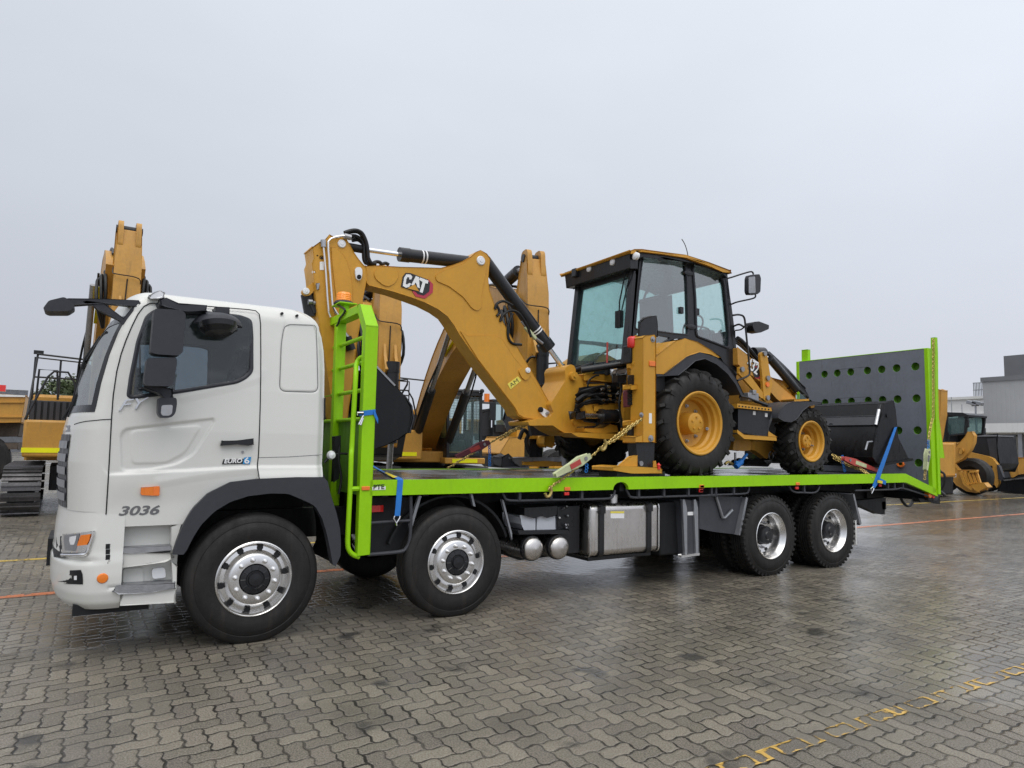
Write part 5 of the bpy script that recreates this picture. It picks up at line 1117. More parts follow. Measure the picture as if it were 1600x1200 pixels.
bprism('swing_arm', 'machine_yellow', E, [(835, 420), (960, 412), (1060, 375), (1110, 380), (1112, 460), (850, 458)], .85, 1.0, .02); b = bk('swing_boss', 'machine_yellow'); q = E(812, 425, Y=.9); b.lathe((q.x, .86, q.z), (0, 1, 0), [(0, 0), (.11, .01), (.12, .03), (.12, .3), (0, .3)], 28); b.done()
bprism('swing_arm', 'machine_yellow', E, [(755, 620), (930, 622), (990, 590), (1050, 600), (1062, 660), (900, 665), (760, 655)], .85, 1.05, .02); bprism('swing_arm', 'machine_yellow', E, [(640, 665), (700, 660), (1120, 672), (1170, 650), (1180, 722), (1100, 728), (700, 700)], .8, 1.1, .01)
cy_ = bprism('swing_cylinder', 'black_paint', E, [(680, 480), (760, 480), (765, 530), (690, 535)], .78, .9, .015)
b = bk('barrel', 'black_paint', parent=cy_); b.cyl(E(915, 516, Y=.82), E(1105, 516, Y=.82), .085, n=24); b.cyl(E(900, 516, Y=.82), E(930, 516, Y=.82), .092, n=24); b.done()
b = bk('rod', 'alloy', parent=cy_); b.cyl(E(755, 512, Y=.82), E(925, 516, Y=.82), .034, n=18); b.done()
for x in (1042, 1072): b = bk('barrel_band', 'decal_white', parent=cy_); b.cyl(E(x, 516, Y=.82), E(x+8, 516, Y=.82), .0865, n=24); b.done()
b = bk('slide_frame', 'chassis_dark', .01); x0 = E(1130, 300, Y=.7).x; b.box(x0+.02, x0+.2, .2, 2.3, E(1150, 250, Y=.7).z-.1, E(1150, 160, Y=.7).z); b.box(x0+.02, x0+.2, .2, 2.3, E(1150, 690, Y=.7).z, E(1150, 560, Y=.7).z); b.box(x0+.15, x0+.3, .3, 2.2, E(1150, 560, Y=.7).z, E(1150, 200, Y=.7).z); b.done()
bprism('dark_backing', 'chassis_dark', E, [(720, 262), (800, 248), (1112, 240), (1112, 372), (1060, 372), (960, 410), (840, 416), (800, 440), (790, 480), (672, 478), (690, 400), (705, 350)], .965, .985, .002)  # dark backing sheets added behind the hoses to darken the gap
bprism('dark_backing', 'chassis_dark', E, [(676, 478), (1112, 466), (1112, 572), (860, 572), (740, 548), (676, 536)], .965, .985, .002)
b = bk('hydraulic_hose', 'hose')
for k in range(13):
    y_ = .80+.012*(k % 5)*2; v0, v1 = 285+11*k, 250+12*k
    b.tube([E(684+random.uniform(-4, 8), v0+40+random.uniform(-8, 8), Y=.955), E(735, v0+10, Y=y_+.06), E(810+random.uniform(-15, 15), v0-18+random.uniform(-8, 8), Y=y_), E(900, v1+random.uniform(-6, 8), Y=y_), E(1000, v1+4+random.uniform(-6, 6), Y=y_), E(1092, v1+random.uniform(-8, 8), Y=y_+.02)], .0135, 7, smooth_path=4)
b.tube(E.v([(690, 380), (760, 330), (840, 335), (900, 370), (930, 400)], .82), .024, 8, smooth_path=4); b.tube(E.v([(790, 250), (800, 200), (850, 160), (890, 150)], .9), .012, 6, smooth_path=4); b.tube(E.v([(1085, 215), (1088, 300), (1070, 400), (1085, 520), (1095, 620)], .6), .014, 6, smooth_path=4); b.done()
b = bk('hose_fitting', 'steel')
b.cyl(E(1085, 225, Y=.62), E(1090, 300, Y=.62), .016, n=8); b.done(); b = bk('hose_fitting', 'steel'); b.cyl(E(1090, 530, Y=.62), E(1095, 600, Y=.62), .016, n=8); b.done()
for k in range(24): q = E(random.choice((905, 960, 1040, 1075))+random.uniform(-12, 12), 250+6*k, Y=random.uniform(.76, .80)); b = bk('hose_fitting', 'alloy'); b.cyl(q, q+Vector((.045, -.003, random.uniform(-.006, .006))), .0165, n=8); b.done()
bprism('junction_box', 'decal_black', E, [(1055, 140), (1135, 135), (1130, 220), (1060, 215)], .56, .66, .01); bprism('junction_cap', 'grey_metal', E, [(1048, 100), (1130, 98), (1135, 140), (1050, 142)], .56, .66, .015)
bprism('valve_block', 'maroon', E, [(1170, 285), (1280, 270), (1285, 420), (1175, 432)], .32, .45, .006)
b = bk('valve_spool', 'chassis_dark')
for i in range(4):
    for j in range(2): q = E(1190+60*j, 300+34*i, Y=.3); b.box(q.x-.045, q.x+.045, .28, .34, q.z-.02, q.z+.02)
b.done()
bprism('tower_bracket', 'black_paint', E, [(1188, 150), (1278, 148), (1276, 235), (1192, 232)], .25, .33, .006); bprism('tower_bracket', 'black_paint', E, [(1182, 600), (1272, 592), (1272, 690), (1185, 688)], .25, .33, .006); bprism('tower_bracket', 'machine_yellow', E, [(1178, 236), (1282, 236), (1282, 272), (1178, 275)], .2, .34, .006); bprism('tower_bracket', 'machine_yellow', E, [(1176, 560), (1290, 545), (1282, 592), (1176, 600)], .2, .34, .006)
q = E(1130, 365, Y=.615); b = bk('sticker', 'decal_yellow'); b.box(q.x-.03, q.x+.03, .612, .625, q.z-.07, q.z+.07); b.done()
b = bk('marker_rod', 'binder_red'); b.cyl(D(393, 890, Y=.95), D(396, 732, Y=.95), .012, n=8); b.done(); b = bk('rod_socket', 'chassis_dark'); b.cyl(D(393, 960, Y=.95), D(393, 888, Y=.95), .03, n=12); b.done()
b = bk('lock_bar', 'black_paint'); b.cyl(D(215, 925, Y=1.0), D(525, 880, Y=.7), .045, n=14); b.cyl(D(150, 935, Y=1.5), D(300, 880, Y=1.2), .03, n=10); b.done()
# ---- boom
boom = [(404, 275), (470, 272), (600, 280), (830, 286), (900, 268), (960, 245), (1000, 222), (1030, 195), (1058, 188), (1092, 205), (1112, 232), (1104, 290), (1100, 350), (1106, 410), (1135, 495), (1185, 595), (1280, 762), (1352, 880), (1420, 1002), (1466, 1085), (1472, 1112), (1455, 1142), (1425, 1158), (1380, 1156), (1300, 1142), (1268, 1125), (1250, 1085), (1130, 930), (1040, 812), (985, 735), (940, 670), (905, 610), (868, 560), (815, 520), (740, 482), (660, 452), (560, 420), (420, 385), (410, 370)]
bm_ = bprism('boom', 'machine_yellow', K, boom, BY0, BY1, .012)
bprism('boom_plate', 'machine_yellow', K, [(452, 310), (470, 288), (520, 280), (565, 285), (590, 305), (590, 340), (570, 372), (535, 392), (500, 380), (460, 345)], BY0-.012, BY0+.01, .006, parent=bm_, r=.03)
bprism('boom_plate', 'machine_yellow', K, [(800, 330), (850, 300), (960, 262), (1030, 205), (1058, 196), (1088, 212), (1098, 240), (1085, 320), (1065, 420), (1062, 510), (1040, 530), (1010, 515), (960, 450), (880, 390), (810, 360)], BY0-.012, BY0+.01, .006, parent=bm_, r=.03)
bprism('boom_plate', 'machine_yellow', K, [(945, 645), (985, 672), (1140, 672), (1180, 690), (1250, 800), (1345, 905), (1460, 1090), (1468, 1112), (1452, 1138), (1400, 1150), (1305, 1135), (1275, 1118), (1255, 1080), (1045, 806)], BY0-.012, BY0+.01, .006, parent=bm_)
bprism('boom_plate', 'machine_yellow', K, [(1275, 870), (1300, 850), (1340, 855), (1348, 880), (1330, 915), (1312, 925), (1290, 905)], BY0-.03, BY0-.008, .006, parent=bm_, r=.02)
def pin(name, fr, x, y, r_, y0, m='lens_clear', parent=None, d=.03):
    q = fr(x, y, Y=y0); b = bk(name, m, parent=parent); b.lathe((q.x, y0+.01, q.z), (0, -1, 0), [(r_, 0), (r_, d*.7), (r_*.85, d), (r_*.4, d), (r_*.38, d*1.2), (0, d*1.2)], 24); return b.done()
pin('pin', K, 1058, 245, .056, BY0-.012, parent=bm_); pin('pin', K, 1325, 868, .035, BY0-.03, parent=bm_)
bprism('pin_lock', 'lens_clear', K, [(1385, 1085), (1400, 1075), (1445, 1098), (1454, 1115), (1440, 1135), (1420, 1132), (1395, 1108)], BY0-.03, BY0-.008, .004, parent=bm_, r=.025); pin('pin_bolt', K, 1399, 1091, .034, BY0-.03, 'chassis_dark', parent=bm_); pin('pin_bolt', K, 1434, 1114, .022, BY0-.03, 'steel', parent=bm_)
# emblem on the boom side
bprism('emblem', 'decal_red', K, [(670, 420), (760, 350), (788, 378), (786, 425), (742, 460), (690, 448)], BY0-.006, BY0+.002, .001, parent=bm_)
bprism('emblem', 'decal_black', K, [(690, 420), (745, 350), (770, 370), (766, 420), (735, 442), (700, 434)], BY0-.008, BY0-.002, .001, parent=bm_)
bprism('emblem', 'decal_black', K, [(606, 392), (616, 336), (632, 314), (662, 316), (758, 352), (766, 372), (738, 438), (700, 424)], BY0-.0095, BY0-.004, .001, parent=bm_)
YL_ = BY0-.0095
for pl in ([(616, 388), (624, 340), (636, 322), (660, 324), (670, 336), (664, 352), (652, 350), (654, 340), (642, 338), (636, 352), (632, 376), (640, 380), (652, 372), (664, 374), (652, 394), (634, 398)],
           [(664, 382), (690, 332), (708, 338), (712, 402), (698, 394), (696, 382), (688, 368), (676, 388)],
           [(708, 352), (714, 340), (762, 358), (758, 376), (744, 372), (728, 428), (712, 422), (728, 366)]):
    bprism('lettering', 'decal_white', K, pl, YL_-.004, YL_+.001, .0008, parent=bm_)
bprism('emblem', 'machine_yellow', K, [(644, 402), (684, 378), (708, 418)], YL_-.005, YL_+.001, .0008, parent=bm_)
lbl = bprism('warning_label', 'decal_yellow', K, [(1210, 945), (1270, 902), (1290, 925), (1228, 975)], BY0-.016, BY0-.010, .001, parent=bm_)
p0, p1 = K(1230, 966, Y=BY0-.0165), K(1286, 924, Y=BY0-.0165); text('AM', 'lettering', 'decal_black', bh, p0, p1-p0, Vector((-(p1-p0).z, 0, (p1-p0).x)), .05, width=(p1-p0).length*.8, bold=-.01, extrude=.002)
# ---- stick
stick = N2.xz([(140, 292), (250, 212), (300, 195), (362, 142), (388, 150), (440, 168), (520, 172), (570, 195), (612, 262), (655, 345), (720, 440), (770, 500), (815, 545), (826, 600), (822, 690), (800, 800), (770, 950)], BY0-.02)+S1.xz([(400, 180), (365, 400), (345, 560), (325, 740), (300, 900), (280, 1080), (250, 1130), (215, 1100)], BY0-.02)+N2.xz([(300, 1700), (205, 1120), (180, 900), (155, 640), (135, 500), (160, 430)], BY0-.02)
b = bk('stick', 'machine_yellow', .012); b.prism(stick, BY0-.02, BY1+.02); sk = b.done()
bprism('stick_plate', 'machine_yellow', N2, [(380, 290), (440, 300), (520, 370), (580, 470), (620, 620), (640, 760), (650, 1000), (600, 1000), (440, 900), (395, 500)], BY0-.03, BY0-.012, .006, parent=sk)
bprism('pin_lock', 'lens_clear', N2, [(680, 560), (700, 538), (745, 538), (768, 565), (770, 620), (760, 680), (745, 702), (710, 702), (692, 680), (682, 620)], BY0-.042, BY0-.015, .004, parent=sk, r=.03)
pin('pin_bolt', N2, 727, 662, .024, BY0-.042, 'chassis_dark', parent=sk); pin('pin', N2, 510, 248, .045, BY0-.02, parent=sk); pin('pin_ring', N2, 510, 240, .062, BY0-.012, 'chassis_dark', parent=sk, d=.012)
for x, y, m, r_ in ((167, 600, 'lens_clear', .022), (207, 395, 'chassis_dark', .012), (262, 425, 'chassis_dark', .034)): pin('stick_bolt', N2, x, y, r_, BY0-.02, m, parent=sk, d=.01)
bprism('sticker', 'decal_white', N2, [(238, 470), (288, 472), (288, 575), (238, 572)], BY0-.0235, BY0-.018, .001, parent=sk); bprism('grease_block', 'steel', N2, [(195, 740), (232, 742), (225, 815), (205, 815)], BY0-.04, BY0-.018, .006, parent=sk)
bprism('tipping_link', 'machine_yellow', N2, [(15, 845), (30, 812), (60, 800), (160, 722), (172, 790), (172, 830), (110, 895), (60, 892), (22, 870)], BY0+.0, BY0+.05, .008, r=.02); pin('pin', N2, 66, 840, .036, BY0+.0)
b = bk('bucket_ram', 'black_paint'); b.cyl(N2(100, 880, Y=1.25), N2(150, 1160, Y=1.25), .085, n=20); b.cyl(N2(130, 960, Y=1.16), N2(190, 1110, Y=1.16), .03, n=10); b.done()
b = bk('hose_fitting', 'steel'); b.cyl(N2(92, 972, Y=1.14), N2(140, 975, Y=1.14), .03, n=12); b.cyl(N2(150, 985, Y=1.14), N2(180, 990, Y=1.14), .026, n=12); b.done()
pm = 'chrome'
b = bk('steel_pipe', 'alloy'); Yp = BY0-.055
b.tube([N2(x, y, Y=Yp) for x, y in ((280, 230), (284, 300), (296, 420), (314, 640), (330, 900), (347, 1100), (368, 1165))]+[S1(x, y, Y=Yp) for x, y in ((160, 230), (166, 252))], .0105, 8)
b.tube([N2(x, y, Y=Yp) for x, y in ((590, 150), (520, 148), (440, 160), (375, 185), (342, 220), (342, 320), (355, 480), (372, 720), (390, 950), (398, 1040), (432, 1130))]+[S1(x, y, Y=Yp) for x, y in ((185, 180), (240, 270), (275, 385))], .0115, 8); b.done()
b = bk('pipe_fitting', 'steel'); b.cyl(N2(280, 200, Y=Yp), N2(284, 290, Y=Yp), .028, n=10); b.cyl(N2(545, 150, Y=Yp), N2(625, 170, Y=Yp), .03, n=10); b.cyl(S1(262, 375, Y=Yp), S1(290, 410, Y=Yp), .035, n=10); b.done()
b = bk('hose_end', 'hose'); b.cyl(S1(285, 400, Y=Yp), S1(318, 495, Y=Yp), .05, n=14); b.done()
b = bk('boom_hose', 'hose')
for k, pl in enumerate(([(545, 110), (620, 85), (700, 80), (770, 120), (820, 230), (838, 340), (845, 420), (880, 485), (940, 500)], [(600, 155), (680, 150), (750, 190), (790, 260), (795, 380), (805, 470), (850, 505)], [(640, 205), (720, 200), (790, 270), (810, 360), (815, 450), (840, 495), (900, 505)], [(560, 120), (650, 95), (730, 110), (790, 190), (818, 300), (825, 430), (860, 495)], [(590, 180), (650, 165), (720, 175), (775, 240), (782, 340), (790, 450), (820, 500)])):
    b.tube([N2(x, y, Y=1.17+.035*k) for x, y in pl], .021, 8, smooth_path=4)
b.tube([N2(x, y, Y=1.2) for x, y in ((900, 490), (940, 472), (985, 478), (1010, 500), (1060, 490), (1100, 512))], .02, 6, smooth_path=4); b.done()
# stick cylinder along the top of the boom, lift cylinder behind it
b = bk('stick_cylinder', 'black_paint', angle=40); p, q = K(605, 210, Y=1.25), K(1020, 258, Y=1.25); b.cyl(p, q, .076, n=28); b.cyl(p-(q-p).normalized()*.02, p+(q-p).normalized()*.10, .082, n=28); sc = b.done()
b = bk('rod', 'chrome', parent=sc); b.cyl(K(335, 172, Y=1.25), p, .027, n=20); b.done()
b = bk('rod_eye', 'chassis_dark', parent=sc); b.cyl(K(300, 165, Y=1.25), K(385, 180, Y=1.25), .045, n=16); b.done()
for t in (.26, .305): b = bk('barrel_band', 'decal_white', parent=sc); b.cyl(p.lerp(q, t), p.lerp(q, t+.018), .0775, n=28); b.done()
b = bk('lift_cylinder', 'black_paint', angle=40); p, q = K(1120, 300, Y=1.25), K(1440, 735, Y=1.25); d_ = (q-p).normalized(); b.cyl(p-d_*.15, q, .082, n=28); b.cyl(q-d_*.09, q+d_*.02, .098, n=28); lc = b.done()
b = bk('rod', 'chrome', parent=lc); b.cyl(q, K(1540, 872, Y=1.25), .033, n=20); b.done()
b = bk('rod_eye', 'chassis_dark', parent=lc); b.cyl(K(1520, 845, Y=1.25), K(1575, 905, Y=1.25), .045, n=16); b.done()
for t in (.76, .79): b = bk('barrel_band', 'decal_white', parent=lc); b.cyl(p.lerp(q, t), p.lerp(q, t+.014), .0835, n=28); b.done()
b = bk('lock_valve', 'binder_green', .01, parent=lc); b.bar(K(1310, 620, Y=1.15), K(1370, 690, Y=1.15), .045, .05, (0, 1, 0)); b.done()
b = bk('valve_fitting', 'steel', parent=lc); b.cyl(K(1290, 590, Y=1.15), K(1320, 630, Y=1.15), .015, n=10); b.cyl(K(1365, 680, Y=1.15), K(1410, 715, Y=1.15), .018, n=10); b.done()
b = bk('boom_hose', 'hose')
for pl in ([(1140, 520), (1150, 490), (1190, 475), (1240, 500)], [(1170, 590), (1180, 560), (1220, 530), (1270, 540), (1320, 610), (1345, 680)], [(1150, 560), (1165, 535), (1150, 500)], [(1240, 545), (1215, 610), (1215, 680), (1240, 715), (1290, 722)]): b.tube([K(x, y, Y=1.12) for x, y in pl], .017, 8, smooth_path=4)
b.done()
bprism('boom_bracket', 'charcoal', E, [(335, 238), (520, 218), (490, 300), (440, 395)], 1.55, 1.7, .01)
# ---- digging bucket hanging from the stick
bq_ = S1.xz([(470, 590), (500, 615), (630, 745), (700, 820), (738, 900), (745, 985), (725, 1080), (660, 1130), (560, 1180), (490, 1200), (440, 1190), (430, 900)], .95)
b = bk('bucket', 'bucket_black', .008); sh = S1.xz([(630, 745), (700, 820), (752, 900), (765, 985), (740, 1085), (660, 1140), (560, 1188), (470, 1205)], .95); b.prism(sh+offs(sh, -.025)[::-1], .97, 1.53); bu = b.done()
for y in (.95, 1.52): b = bk('bucket_side', 'bucket_black', .008, parent=bu); b.prism(bq_, y, y+.028); b.done()
b = bk('bucket_lip', 'steel', .006, parent=bu); b.prism(S1.xz([(492, 612), (505, 608), (640, 745), (628, 752)], .94), .94, 1.56); b.done()
b = bk('wear_plate', 'charcoal', .004, parent=bu)
for k in range(5):
    p_ = S1.xz([(716, 800+60*k), (768, 900+45*k)], .95); 
shp = S1.xz([(705, 815), (760, 895), (773, 985), (748, 1090)], .95)
for y in (.99, 1.18, 1.36): b.prism(shp+offs(shp, .03)[::-1] if False else shp+[(x+.015, z) for x, z in shp[::-1]], y, y+.09)
b.done()
bprism('bucket_link', 'machine_yellow', S1, [(300, 1080), (430, 1000), (480, 1060), (330, 1150)], 1.1, 1.4, .01)
# ================================================================ TIE-DOWNS
def resample(pts, step):
    out = [pts[0]]; carry = 0
    for a, b in zip(pts, pts[1:]):
        L = (b-a).length; t = step-carry
        while t <= L: out.append(a.lerp(b, t/L)); t += step
        carry = L-(t-step)
    return out
def chain_mesh(pts, ll=.052, r=.0075, jit=.004):
    b = MB(); ps = resample([Vector(p) for p in pts], ll*.72)
    for i, (p, q) in enumerate(zip(ps, ps[1:])):
        d = (q-p).normalized(); c = (p+q)/2+Vector((random.uniform(-jit, jit), random.uniform(-jit, jit)*.5, random.uniform(-jit, jit)))
        s_ = d.cross(Vector((0, 1, 0))).normalized(); n_ = d.cross(s_)
        if i % 2: s_, n_ = n_, s_
        s_ = (s_*.8+n_*.5).normalized(); h, w_ = ll/2-r, .015
        loop = [c+d*(h-w_)*sg+(d*math.cos(a)*sg*w_+s_*math.sin(a)*w_) for sg, rng in ((1, (-90, -30, 30, 90)), (-1, (-90, -30, 30, 90))) for a in (R(x)*sg for x in rng)]
        loop = [c+d*((h-w_)+w_*math.cos(R(x)))+s_*w_*math.sin(R(x)) for x in (-90, -30, 30, 90)]+[c-d*((h-w_)+w_*math.cos(R(x)))+s_*w_*math.sin(R(x))*-1 for x in (-90, -30, 30, 90)]
        b.tube(loop, r, 6, closed=True)
    return b
def tie_chain(label, main, extra=(), mat_='chain_gold', binder=None, tail=None, hooks=(), grp='chains holding the digger down', cat='chain'):
    loc = Vector(main[0]); t = thing('tie_down_chain', label, cat, loc, grp)
    b = chain_mesh(main); b.build('chain', mat_, t)
    for e in extra: b = chain_mesh(e); b.build('chain', mat_, t)
    if tail: b = chain_mesh(tail, .045, .006); b.build('chain_tail', 'blue_strap', t)
    for h in hooks:
        b = MB(); h = Vector(h); b.tube([h+Vector((.01, 0, .06)), h+Vector((.03, 0, .01)), h+Vector((.01, -.0, -.04)), h+Vector((-.03, 0, -.05)), h+Vector((-.05, 0, -.015))], .016, 8, smooth_path=3); b.build('hook', mat_, t)
    if binder:
        p, q, body, grip = binder; p, q = Vector(p), Vector(q); d = (q-p).normalized(); up = Vector((0, -1, 0)); n_ = d.cross(up).normalized()
        b = MB(); b.prism([(0, 0)], 0, 0) if False else None
        w0, w1 = .016, .045; L = (q-p).length; Yv = p.y
        pr = [(p+n_*w0), (p+d*L*.45+n_*w1*.7), (p+d*L*.72+n_*w1), (q+n_*w1*.5), (q-n_*w1*.5), (p+d*L*.72-n_*w1), (p+d*L*.45-n_*w1*.6), (p-n_*w0)]
        off = Vector((0, .028, 0)); b.add([v-off for v in pr]+[v+off for v in pr], [[0, 1, 2, 3, 4, 5, 6, 7], [15, 14, 13, 12, 11, 10, 9, 8]]+[[i, (i+1) % 8, 8+(i+1) % 8, 8+i] for i in range(8)])
        o = b.build('load_binder', body, t, .008)
        b = MB(); b.bar(p+d*L*.40-n_*.0-Vector((0, .03, 0)), p+d*L*.70-Vector((0, .03, 0)), .008, .055, n_); b.build('binder_label', grip, o)
        b = MB(); b.cyl(p+d*L*.86-Vector((0, .035, 0)), p+d*L*.86+Vector((0, .035, 0)), .022, n=14); b.build('binder_pin', 'steel', o)
    return t
E_ = lambda x, y, Y: E(x, y, Y=Y)
tie_chain('gold chain with pale green lever binder hooked on lime deck edge, rising to the stabiliser',
          [E_(440, 1180, -.035), E_(470, 1140, -.035), E_(640, 1020, -.02), E_(720, 960, .0), E_(820, 880, .02), E_(905, 800, .04), E_(1000, 725, .05), E_(1130, 628, .06), E_(1275, 540, .07)],
          [[E_(930, 770, .02), E_(1030, 735, .03), E_(1150, 640, .045), E_(1262, 555, .06)]],
          binder=(E_(500, 1040, -.05), E_(800, 870, -.03), 'binder_green', 'binder_red'), tail=[E_(780, 940, -.03), E_(778, 990, -.03), E_(776, 1035, -.02)], hooks=[E_(445, 1190, -.04), E_(935, 775, .0)])
n4 = lambda x, y, Y: N4(x, y, Y=Y)
tie_chain('gold chain with dark red lever binder from far deck edge up to the boom foot',
          [n4(655, 432, 2.35), n4(795, 350, 2.2), n4(860, 310, 2.1), n4(960, 250, 1.9), n4(1060, 190, 1.7), n4(1250, 90, 1.4)],
          [[n4(1040, 225, 1.75), n4(1130, 165, 1.6), n4(1245, 105, 1.4)]], binder=(n4(722, 345, 2.15), n4(955, 240, 1.9), 'maroon', 'binder_red'), tail=[n4(962, 250, 1.9), n4(966, 330, 1.9), n4(966, 425, 1.9)])
g_ = lambda x, y, Y: G(x, y, Y=Y)
tie_chain('gold chain with cream and red binder, behind the front wheel of the digger',
          [g_(335, 885, .5), g_(400, 915, .35), g_(500, 965, .2), g_(560, 1000, .08), g_(600, 1045, .0)], [[g_(345, 905, .5), g_(420, 945, .35), g_(540, 995, .15), g_(600, 1030, .03)]],
          binder=(g_(640, 995, .12), g_(412, 910, .22), 'binder_red', 'binder_green'), tail=[g_(405, 890, .3), g_(410, 950, .3), g_(425, 1008, .3)])
RXn = RX+.2
tie_chain('gold chain hanging down the near leg of the upright ramp with cream ratchet', [G(1003, y, Y=-.045) for y in (125, 200, 300, 420, 540, 640)]+[G(985, 700, Y=-.04), G(972, 790, Y=-.04), G(965, 880, Y=-.04)],
          [[G(955, 960, Y=-.04), G(948, 1010, Y=-.04), G(945, 1055, Y=-.04)]], mat_='chain_gold', binder=(G(952, 985, Y=-.06), G(966, 850, Y=-.06), 'binder_green', 'steel'), tail=[G(970, 790, Y=-.05), G(972, 820, Y=-.05), G(968, 860, Y=-.05)])
def strap(label, runs, m='blue_strap', hook=None, extra=None, cat='strap', grp=None):
    """flat webbing along a list of (left, right) edge point pairs, 3 mm thick"""
    t = thing('ratchet_strap', label, cat, Vector(runs[0][0]), grp)
    b = MB(); n = len(runs); vv = []
    for i, (l, r_) in enumerate(runs):
        l, r_ = Vector(l), Vector(r_); a = runs[max(0, i-1)]; c = runs[min(n-1, i+1)]
        d = (Vector(c[0])-Vector(a[0])).normalized(); nn = d.cross(r_-l).normalized()*.0025
        vv += [l-nn, r_-nn, r_+nn, l+nn]
    fs = [[4*i+k, 4*i+(k+1) % 4, 4*i+4+(k+1) % 4, 4*i+4+k] for i in range(n-1) for k in range(4)]+[[3, 2, 1, 0], [4*n-4, 4*n-3, 4*n-2, 4*n-1]]
    b.add(vv, fs); b.build('webbing', m, t)
    if hook:
        b = MB(); b.tube([Vector(h) for h in hook], .009, 8); b.build('hook', 'chrome', t)
    if extra:
        (l0, r0), (l1, r1), mm = extra; b = MB(); o = Vector((0, -.004, .004)); b.add([Vector(l0)+o, Vector(r0)+o, Vector(r1)+o, Vector(l1)+o, Vector(l0), Vector(r0), Vector(r1), Vector(l1)], [(0, 1, 2, 3), (7, 6, 5, 4), (0, 4, 5, 1), (1, 5, 6, 2), (2, 6, 7, 3), (3, 7, 4, 0)]); b.build('webbing_patch', mm, t)
    return t
zs = 1.306
q1 = S2(545, 335, Y=.0)
s2 = lambda x, y, Y: S2(x, y, Y=Y)
def dk(x, y): return S2(x, y, Z=zs)
strap('blue webbing strap with a yellow patch running over the lime deck edge beside the headboard',
      [(dk(372, 252), dk(380, 250)), (dk(452, 298), dk(462, 294)), (dk(520, 330), dk(552, 326)), (s2(530, 338, -.006), s2(562, 338, -.006)), (s2(521, 450, -.008), s2(553, 450, -.008)), (s2(512, 548, -.01), s2(544, 548, -.01))],
      hook=[s2(512, 548, -.01), s2(506, 562, -.01), s2(522, 590, -.01), s2(540, 562, -.01), s2(544, 548, -.01)], extra=((dk(450, 296), dk(464, 293)), (dk(505, 326), dk(530, 322)), 'yellow_strap'))
b = MB(); b.tube([s2(522, 590, -.01), s2(524, 605, -.01)], .008, 6)
hkpart = kids(bpy.data.objects['ratchet_strap'])[1]; b.build('hook', 'chrome', bpy.data.objects['ratchet_strap'])
strap('blue webbing strap slanting from the loader bucket down over the deck edge at the tail', [(G(748, 706, Y=.045), G(764, 704, Y=.045)), (G(690, 860, Y=.02), G(712, 862, Y=.02)), (G(632, 1010, Y=-.008), G(660, 1015, Y=-.008)), (G(612, 1070, Y=-.012), G(640, 1075, Y=-.012)), (G(600, 1100, Y=-.012), G(618, 1105, Y=-.012))],
      hook=[G(606, 1098, Y=-.015), G(590, 1110, Y=-.015), G(596, 1142, Y=-.015), G(612, 1110, Y=-.015)])
b = MB(); b.bar(G(640, 1050, Y=-.02), G(688, 1072, Y=-.02), .06, .02, (0, 1, 0)); b.build('webbing_end', 'blue_strap', bpy.data.objects['ratchet_strap.001']); b = MB(); b.bar(G(640, 1062, Y=-.035), G(665, 1068, Y=-.035), .04, .02, (0, 1, 0)); b.build('webbing_patch', 'yellow_strap', bpy.data.objects['ratchet_strap.001'])
z0, z1 = S1(440, 968, Y=-.01).z, S1(440, 932, Y=-.01).z
t = thing('ratchet_strap', 'blue webbing wrapped round the near lime post of the headboard, its hook dangling', 'strap', (HX0, 0, z0))
b = MB(); o_ = rnd_poly([(HX0-.008, -.010), (HX1+.008, -.010), (HX1+.008, .093), (HX0-.008, .093)], .015); i_ = rnd_poly([(HX0-.003, -.005), (HX1+.003, -.005), (HX1+.003, .088), (HX0-.003, .088)], .015)
n_ = len(o_)
b.add([(x, y, z0+(x-HX0)*.15) for x, y in o_]+[(x, y, z1+(x-HX0)*.15) for x, y in o_]+[(x, y, z0+(x-HX0)*.15) for x, y in i_]+[(x, y, z1+(x-HX0)*.15) for x, y in i_], [[i, (i+1) % n_, n_+(i+1) % n_, n_+i] for i in range(n_)]+[[2*n_+i, 3*n_+i, 3*n_+(i+1) % n_, 2*n_+(i+1) % n_] for i in range(n_)]+[[i, 2*n_+i, 2*n_+(i+1) % n_, (i+1) % n_] for i in range(n_)]+[[n_+i, n_+(i+1) % n_, 3*n_+(i+1) % n_, 3*n_+i] for i in range(n_)])
b.build('webbing', 'blue_strap', t)
b = MB(); b.prism(S1.xz([(478, 935), (492, 940), (512, 990), (510, 1025), (498, 1000), (482, 965)], -.015), -.018, -.012); b.build('webbing_end', 'blue_strap', t)
b = MB(); b.tube(S1.v([(405, 945), (362, 945), (365, 965)], -.02), .008, 6); b.tube(S1.v([(405, 965), (372, 1030), (385, 1035), (404, 985)], -.02), .009, 8); b.build('hook', 'chrome', t)
b = MB(); b.prism(S1.xz([(360, 938), (408, 936), (408, 958), (362, 955)], -.012), -.016, -.01); b.build('ratchet', 'chassis_dark', t)
t = thing('ratchet_binder', 'blue ratchet binder lying under the digger between its wheels', 'binder', F(740, 975, Y=.4))
b = MB(); b.cyl(F(705, 985, Y=.4), F(745, 945, Y=.4), .04, n=14); b.cyl(F(745, 945, Y=.4), F(785, 892, Y=.4), .022, n=10); b.cyl(F(700, 950, Y=.4), F(752, 962, Y=.4), .02, n=10); b.build('binder_body', 'blue_strap', t)
b = MB(); b.tube([F(x, y, Y=.45) for x, y in ((625, 965), (650, 950), (690, 972))], .02, 8, smooth_path=3); b.build('hook', 'chain_gold', t)
t = thing('folded_tarp', 'black folded straps heaped on the deck between the digger wheels', 'straps', F(850, 985, Y=.6))
b = MB()
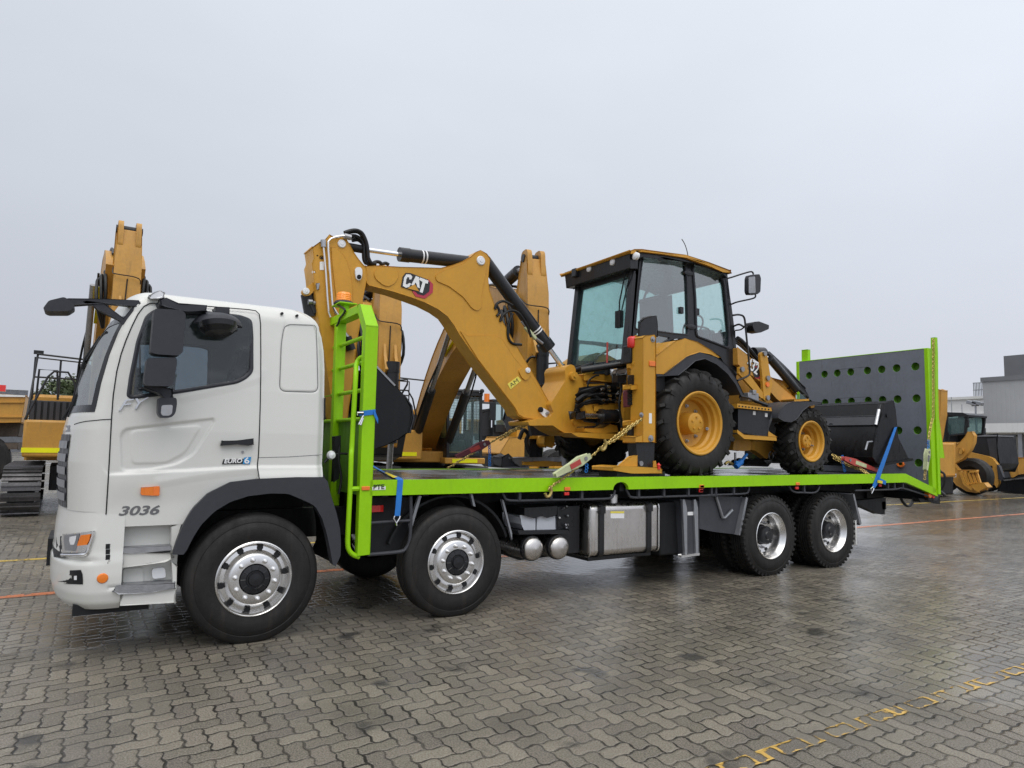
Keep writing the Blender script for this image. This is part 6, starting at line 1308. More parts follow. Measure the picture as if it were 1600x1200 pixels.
for k in range(7): b.bar(F(740+12*k, 975-3*k, Y=.55+.06*k), F(930+5*k, 982-6*k, Y=.6+.05*k), .06, .012+.004*k, (0, 0, 1))
b.prism(F.xz([(770, 978), (800, 940), (850, 926), (900, 935), (950, 980)], .7), .7, 1.0); b.build('strap_heap', 'chassis_dark', t, .006)
tq = P(539, 655, Y=1.75)
t = thing('spare_tyre', 'black spare tyre standing on the deck behind the lime headboard ladder', 'tyre', (tq.x, 1.75, ZD))
b = MB(); tt = tyre_mesh(.485, .28, .29, False, 4); a_ = R(-37)
b.v = [(tq.x+x*math.cos(a_+R(90))-(y-.14)*math.sin(a_+R(90)), 1.75+x*math.sin(a_+R(90))+(y-.14)*math.cos(a_+R(90)), z+ZD+.485) for x, y, z in tt.v]; b.f = tt.f; b.build('tyre', 'rubber', t)

# ================================================================ BACKGROUND MACHINES
def excavator(cx, cy, yaw, label, ymat, tip, stick_bottom, foot=(-.45, 1.75), apex=None, stick_w=.34, front_boxes=True, cab_on=True, seed=1, rails=True, bucket=True, gauge=1.2, bsize=1.0, group='parked tracked excavators'):
    """tracked excavator facing local -y; x to its left hand. tip: (y,z) of the stick head, stick_bottom: (y,z)"""
    rnd = random.Random(seed)
    root = thing('excavator', label, 'excavator', (cx, cy, 0), group)
    cs_, sn = math.cos(yaw), math.sin(yaw)
    T = lambda v: (cx+v[0]*cs_-v[1]*sn, cy+v[0]*sn+v[1]*cs_, v[2])
    def pb(name, m, b, bevel=0.0, parent=None): b.v = [T(v) for v in b.v]; return b.build(name, m, parent or root, bevel)
    for sx in (-1, 1):                             # tracks: shoes along an oval
        b = MB(); x0, x1 = sx*gauge-.33, sx*gauge+.33; L, h = 1.85, .47
        path = [(-L+.0+h*math.sin(-a), h-h*math.cos(a)) for a in []]
        per = []
        for k in range(50):
            s_ = k/50*(4*L+2*math.pi*h)
            if s_ < 2*L: y, z, a = -L+s_, 2*h, 0
            elif s_ < 2*L+math.pi*h: t_ = (s_-2*L)/h; y, z, a = L+h*math.sin(t_), h+h*math.cos(t_), t_
            elif s_ < 4*L+math.pi*h: y, z, a = L-(s_-2*L-math.pi*h), 0, math.pi
            else: t_ = (s_-4*L-math.pi*h)/h; y, z, a = -L-h*math.sin(t_), h-h*math.cos(t_), math.pi+t_
            ca, sa = math.cos(a), -math.sin(a)
            def q(u, w): return (y+u*ca-w*sa, z+u*sa+w*ca)
            b.prism([q(-.085, -.02), q(.085, -.02), q(.085, .015), q(.03, .02), q(.025, .05), q(-.0, .05), q(-.005, .02), q(-.085, .015)][::1], x0, x1, 'x')
        b.v = [(v[0], v[1], max(v[2], 0.0)+.03) for v in b.v]; tr = pb('track', 'track_steel', b)
        b = MB(); b.prism(rnd_poly([(-L-.25, .2), (L+.25, .2), (L+.35, .5), (L+.1, .85), (-L-.1, .85), (-L-.35, .5)], .1), x0+.1, x1-.1, 'x'); pb('track_frame', 'far_black', b, .01, tr)
    b = MB(); b.box(-.95, .95, -1.0, 1.0, .45, 1.0); b.cyl((0, 0, .9), (0, 0, 1.18), .75, n=24); pb('undercarriage', 'far_black', b, .02)
    b = MB(); b.box(-1.4, 1.4, -1.35, 2.2, 1.12, 1.42); pb('house_deck', ymat, b, .03)
    b = MB(); b.prism([(-1.4, 1.4), (1.4, 1.4), (1.4, 2.35), (1.15, 2.55), (-1.15, 2.55), (-1.4, 2.35)], 1.5, 2.9, 'y') if False else b.prism([(-1.42, 1.15), (1.42, 1.15), (1.42, 2.35), (-1.42, 2.35)], 2.0, 2.9, 'y'); pb('counterweight', ymat, b, .12)
    b = MB(); b.box(-1.4, .25, .1, 2.0, 1.42, 2.62); b.box(.3, 1.4, .5, 2.0, 1.42, 2.4); pb('hood', ymat, b, .06)
    if front_boxes:                                # tool box, louvres and steps at the front corner
        b = MB(); b.box(-1.45, -.35, -2.05, -1.2, 1.20, 1.98); fb = pb('tool_box', ymat, b, .05)
        b = MB(); b.box(-1.46, -.5, -2.062, -2.05, 1.30, 1.40); pb('reflective_strip', 'hi_yellow', b, 0, fb)
        b = MB(); b.box(-1.40, -.35, -1.25, .1, 1.95, 2.42); lv = pb('louvre_panel', 'far_black', b, .02)
        b = MB()
        for k in range(9): b.box(-1.38+.115*k, -1.31+.115*k, -1.29, -1.25, 1.98, 2.40)
        pb('louvre', 'charcoal', b, 0, lv)
        b = MB(); b.box(-1.35, -.3, -.4, .12, 2.42, 2.55); pb('walkway', ymat, b, .02)
    if rails:
        b = MB()
        for pl in ([(-1.42, -1.95, 1.95), (-1.36, -1.4, 2.9), (-1.32, -1.3, 3.45)], [(-1.44, -2.0, 1.98), (-1.1, -1.9, 2.9), (-1.0, -1.88, 3.02), (-.75, -1.88, 3.02), (-.62, -1.9, 2.8), (-.45, -2.0, 2.0)], [(-1.40, -.2, 2.5), (-1.40, -.2, 3.45), (-.4, -.2, 3.4), (-.4, -.2, 2.5)], [(-1.4, -.2, 3.0), (-.4, -.2, 3.0)], [(-.9, -.2, 2.5), (-.9, -.2, 3.42)], [(-1.34, -1.35, 3.42), (-.2, -1.3, 3.36)], [(-1.3, -1.2, 2.4), (-1.28, -1.2, 3.1), (-.95, -1.2, 3.1), (-.9, -1.2, 2.45)]): b = MB(); b.tube([Vector(p) for p in pl], .022, 6); rl_ = pb('hand_rail', 'far_black', b)
        b = MB(); b.box(-1.40, -1.22, -1.36, -1.28, 3.42, 3.50); pb('rail_lamp', 'far_black', b, 0, rl_)
    if cab_on:
        x0, x1, y0, y1, z0, z1 = .38, 1.38, -1.75, .05, 1.25, 3.0
        out = rnd_poly([(y0, z0), (y1, z0), (y1, z1), (y0+.12, z1)], .08)
        b = MB(); b.holed(out, [rnd_poly([(y0+.10, z0+.55), (y1-.85, z0+.55), (y1-.85, z1-.14), (y0+.2, z1-.14)], .05), rnd_poly([(y1-.75, z0+.8), (y1-.1, z0+.8), (y1-.1, z1-.14), (y1-.75, z1-.14)], .05)], x0, x0+.05); b.holed(out, [rnd_poly([(y0+.10, z0+.2), (y1-.85, z0+.2), (y1-.85, z1-.14), (y0+.2, z1-.14)], .05), rnd_poly([(y1-.75, z0+.8), (y1-.1, z0+.8), (y1-.1, z1-.14), (y1-.75, z1-.14)], .05)], x1-.05, x1)
        for x in (x0, x1-.07): b.bar((x+.035, y0+.03, z0), (x+.035, y0+.14, z1), .07, .07, (1, 0, 0)); b.box(x, x+.07, y1-.06, y1, z0, z1)
        b.box(x0, x1, y0+.05, y1+.02, z1-.03, z1+.06); b.box(x0, x1, y0-.0, y0+.1, z0, z0+.14); b.box(x0, x1, y0, y1, z0-.02, z0+.06); b.box(x0, x1, y1-.05, y1, z0, z0+.7)
        cb = pb('cab', 'far_black', b, .01)
        b = MB(); b.add([(x0+.05, y0+.04, z0+.13), (x1-.05, y0+.04, z0+.13), (x1-.05, y0+.15, z1-.06), (x0+.05, y0+.15, z1-.06)], [(0, 1, 2, 3)]); pb('windscreen', 'far_glass', b, 0, cb)
        for x in (x0+.02, x1-.02): b = MB(); b.add([(x, y0+.1, z0+.2), (x, y1-.05, z0+.2), (x, y1-.05, z1-.1), (x, y0+.2, z1-.1)], [(0, 1, 2, 3)]); pb('side_glass', 'far_glass', b, 0, cb)
        b = MB(); b.box(x0+.25, x1-.25, -.9, -.35, z0+.06, z0+.5); b.box(x0+.32, x1-.32, -.5, -.35, z0+.4, z0+1.05); pb('seat', 'seat_dark', b, .03, cb)
        b = MB()                                    # stone guard: wire mesh over the screen
        for k in range(9): x = x0+.08+k*(x1-x0-.16)/8; b.tube([(x, y0-.02, z0+.75), (x, y0+.09, z1-.1)], .0035, 4)
        for k in range(13): t_ = k/12; b.tube([(x0+.08, y0-.02+.11*t_, z0+.75+(z1-.1-z0-.75)*t_), (x1-.08, y0-.02+.11*t_, z0+.75+(z1-.1-z0-.75)*t_)], .0035, 4)
        pb('screen_guard', 'far_black', b, 0, cb)
        b = MB(); b.tube([(x0+.1, y0+.1, z1+.09), (x1-.1, y0+.1, z1+.09)], .045, 8); b.lathe((x1-.05, y0+.0, z1+.1), (0, -1, 0), [(0, -.05), (.06, -.03), (.06, .04), (0, .05)], 12); pb('work_lamp', 'far_black', b, 0, cb)
        b = MB(); b.tube([(x1, y0+.1, z1-.5), (x1+.2, y0-.1, z1-.4)], .015, 6); b.box(x1+.15, x1+.33, y0-.14, y0-.08, z1-.7, z1-.2); pb('mirror', 'far_black', b, .01, cb)
        b = MB(); b.box(.3, 1.42, -1.9, -1.3, 1.1, 1.26); dk_ = pb('cab_floor', ymat, b, .02); b = MB(); b.box(.5, 1.2, -1.912, -1.898, 1.13, 1.23); pb('reflective_strip', 'hi_yellow', b, 0, dk_)
    # boom: curved box section, foot to tip
    f0 = Vector((0, foot[0], foot[1])); tp = Vector((0, tip[0], tip[1])); top = apex or ((f0.y+tp.y)/2-.1, max(f0.z, tp.z)+.7)
    cen = []
    knee = Vector((0, top[0], top[1])); hing = Vector((0, tip[0]+.45, tip[1]-.75))
    for k in range(15):
        t = k/14; cen.append(f0*(1-t)**2+knee*2*t*(1-t)+hing*t*t)
    b = MB(); n = len(cen); up_, dn_ = [], []
    for i, c in enumerate(cen):
        a = cen[max(0, i-1)]; d = cen[min(n-1, i+1)]; tn = (d-a).normalized(); nn = Vector((0, tn.z, -tn.y)); h = .22+.24*math.sin(math.pi*min(1, .15+.75*i/n))
        if nn.z < 0: nn = -nn
        up_.append((c.y+nn.y*h, c.z+nn.z*h)); dn_.append((c.y-nn.y*h, c.z-nn.z*h))
    b.prism(up_+dn_[::-1], -.31, .31, 'x'); bo = pb('boom', ymat, b, .03)
    mid = cen[8]
    for sx in (-1, 1):                             # lift cylinders
        p0 = Vector((sx*.46, -1.25, 1.45)); p1 = Vector((sx*.44, mid.y, mid.z+.05)); m_ = p0.lerp(p1, .52)
        b = MB(); b.cyl(p0, m_, .115, n=16); cyl_ = pb('lift_cylinder', 'far_black', b, 0); b = MB(); b.cyl(m_, p1, .06, n=14); pb('rod', 'steel', b, 0, cyl_)
        b = MB(); b.tube([p0+Vector((sx*.1, -.1, .2)), m_+Vector((sx*.12, -.05, 0)), Vector((sx*.38, mid.y+.4, mid.z-.2)), Vector((sx*.36, mid.y, mid.z+.3))], .022, 6, smooth_path=4); pb('hose', 'hose', b, 0)
    b = MB(); b.box(sx*.30, sx*.33, mid.y-.35, mid.y+.3, mid.z-.33, mid.z-.25) if False else b.bar((-.32, cen[6].y, cen[6].z-.25), (-.32, cen[9].y, cen[9].z-.15), .012, .10, (1, 0, 0)); pb('reflective_strip', 'hi_yellow', b, 0, bo)
    b = MB()
    for x in (-.2, -.1, .1, .2): b.tube([(x, u_[0], u_[1]+.05) for u_ in up_[1:-1]], .025, 6)
    pb('boom_pipe', 'hose', b, 0)
    # stick with lugs at its head, bucket cylinder on the front face
    sb = Vector((0, stick_bottom[0], stick_bottom[1])); w2 = stick_w/2
    ty, tz = tip; by, bz = stick_bottom
    prof = [(ty-.10, tz+.12), (ty+.12, tz+.1), (ty+.30, tz-.35), (ty+.62, tz-.95), (ty+.42, tz-1.35), (by+.24, bz+.2), (by+.14, bz-.12), (by-.14, bz-.12), (by-.20, bz+.2), (ty-.30, tz-1.3), (ty-.26, tz-.5)]
    b = MB(); b.prism(prof, -w2, w2, 'x'); sk_ = pb('stick', ymat, b, .02)
    for x in (-w2+.01, w2-.09): b = MB(); b.prism(rnd_poly([(ty-.20, tz-.25), (ty+.2, tz-.25), (ty+.18, tz+.28), (ty-.14, tz+.28)], .12), x, x+.08, 'x'); pb('stick_lug', ymat, b, .01, sk_)
    b = MB(); b.cyl((-w2-.02, ty+.02, tz+.14), (w2+.02, ty+.02, tz+.14), .07, n=14); pb('lug_pin', 'far_black', b, 0, sk_)
    for x in (-.09, .09): b = MB(); b.prism([(ty-.22, tz-.9), (ty-.36, tz-1.32), (ty-.5, tz-1.55), (ty-.42, tz-1.62), (ty-.2, tz-1.45)], x-.022, x+.022, 'x'); pb('cylinder_bracket', ymat, b, .006, sk_)
    b = MB(); b.cyl((0.02, ty-.44, tz-1.5), (0.02, ty-.46, tz-2.75), .10, n=20); b.cyl((0.02, ty-.44, tz-1.42), (0.02, ty-.44, tz-1.60), .11, n=20); bc_ = pb('bucket_cylinder', 'far_black', b)
    b = MB(); b.cyl((0.02, ty-.46, tz-2.75), (0.02, ty-.40, tz-3.2), .05, n=14); pb('rod', 'steel', b, 0, bc_)
    b = MB(); b.tube([(-.1, ty-.44, tz-1.62), (-.2, ty-.4, tz-1.65), (-.3, ty-.3, tz-1.9), (-.32, ty-.1, tz-2.2)], .022, 6, smooth_path=4); b.tube([(.12, ty-.46, tz-1.72), (.27, ty-.46, tz-1.70), (.27, ty-.44, tz-1.78), (.15, ty-.44, tz-2.0)], .016, 6)
    b.tube([(-w2-.02, ty+.1, tz-.55), (-w2-.03, ty-.2, tz-.7), (-w2+.02, ty-.34, tz-.75), (w2-.02, ty-.34, tz-.78), (w2+.02, ty-.2, tz-.95)], .010, 6, smooth_path=4); b.tube([(0, ty-.28, tz-.8), (-.02, ty-.33, tz-1.3), (-.03, ty-.3, tz-2.4)], .010, 6); pb('hose', 'hose', b)
    b = MB()
    for sx in (-1, 1):
        for k in range(3): b.tube([(sx*(w2+.05), ty+.75, tz-1.2), (sx*(w2+.12+.05*k), ty+.5, tz-.55-.08*k), (sx*(w2+.10+.06*k), ty+.25, tz-1.0-.1*k), (sx*(w2+.1), ty+.45, tz-1.6)], .03, 6, smooth_path=4)
    pb('hose', 'hose', b)
    b = MB(); s0 = cen[6]; b.cyl((0, s0.y, s0.z+.55), (0, hing.y+.3, hing.z+.85), .11, n=16); sc_ = pb('stick_cylinder', 'far_black', b); b = MB(); b.cyl((0, hing.y+.3, hing.z+.85), (0, ty+.05, tz+.0), .055, n=14); pb('rod', 'steel', b, 0, sc_)
    if bucket:
        pr = [(by-.10, bz+.1), (by+.3, bz+.32), (by+.8, bz+.28), (by+1.0, bz-.05), (by+.7, bz-.38), (by+.1, bz-.28)]
        pr = [(by+(y-by)*bsize, bz+(z-bz)*bsize) for y, z in pr]; b = MB(); b.prism(pr, -.32, .32, 'x'); pb('bucket', 'charcoal', b, .03)
    return root
# the three excavators of the row beyond the truck: aim each stick at the pixel column the photo shows
LX = excavator(-.92, 13.5, R(1.4), 'yellow tracked excavator seen end-on left of the white truck cab, handrails and track showing', 'far_yellow', (-5.6, 5.2), (-5.8, 2.4), seed=1, stick_w=.38, gauge=1.40)
stickC = P(835, 398, Y=3.7); baseC = Vector((7.1, 12.6, 0)); dC = (Vector((stickC.x, stickC.y, 0))-baseC); yawC = math.atan2(dC.x, -dC.y)
CX = excavator(baseC.x, baseC.y, yawC, 'yellow excavator with meshed black cab, its boom arching behind the backhoe boom', 'far_yellow', (-dC.length+.05, stickC.z-.20), (-dC.length-.05, 2.1), seed=2, bsize=.55)
stickM = P(607, 440, Y=5.0); baseM = Vector((3.9, 13.0, 0)); dM = Vector((stickM.x, stickM.y, 0))-baseM; yawM = math.atan2(dM.x, -dM.y)
MX = excavator(baseM.x, baseM.y, yawM, 'yellow excavator half hidden by the headboard, black ram down its upright stick', 'far_yellow', (-dM.length+.05, stickM.z), (-dM.length-.05, 1.7), seed=3, bucket=True, cab_on=True)
# ---- articulated dumper at the far left
Yd = 21
def N1v(x, y, Y): return N1(x, y, Y=Y)
dr = thing('dump_truck', 'ochre dump truck body cut off by the left edge of the view', 'dump truck', (N1v(0, 400, Yd).x-3, Yd, 0))
pl = N1.xz([(-700, 128), (0, 132), (198, 142), (200, 160), (165, 350), (-700, 358)], Yd)
b = MB(); b.prism(pl, Yd, Yd+2.6); bd = b.build('dump_body', 'far_yellow', dr, .03)
b = MB(); b.prism(N1.xz([(-700, 126), (0, 130), (198, 140), (196, 152), (-700, 142)], Yd), Yd-.05, Yd+.1); b.build('body_rail', 'wall_white', bd)
b = MB()
for y in (185, 300): b.prism(N1.xz([(-700, y), (188, y+4), (186, y+12), (-700, y+10)], Yd), Yd-.06, Yd+.0)
b.build('body_rib', 'far_yellow', bd, .01)
b = MB(); b.prism(N1.xz([(-700, 520), (135, 515), (135, 560), (-700, 575)], Yd), Yd+.2, Yd+2.4); b.prism(N1.xz([(-700, 360), (150, 356), (130, 460), (-700, 470)], Yd), Yd+.5, Yd+2.2); b.build('chassis', 'bark', dr, .02)
for x in (-170, -420):
    q = N1v(x, 500, Yd); b = MB(); b.lathe((q.x, Yd+.1, .85), (0, 1, 0), [(.4, .1), (.5, .0), (.75, .0), (.85, .1), (.85, .5), (.75, .6), (.4, .6)], 32); wh = b.build('wheel', 'rubber', dr); b = MB(); b.lathe((q.x, Yd+.1, .85), (0, 1, 0), [(.42, .1), (.38, .2), (.2, .22), (.15, .1), (0, .1)], 24); b.build('rim', 'far_yellow', wh)
for x, y, m in ((8, 82, 'red_lens'),): q = N1v(x, y, Yd-.08); b = MB(); b.box(q.x-.12, q.x+.12, Yd-.1, Yd+.02, q.z-.1, q.z+.1); b.build('lamp', m, dr)
# ---- wheel loader behind the boom foot
Yw = 17
def s5(pts): return S5.xz(pts, Yw)
wlr = thing('wheel_loader', 'smaller loader behind the boom foot with orange beacon and brown bucket', 'loader', (S5(1000, 900, Y=Yw).x, Yw+1, 0))
x0, x1 = S5(905, 500, Y=Yw).x, S5(1170, 500, Y=Yw).x; zt_ = S5(1000, 412, Y=Yw).z; zb0 = S5(1000, 650, Y=Yw).z
b = MB(); b.box(x0-.05, x1+.05, Yw-.05, Yw+1.5, zt_, zt_+.1)
for x in (x0, x1-.08):
    for y in (Yw, Yw+1.4): b.box(x, x+.08, y, y+.08, zb0, zt_)
b.box(x0, x1, Yw, Yw+1.48, zb0-.5, zb0); lcab = b.build('cab', 'far_black', wlr, .01)
b = MB(); b.add([(x0, Yw+.03, zb0), (x1, Yw+.03, zb0), (x1, Yw+.03, zt_), (x0, Yw+.03, zt_)], [(0, 1, 2, 3)]); b.build('windscreen', 'far_glass', lcab)
b = MB(); q = S5(880, 390, Y=Yw); b.cyl((q.x, Yw+.3, zt_), (q.x, Yw+.3, zt_+.32), .11, n=16); b.build('beacon', 'amber', wlr)
b = MB(); b.prism(s5([(815, 480), (905, 470), (905, 720), (815, 730)]), Yw+.2, Yw+1.2); b.build('cab_post', 'far_black', wlr, .02)
b = MB(); b.prism(s5([(730, 880), (820, 740), (1000, 735), (1040, 770), (1040, 890), (960, 960), (820, 930)]), Yw-1.8, Yw-.2); b.build('bucket', 'loader_yellow', wlr, .03)
b = MB(); b.prism(s5([(1040, 590), (1160, 570), (1300, 560), (1300, 760), (1050, 780)]), Yw-.6, Yw+.8); b.build('hood', 'machine_yellow', wlr, .05)
b = MB(); b.prism(s5([(640, 905), (880, 940), (985, 965), (985, 1020), (760, 1010)]), Yw-1.9, Yw-.5); b.build('cutting_edge', 'charcoal', wlr, .01)
for x in (1170, 1400):
    q = S5(x, 900, Y=Yw); b = MB(); b.lathe((q.x, Yw-.8, .75), (0, 1, 0), [(.35, .1), (.45, .0), (.65, .0), (.75, .1), (.75, .4), (.65, .5), (.35, .5)], 32); wh = b.build('wheel', 'rubber', wlr); b = MB(); b.lathe((q.x, Yw-.8, .75), (0, 1, 0), [(.37, .08), (.32, .15), (.15, .15), (.1, .05), (0, .05)], 24); b.build('rim', 'machine_yellow', wh)
b = MB(); b.tube(S5.v([(1110, 560), (1100, 500), (1130, 480), (1200, 530)], Yw-.1), .05, 8, smooth_path=3); b.box(S5(915, 620, Y=Yw).x, S5(1000, 620, Y=Yw).x, Yw-.1, Yw, S5(900, 690, Y=Yw).z, S5(900, 620, Y=Yw).z); b.build('air_intake', 'far_black', wlr)
# ---- machines parked beyond the ramp
def yzm(name, m, pts, x0, x1, parent, bevel=.02, ref=None):
    b = MB(); b.prism(S8.yz(pts, ref or x0), x0, x1, 'x'); return b.build(name, m, parent, bevel)
XR = 28.5
r1 = thing('wheel_loader', 'ochre loader with slatted fork attachment resting on the ground right of the ramp', 'loader', (XR+1, S8(200, 900, X=XR).y, 0))
fr_ = S8.yz([(140, 482), (300, 486), (335, 505), (320, 640), (200, 652), (190, 690), (130, 690), (130, 560)], XR); hole = S8.yz([(188, 515), (300, 508), (312, 528), (305, 628), (200, 642), (186, 600)], XR)
b = MB(); b.holed(fr_, [hole], XR, XR+.08); b.holed(fr_, [hole], XR+1.4, XR+1.48); b.prism(S8.yz([(138, 480), (300, 484), (338, 500), (338, 514), (140, 496)], XR), XR-.05, XR+1.5, 'x'); c1 = b.build('cab', 'far_black', r1, .01)
b = MB(); b.prism(hole, XR+.03, XR+.04, 'x'); b.build('side_glass', 'far_glass', c1); b = MB(); b.prism(hole, XR+1.43, XR+1.44, 'x'); b.build('side_glass', 'far_glass', c1)
yzm('seat', 'seat_dark', [(205, 600), (235, 560), (245, 620), (280, 640), (205, 645)], XR+.5, XR+.9, c1)
yzm('mirror', 'far_black', [(318, 542), (332, 540), (334, 585), (320, 590)], XR-.2, XR-.1, r1); yzm('body', 'far_black', [(60, 530), (150, 520), (155, 750), (60, 760)], XR+.2, XR+1.4, r1)
yzm('hood', 'loader_yellow', [(40, 690), (150, 692), (190, 705), (180, 770), (150, 800), (40, 800)], XR, XR+1.6, r1, .05)
yzm('lift_plate', 'loader_yellow', [(165, 800), (235, 742), (310, 660), (335, 622), (362, 622), (378, 648), (375, 700), (352, 752), (300, 815), (225, 852)], XR-.45, XR-.25, r1); yzm('lift_plate', 'loader_yellow', [(165, 800), (235, 742), (310, 660), (335, 622), (362, 622), (378, 648), (375, 700), (352, 752), (300, 815), (225, 852)], XR+1.75, XR+1.95, r1)
yzm('loader_arm', 'loader_yellow', [(152, 790), (180, 798), (268, 900), (320, 1010), (405, 1040), (400, 1060), (330, 1052), (250, 1005), (200, 940)], XR-.25, XR-.05, r1); yzm('loader_arm', 'loader_yellow', [(290, 820), (305, 812), (345, 880), (335, 900)], XR+1.4, XR+1.6, r1)
yzm('pin', 'loader_yellow', [(268, 745), (290, 742), (298, 760), (285, 780), (266, 772)], XR-.55, XR-.44, r1)
fk = yzm('fork_frame', 'loader_yellow', [(262, 900), (392, 900), (392, 914), (265, 918)], XR-.6, XR-.4, r1)
for k in range(5):
    a = 270+28*k; yzm('fork_tine', 'loader_yellow', [(a, 908), (a+14, 905), (a+42, 985), (a+92, 1028), (a+88, 1042), (a+32, 1000)], XR-.7+.05*k, XR-.62+.05*k, fk, .01)
yzm('fork_plate', 'loader_yellow', [(345, 1000), (445, 990), (475, 1020), (400, 1050)], XR-.66, XR-.3, fk); yzm('fork_plate', 'decal_white', [(225, 925), (248, 925), (248, 948), (225, 948)], XR-.48, XR-.455, r1, .005); yzm('reflective_strip', 'hi_yellow', [(108, 745), (128, 745), (128, 768), (108, 768)], XR-.05, XR-.01, r1, .005)
yzm('ram', 'far_black', [(132, 560), (150, 560), (156, 755), (138, 755)], XR-.3, XR-.15, r1); yzm('rod', 'steel', [(146, 755), (156, 755), (164, 860), (152, 860)], XR-.28, XR-.18, r1)
for x in (118, 345):
    q = S8(x, 950, X=XR); b = MB(); b.lathe((XR+.0, q.y, .72), (1, 0, 0), [(.3, .1), (.4, .0), (.62, .0), (.72, .1), (.72, .4), (.6, .5), (.3, .5)], 28); wh = b.build('wheel', 'rubber', r1); b = MB(); b.lathe((XR, q.y, .72), (1, 0, 0), [(.33, .08), (.28, .14), (.1, .14), (0, .1)], 20); b.build('rim', 'charcoal', wh)
XB = 32
r2 = thing('skid_loader', 'black loader with ochre arms and wide black bucket near the right edge', 'loader', (XB+.8, S8(450, 900, X=XB).y, 0))
yzm('body', 'far_black', [(210, 670), (345, 650), (540, 648), (552, 720), (570, 850), (540, 900), (300, 900), (220, 760)], XB, XB+1.6, r2, .08)
yzm('door_glass', 'charcoal', [(470, 670), (535, 665), (552, 840), (500, 820)], XB-.02, XB+.01, r2); yzm('roof', 'grey_metal', [(200, 655), (345, 640), (540, 645), (540, 655), (345, 655)], XB-.05, XB+1.65, r2); yzm('exhaust', 'far_black', [(438, 598), (453, 598), (453, 645), (438, 645)], XB+.3, XB+.4, r2)
yzm('loader_arm', 'loader_yellow', [(325, 772), (345, 770), (480, 800), (512, 815), (546, 858), (556, 1000), (542, 1025), (527, 1005), (520, 912), (440, 882), (338, 832)], XB-.3, XB-.1, r2, .03); yzm('lower_frame', 'loader_yellow', [(400, 910), (500, 930), (520, 1000), (480, 1020), (420, 960)], XB-.2, XB, r2)
yzm('arm_pin', 'chassis_dark', [(495, 868), (508, 866), (510, 880), (497, 882)], XB-.32, XB-.29, r2, .005)
yzm('bucket', 'bucket_black', [(545, 1050), (585, 966), (738, 945), (860, 935), (860, 1060), (690, 1066)], XB-.5, XB+1.9, r2, .02); yzm('bucket_lip', 'steel', [(585, 968), (738, 946), (860, 936), (860, 950), (738, 960), (600, 975)], XB-.53, XB-.5, r2, .005); yzm('tilt_link', 'charcoal', [(545, 860), (560, 870), (590, 950), (575, 975), (555, 960)], XB-.35, XB-.2, r2)
for x in (345, 470):
    q = S8(x, 950, X=XB); b = MB(); b.lathe((XB-.08, q.y, .55), (1, 0, 0), [(.25, .1), (.35, .0), (.5, .0), (.55, .08), (.55, .3), (.25, .35)], 24); b.build('wheel', 'rubber', r2)
XT = 37
r3 = thing('track_loader', 'ochre machine with yellow reflective strip cut off by the right edge', 'loader', (XT+.8, S8(680, 900, X=XT).y, 0))
yzm('body', 'loader_yellow', [(565, 830), (590, 808), (700, 808), (860, 805), (860, 925), (700, 930), (660, 945), (600, 940), (570, 900)], XT, XT+1.8, r3, .04); yzm('reflective_strip', 'hi_yellow', [(622, 836), (698, 838), (698, 850), (625, 848)], XT-.02, XT+.01, r3, .004); yzm('guard', 'loader_yellow', [(700, 812), (860, 808), (860, 920), (702, 922)], XT-.15, XT-.02, r3); yzm('dark_panel', 'charcoal', [(590, 870), (612, 866), (640, 950), (600, 950)], XT-.1, XT-.01, r3); yzm('top_hoses', 'bark', [(560, 800), (575, 775), (600, 785), (630, 778), (632, 800)], XT+.2, XT+.5, r3); yzm('undercarriage', 'far_black', [(600, 930), (860, 925), (860, 1060), (600, 1050)], XT+.05, XT+1.7, r3)
XS = 24
r4 = thing('excavator', 'brown excavator stick standing up just behind the ramp edge', 'excavator', (XS+.3, S8(120, 800, X=XS).y, 0))
yzm('stick', 'loader_yellow', [(20, 330), (105, 312), (143, 322), (140, 500), (130, 535), (100, 720), (20, 740)], XS, XS+.4, r4); yzm('body', 'loader_yellow', [(-160, 700), (40, 700), (40, 940), (-160, 960)], XS+.3, XS+2.2, r4, .05); yzm('undercarriage', 'far_black', [(-280, 940), (-40, 940), (-40, 1075), (-280, 1085)], XS, XS+2.5, r4, .05)
b = MB(); b.tube([S8(x, y, X=XS-.05) for x, y in ((110, 830), (130, 900), (165, 930), (160, 1000), (140, 1040))], .04, 8, smooth_path=3); b.cyl(S8(128, 1045, X=XS-.1), S8(170, 1080, X=XS-.1), .05, n=10); b.build('hose', 'hose', r4)
# ---- buildings, lamp, fence
XW = 60
w_ = thing('warehouse', 'tall flat grey clad warehouse with a roof stack at the right edge', 'warehouse', (XW+10, S8(700, 600, X=XW).y, 0))
def cladding(name, base, stripe, period=.32):
    m = mat(name, base, .55, var=.03); t = m.node_tree; nb = NB(t); b_ = t.nodes['Principled BSDF']; pos = nb.n('ShaderNodeNewGeometry').outputs['Position']; s_ = nb.n('ShaderNodeSeparateXYZ', {0: pos}).outputs
    h = nb.m('PINGPONG', nb.m('DIVIDE', nb.m('ADD', s_[1], nb.m('MULTIPLY', s_[0], .7)), period), .5)
    bn = nb.n('ShaderNodeBump', {'Height': nb.m('MULTIPLY', nb.sm(h, .1, .2), .006), 'Strength': .8, 'Distance': 1.0}); t.links.new(bn.outputs[0], b_.inputs['Normal'])
cladding('clad_grey', (.33, .335, .345), 0); cladding('clad_white', (.72, .72, .71), 0)
gp = [S8(x, y, X=XW) for x, y in ((445, 258), (1500, 200), (1500, 900), (445, 900))]
ya, yb_ = S8(445, 400, X=XW).y, S8(445, 400, X=XW).y-60; zt1 = S8(445, 262, X=XW).z
b = MB(); b.box(XW, XW+30, yb_, ya, 0, zt1); b.build('wall', 'clad_grey', w_)
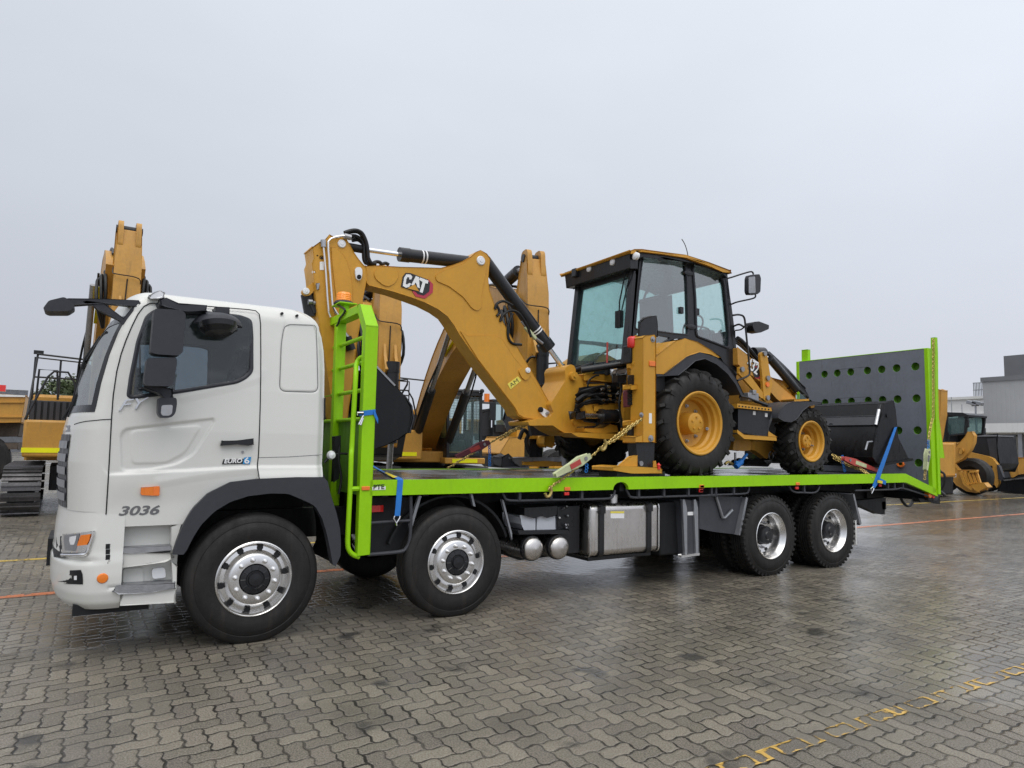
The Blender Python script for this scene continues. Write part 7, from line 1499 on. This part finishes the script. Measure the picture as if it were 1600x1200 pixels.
b = MB(); b.box(XW-.12, XW+30.1, yb_-.1, ya+.1, zt1, zt1+.35); b.build('parapet', 'wall_dark', w_)
y0, z0 = S8(655, 250, X=XW+8).y, S8(655, 75, X=XW+8).z
b = MB(); b.box(XW+8, XW+18, y0-12, y0, zt1, z0); st_ = b.build('roof_stack', 'clad_grey', w_); b = MB(); b.box(XW+7.5, XW+18.5, y0-12.5, y0+.4, z0-2.0, z0); b.build('stack_cap', 'wall_dark', st_)
wb = thing('workshop', 'long low white workshop building behind the parked loaders', 'building', (XW+30, S8(250, 500, X=XW+20).y, 0))
XQ = XW+12; y0, y1 = S8(-400, 500, X=XQ).y, S8(455, 500, X=XQ).y; z1 = S8(300, 388, X=XQ).z
b = MB(); b.box(XQ, XQ+20, y1, y0, 0, z1); b.build('wall', 'clad_white', wb)
b = MB(); zc = S8(300, 500, X=XQ).z; b.box(XQ-.35, XQ, y1, y0, zc-.25, zc+.1); b.build('gutter', 'wall_white', wb); b = MB(); b.box(XQ-.2, XQ+20, y1, y0, z1, z1+.25); b.build('parapet', 'wall_white', wb)
b = MB(); 
for k in range(9): q = S8(360+11*k, 385, X=XQ); b.tube([(XQ+.5, q.y, z1+.2), (XQ+.5, q.y, z1+1.6)], .04, 4)
for z in (.9, 1.6): b.tube([(XQ+.5, S8(355, 385, X=XQ).y, z1+z), (XQ+.5, S8(450, 385, X=XQ).y, z1+z)], .04, 4)
b.build('roof_railing', 'grey_metal', wb)
XC = 52
cn = thing('canopy', 'white canopy roof with beige shop doors below it, in front of the grey warehouse', 'canopy', (XC+3, S8(600, 700, X=XC).y, 0))
yl, yr = S8(215, 600, X=XC).y, S8(1500, 600, X=XC).y; za, zb1 = S8(600, 572, X=XC).z, S8(600, 632, X=XC).z
b = MB(); b.box(XC, XC+7, yr, yl, zb1, za); b.build('roof', 'wall_white', cn, .05)
b = MB(); b.box(XC-.05, XC+.0, yr, yl, za-.5, za+.12); b.build('fascia', 'clad_white', cn)
b = MB(); b.box(XC+5.5, XC+6, yr, yl, 0, zb1); b.build('back_wall', 'wall_dark', cn)
for xa, xb in ((575, 712), (724, 860)):
    y_0, y_1 = S8(xa, 700, X=XC+5).y, S8(xb, 700, X=XC+5).y; b = MB(); b.box(XC+5.3, XC+5.5, y_1, y_0, 0, zb1-.1); b.build('door', 'door_beige', cn)
for xa in (345, 715): y_0 = S8(xa, 700, X=XC+.3).y; b = MB(); b.box(XC+.2, XC+.45, y_0-.12, y_0+.12, 0, zb1); b.build('post', 'grey_metal', cn)
XL = 45
lp = thing('flood_light', 'tall thin pole with twin floodlights in front of the white workshop', 'floodlight', (XL, S8(389, 555, X=XL).y, 0))
q = S8(389, 432, X=XL); b = MB(); b.cyl((XL, q.y, 0), (XL, q.y, q.z), .07, .05, n=12); b.tube([(XL, S8(362, 428, X=XL).y, q.z), (XL, S8(412, 432, X=XL).y, q.z)], .05, 6); b.build('pole', 'grey_metal', lp)
for x in (366, 406): q2 = S8(x, 430, X=XL); b = MB(); b.bar((XL, q2.y-.28, q2.z+.05), (XL, q2.y+.28, q2.z+.22), .3, .22); b.build('lamp_head', 'grey_metal', lp, .03)
for x, y0_, y1_ in ((214, 370, 480), (290, 425, 480)):
    pole = thing('radio_mast', 'thin whip mast behind the loader cab' if x == 214 else 'short whip mast above the loader cab roof', 'mast', (40, S8(x, 480, X=40).y, 0)); b = MB(); q = S8(x, y0_, X=40); b.tube([(40, q.y, 0), (40, q.y, q.z)], .02, 5); b.build('pole', 'grey_metal', pole)
# ---- far trees at the left
def leaf_mat():
    m = bpy.data.materials.new('leaves'); m.use_nodes = True; M['leaves'] = m; t = m.node_tree; nb = NB(t); b_ = t.nodes['Principled BSDF']; pos = nb.n('ShaderNodeNewGeometry').outputs['Position']
    t.links.new(nb.mixc(nb.sm(nb.noise(pos, .9, 4), .3, .7), (.035, .055, .022, 1), (.095, .125, .05, 1)), b_.inputs['Base Color']); b_.inputs['Roughness'].default_value = .6
leaf_mat()
def tree(x, y, h, wd, label, seed):
    rn_ = random.Random(seed); t = thing('tree', label, 'tree', (x, y, 0), 'trees beyond the yard')
    b = MB(); b.tube([Vector((x, y, 0)), Vector((x+.1, y, h*.3)), Vector((x-.1, y, h*.6)), Vector((x, y, h*.85))], [h*.03, h*.024, h*.015, h*.006], 8)
    cl = []
    for k in range(26):
        a, r_, z = rn_.uniform(0, 6.28), wd*.5*rn_.random()**.5, h*(.45+.5*rn_.random()); r_ *= math.sin(max(.25, (1.02-z/h))*1.6)
        c = Vector((x+r_*math.cos(a), y+r_*math.sin(a), z)); cl.append((c, rn_.uniform(.09, .2)*wd)); b.tube([Vector((x, y, h*.35+.3*(z-h*.35))), c], [h*.008, h*.002], 4)
    b.build('trunk', 'bark', t); b = MB()
    for c, r_ in cl:
        for k in range(120):
            d = Vector((rn_.gauss(0, 1), rn_.gauss(0, 1), rn_.gauss(0, .8))).normalized()*r_*rn_.random()**.4; p = c+d; s_ = rn_.uniform(.10, .22)
            u_ = Vector((rn_.gauss(0, 1), rn_.gauss(0, 1), rn_.gauss(0, 1))).normalized(); v_ = u_.cross(Vector((rn_.gauss(0, 1), rn_.gauss(0, 1), rn_.gauss(0, 1)))).normalized()
            b.add([p-u_*s_, p+v_*s_*.5, p+u_*s_, p-v_*s_*.5], [(0, 1, 2, 3)])
    b.build('crown', 'leaves', t); return t
for k, (px, Y, py, wd, lab) in enumerate(((100, 62, 592, 5.5, 'tallest leafy tree seen between the excavator rails'), (72, 66, 603, 4.5, 'low dull green tree left of the tallest one'), (118, 70, 600, 5, 'leafy tree partly behind the truck windshield'))):
    q = P(px, py, Y=Y); tree(q.x, Y, q.z, wd, lab, 11+k)
fx0, fx1 = N1(-200, 120, Y=80), N1(215, 120, Y=80)
fe = thing('mesh_fence', 'pale mesh fence far behind the dump truck', 'fence', ((fx0.x+fx1.x)/2, 80, 0)); b = MB(); zt_ = N1(100, 95, Y=80).z
for k in range(40): x = fx0.x+(fx1.x-fx0.x)*k/39; b.tube([(x, 80, 0), (x, 80, zt_)], .06, 4)
b.build('post', 'grey_metal', fe); b = MB()
for z in (zt_, zt_*.8, zt_*.6, zt_*.4): b.tube([(fx0.x, 80, z), (fx1.x, 80, z)], .05, 4)
b.build('wire', 'grey_metal', fe)
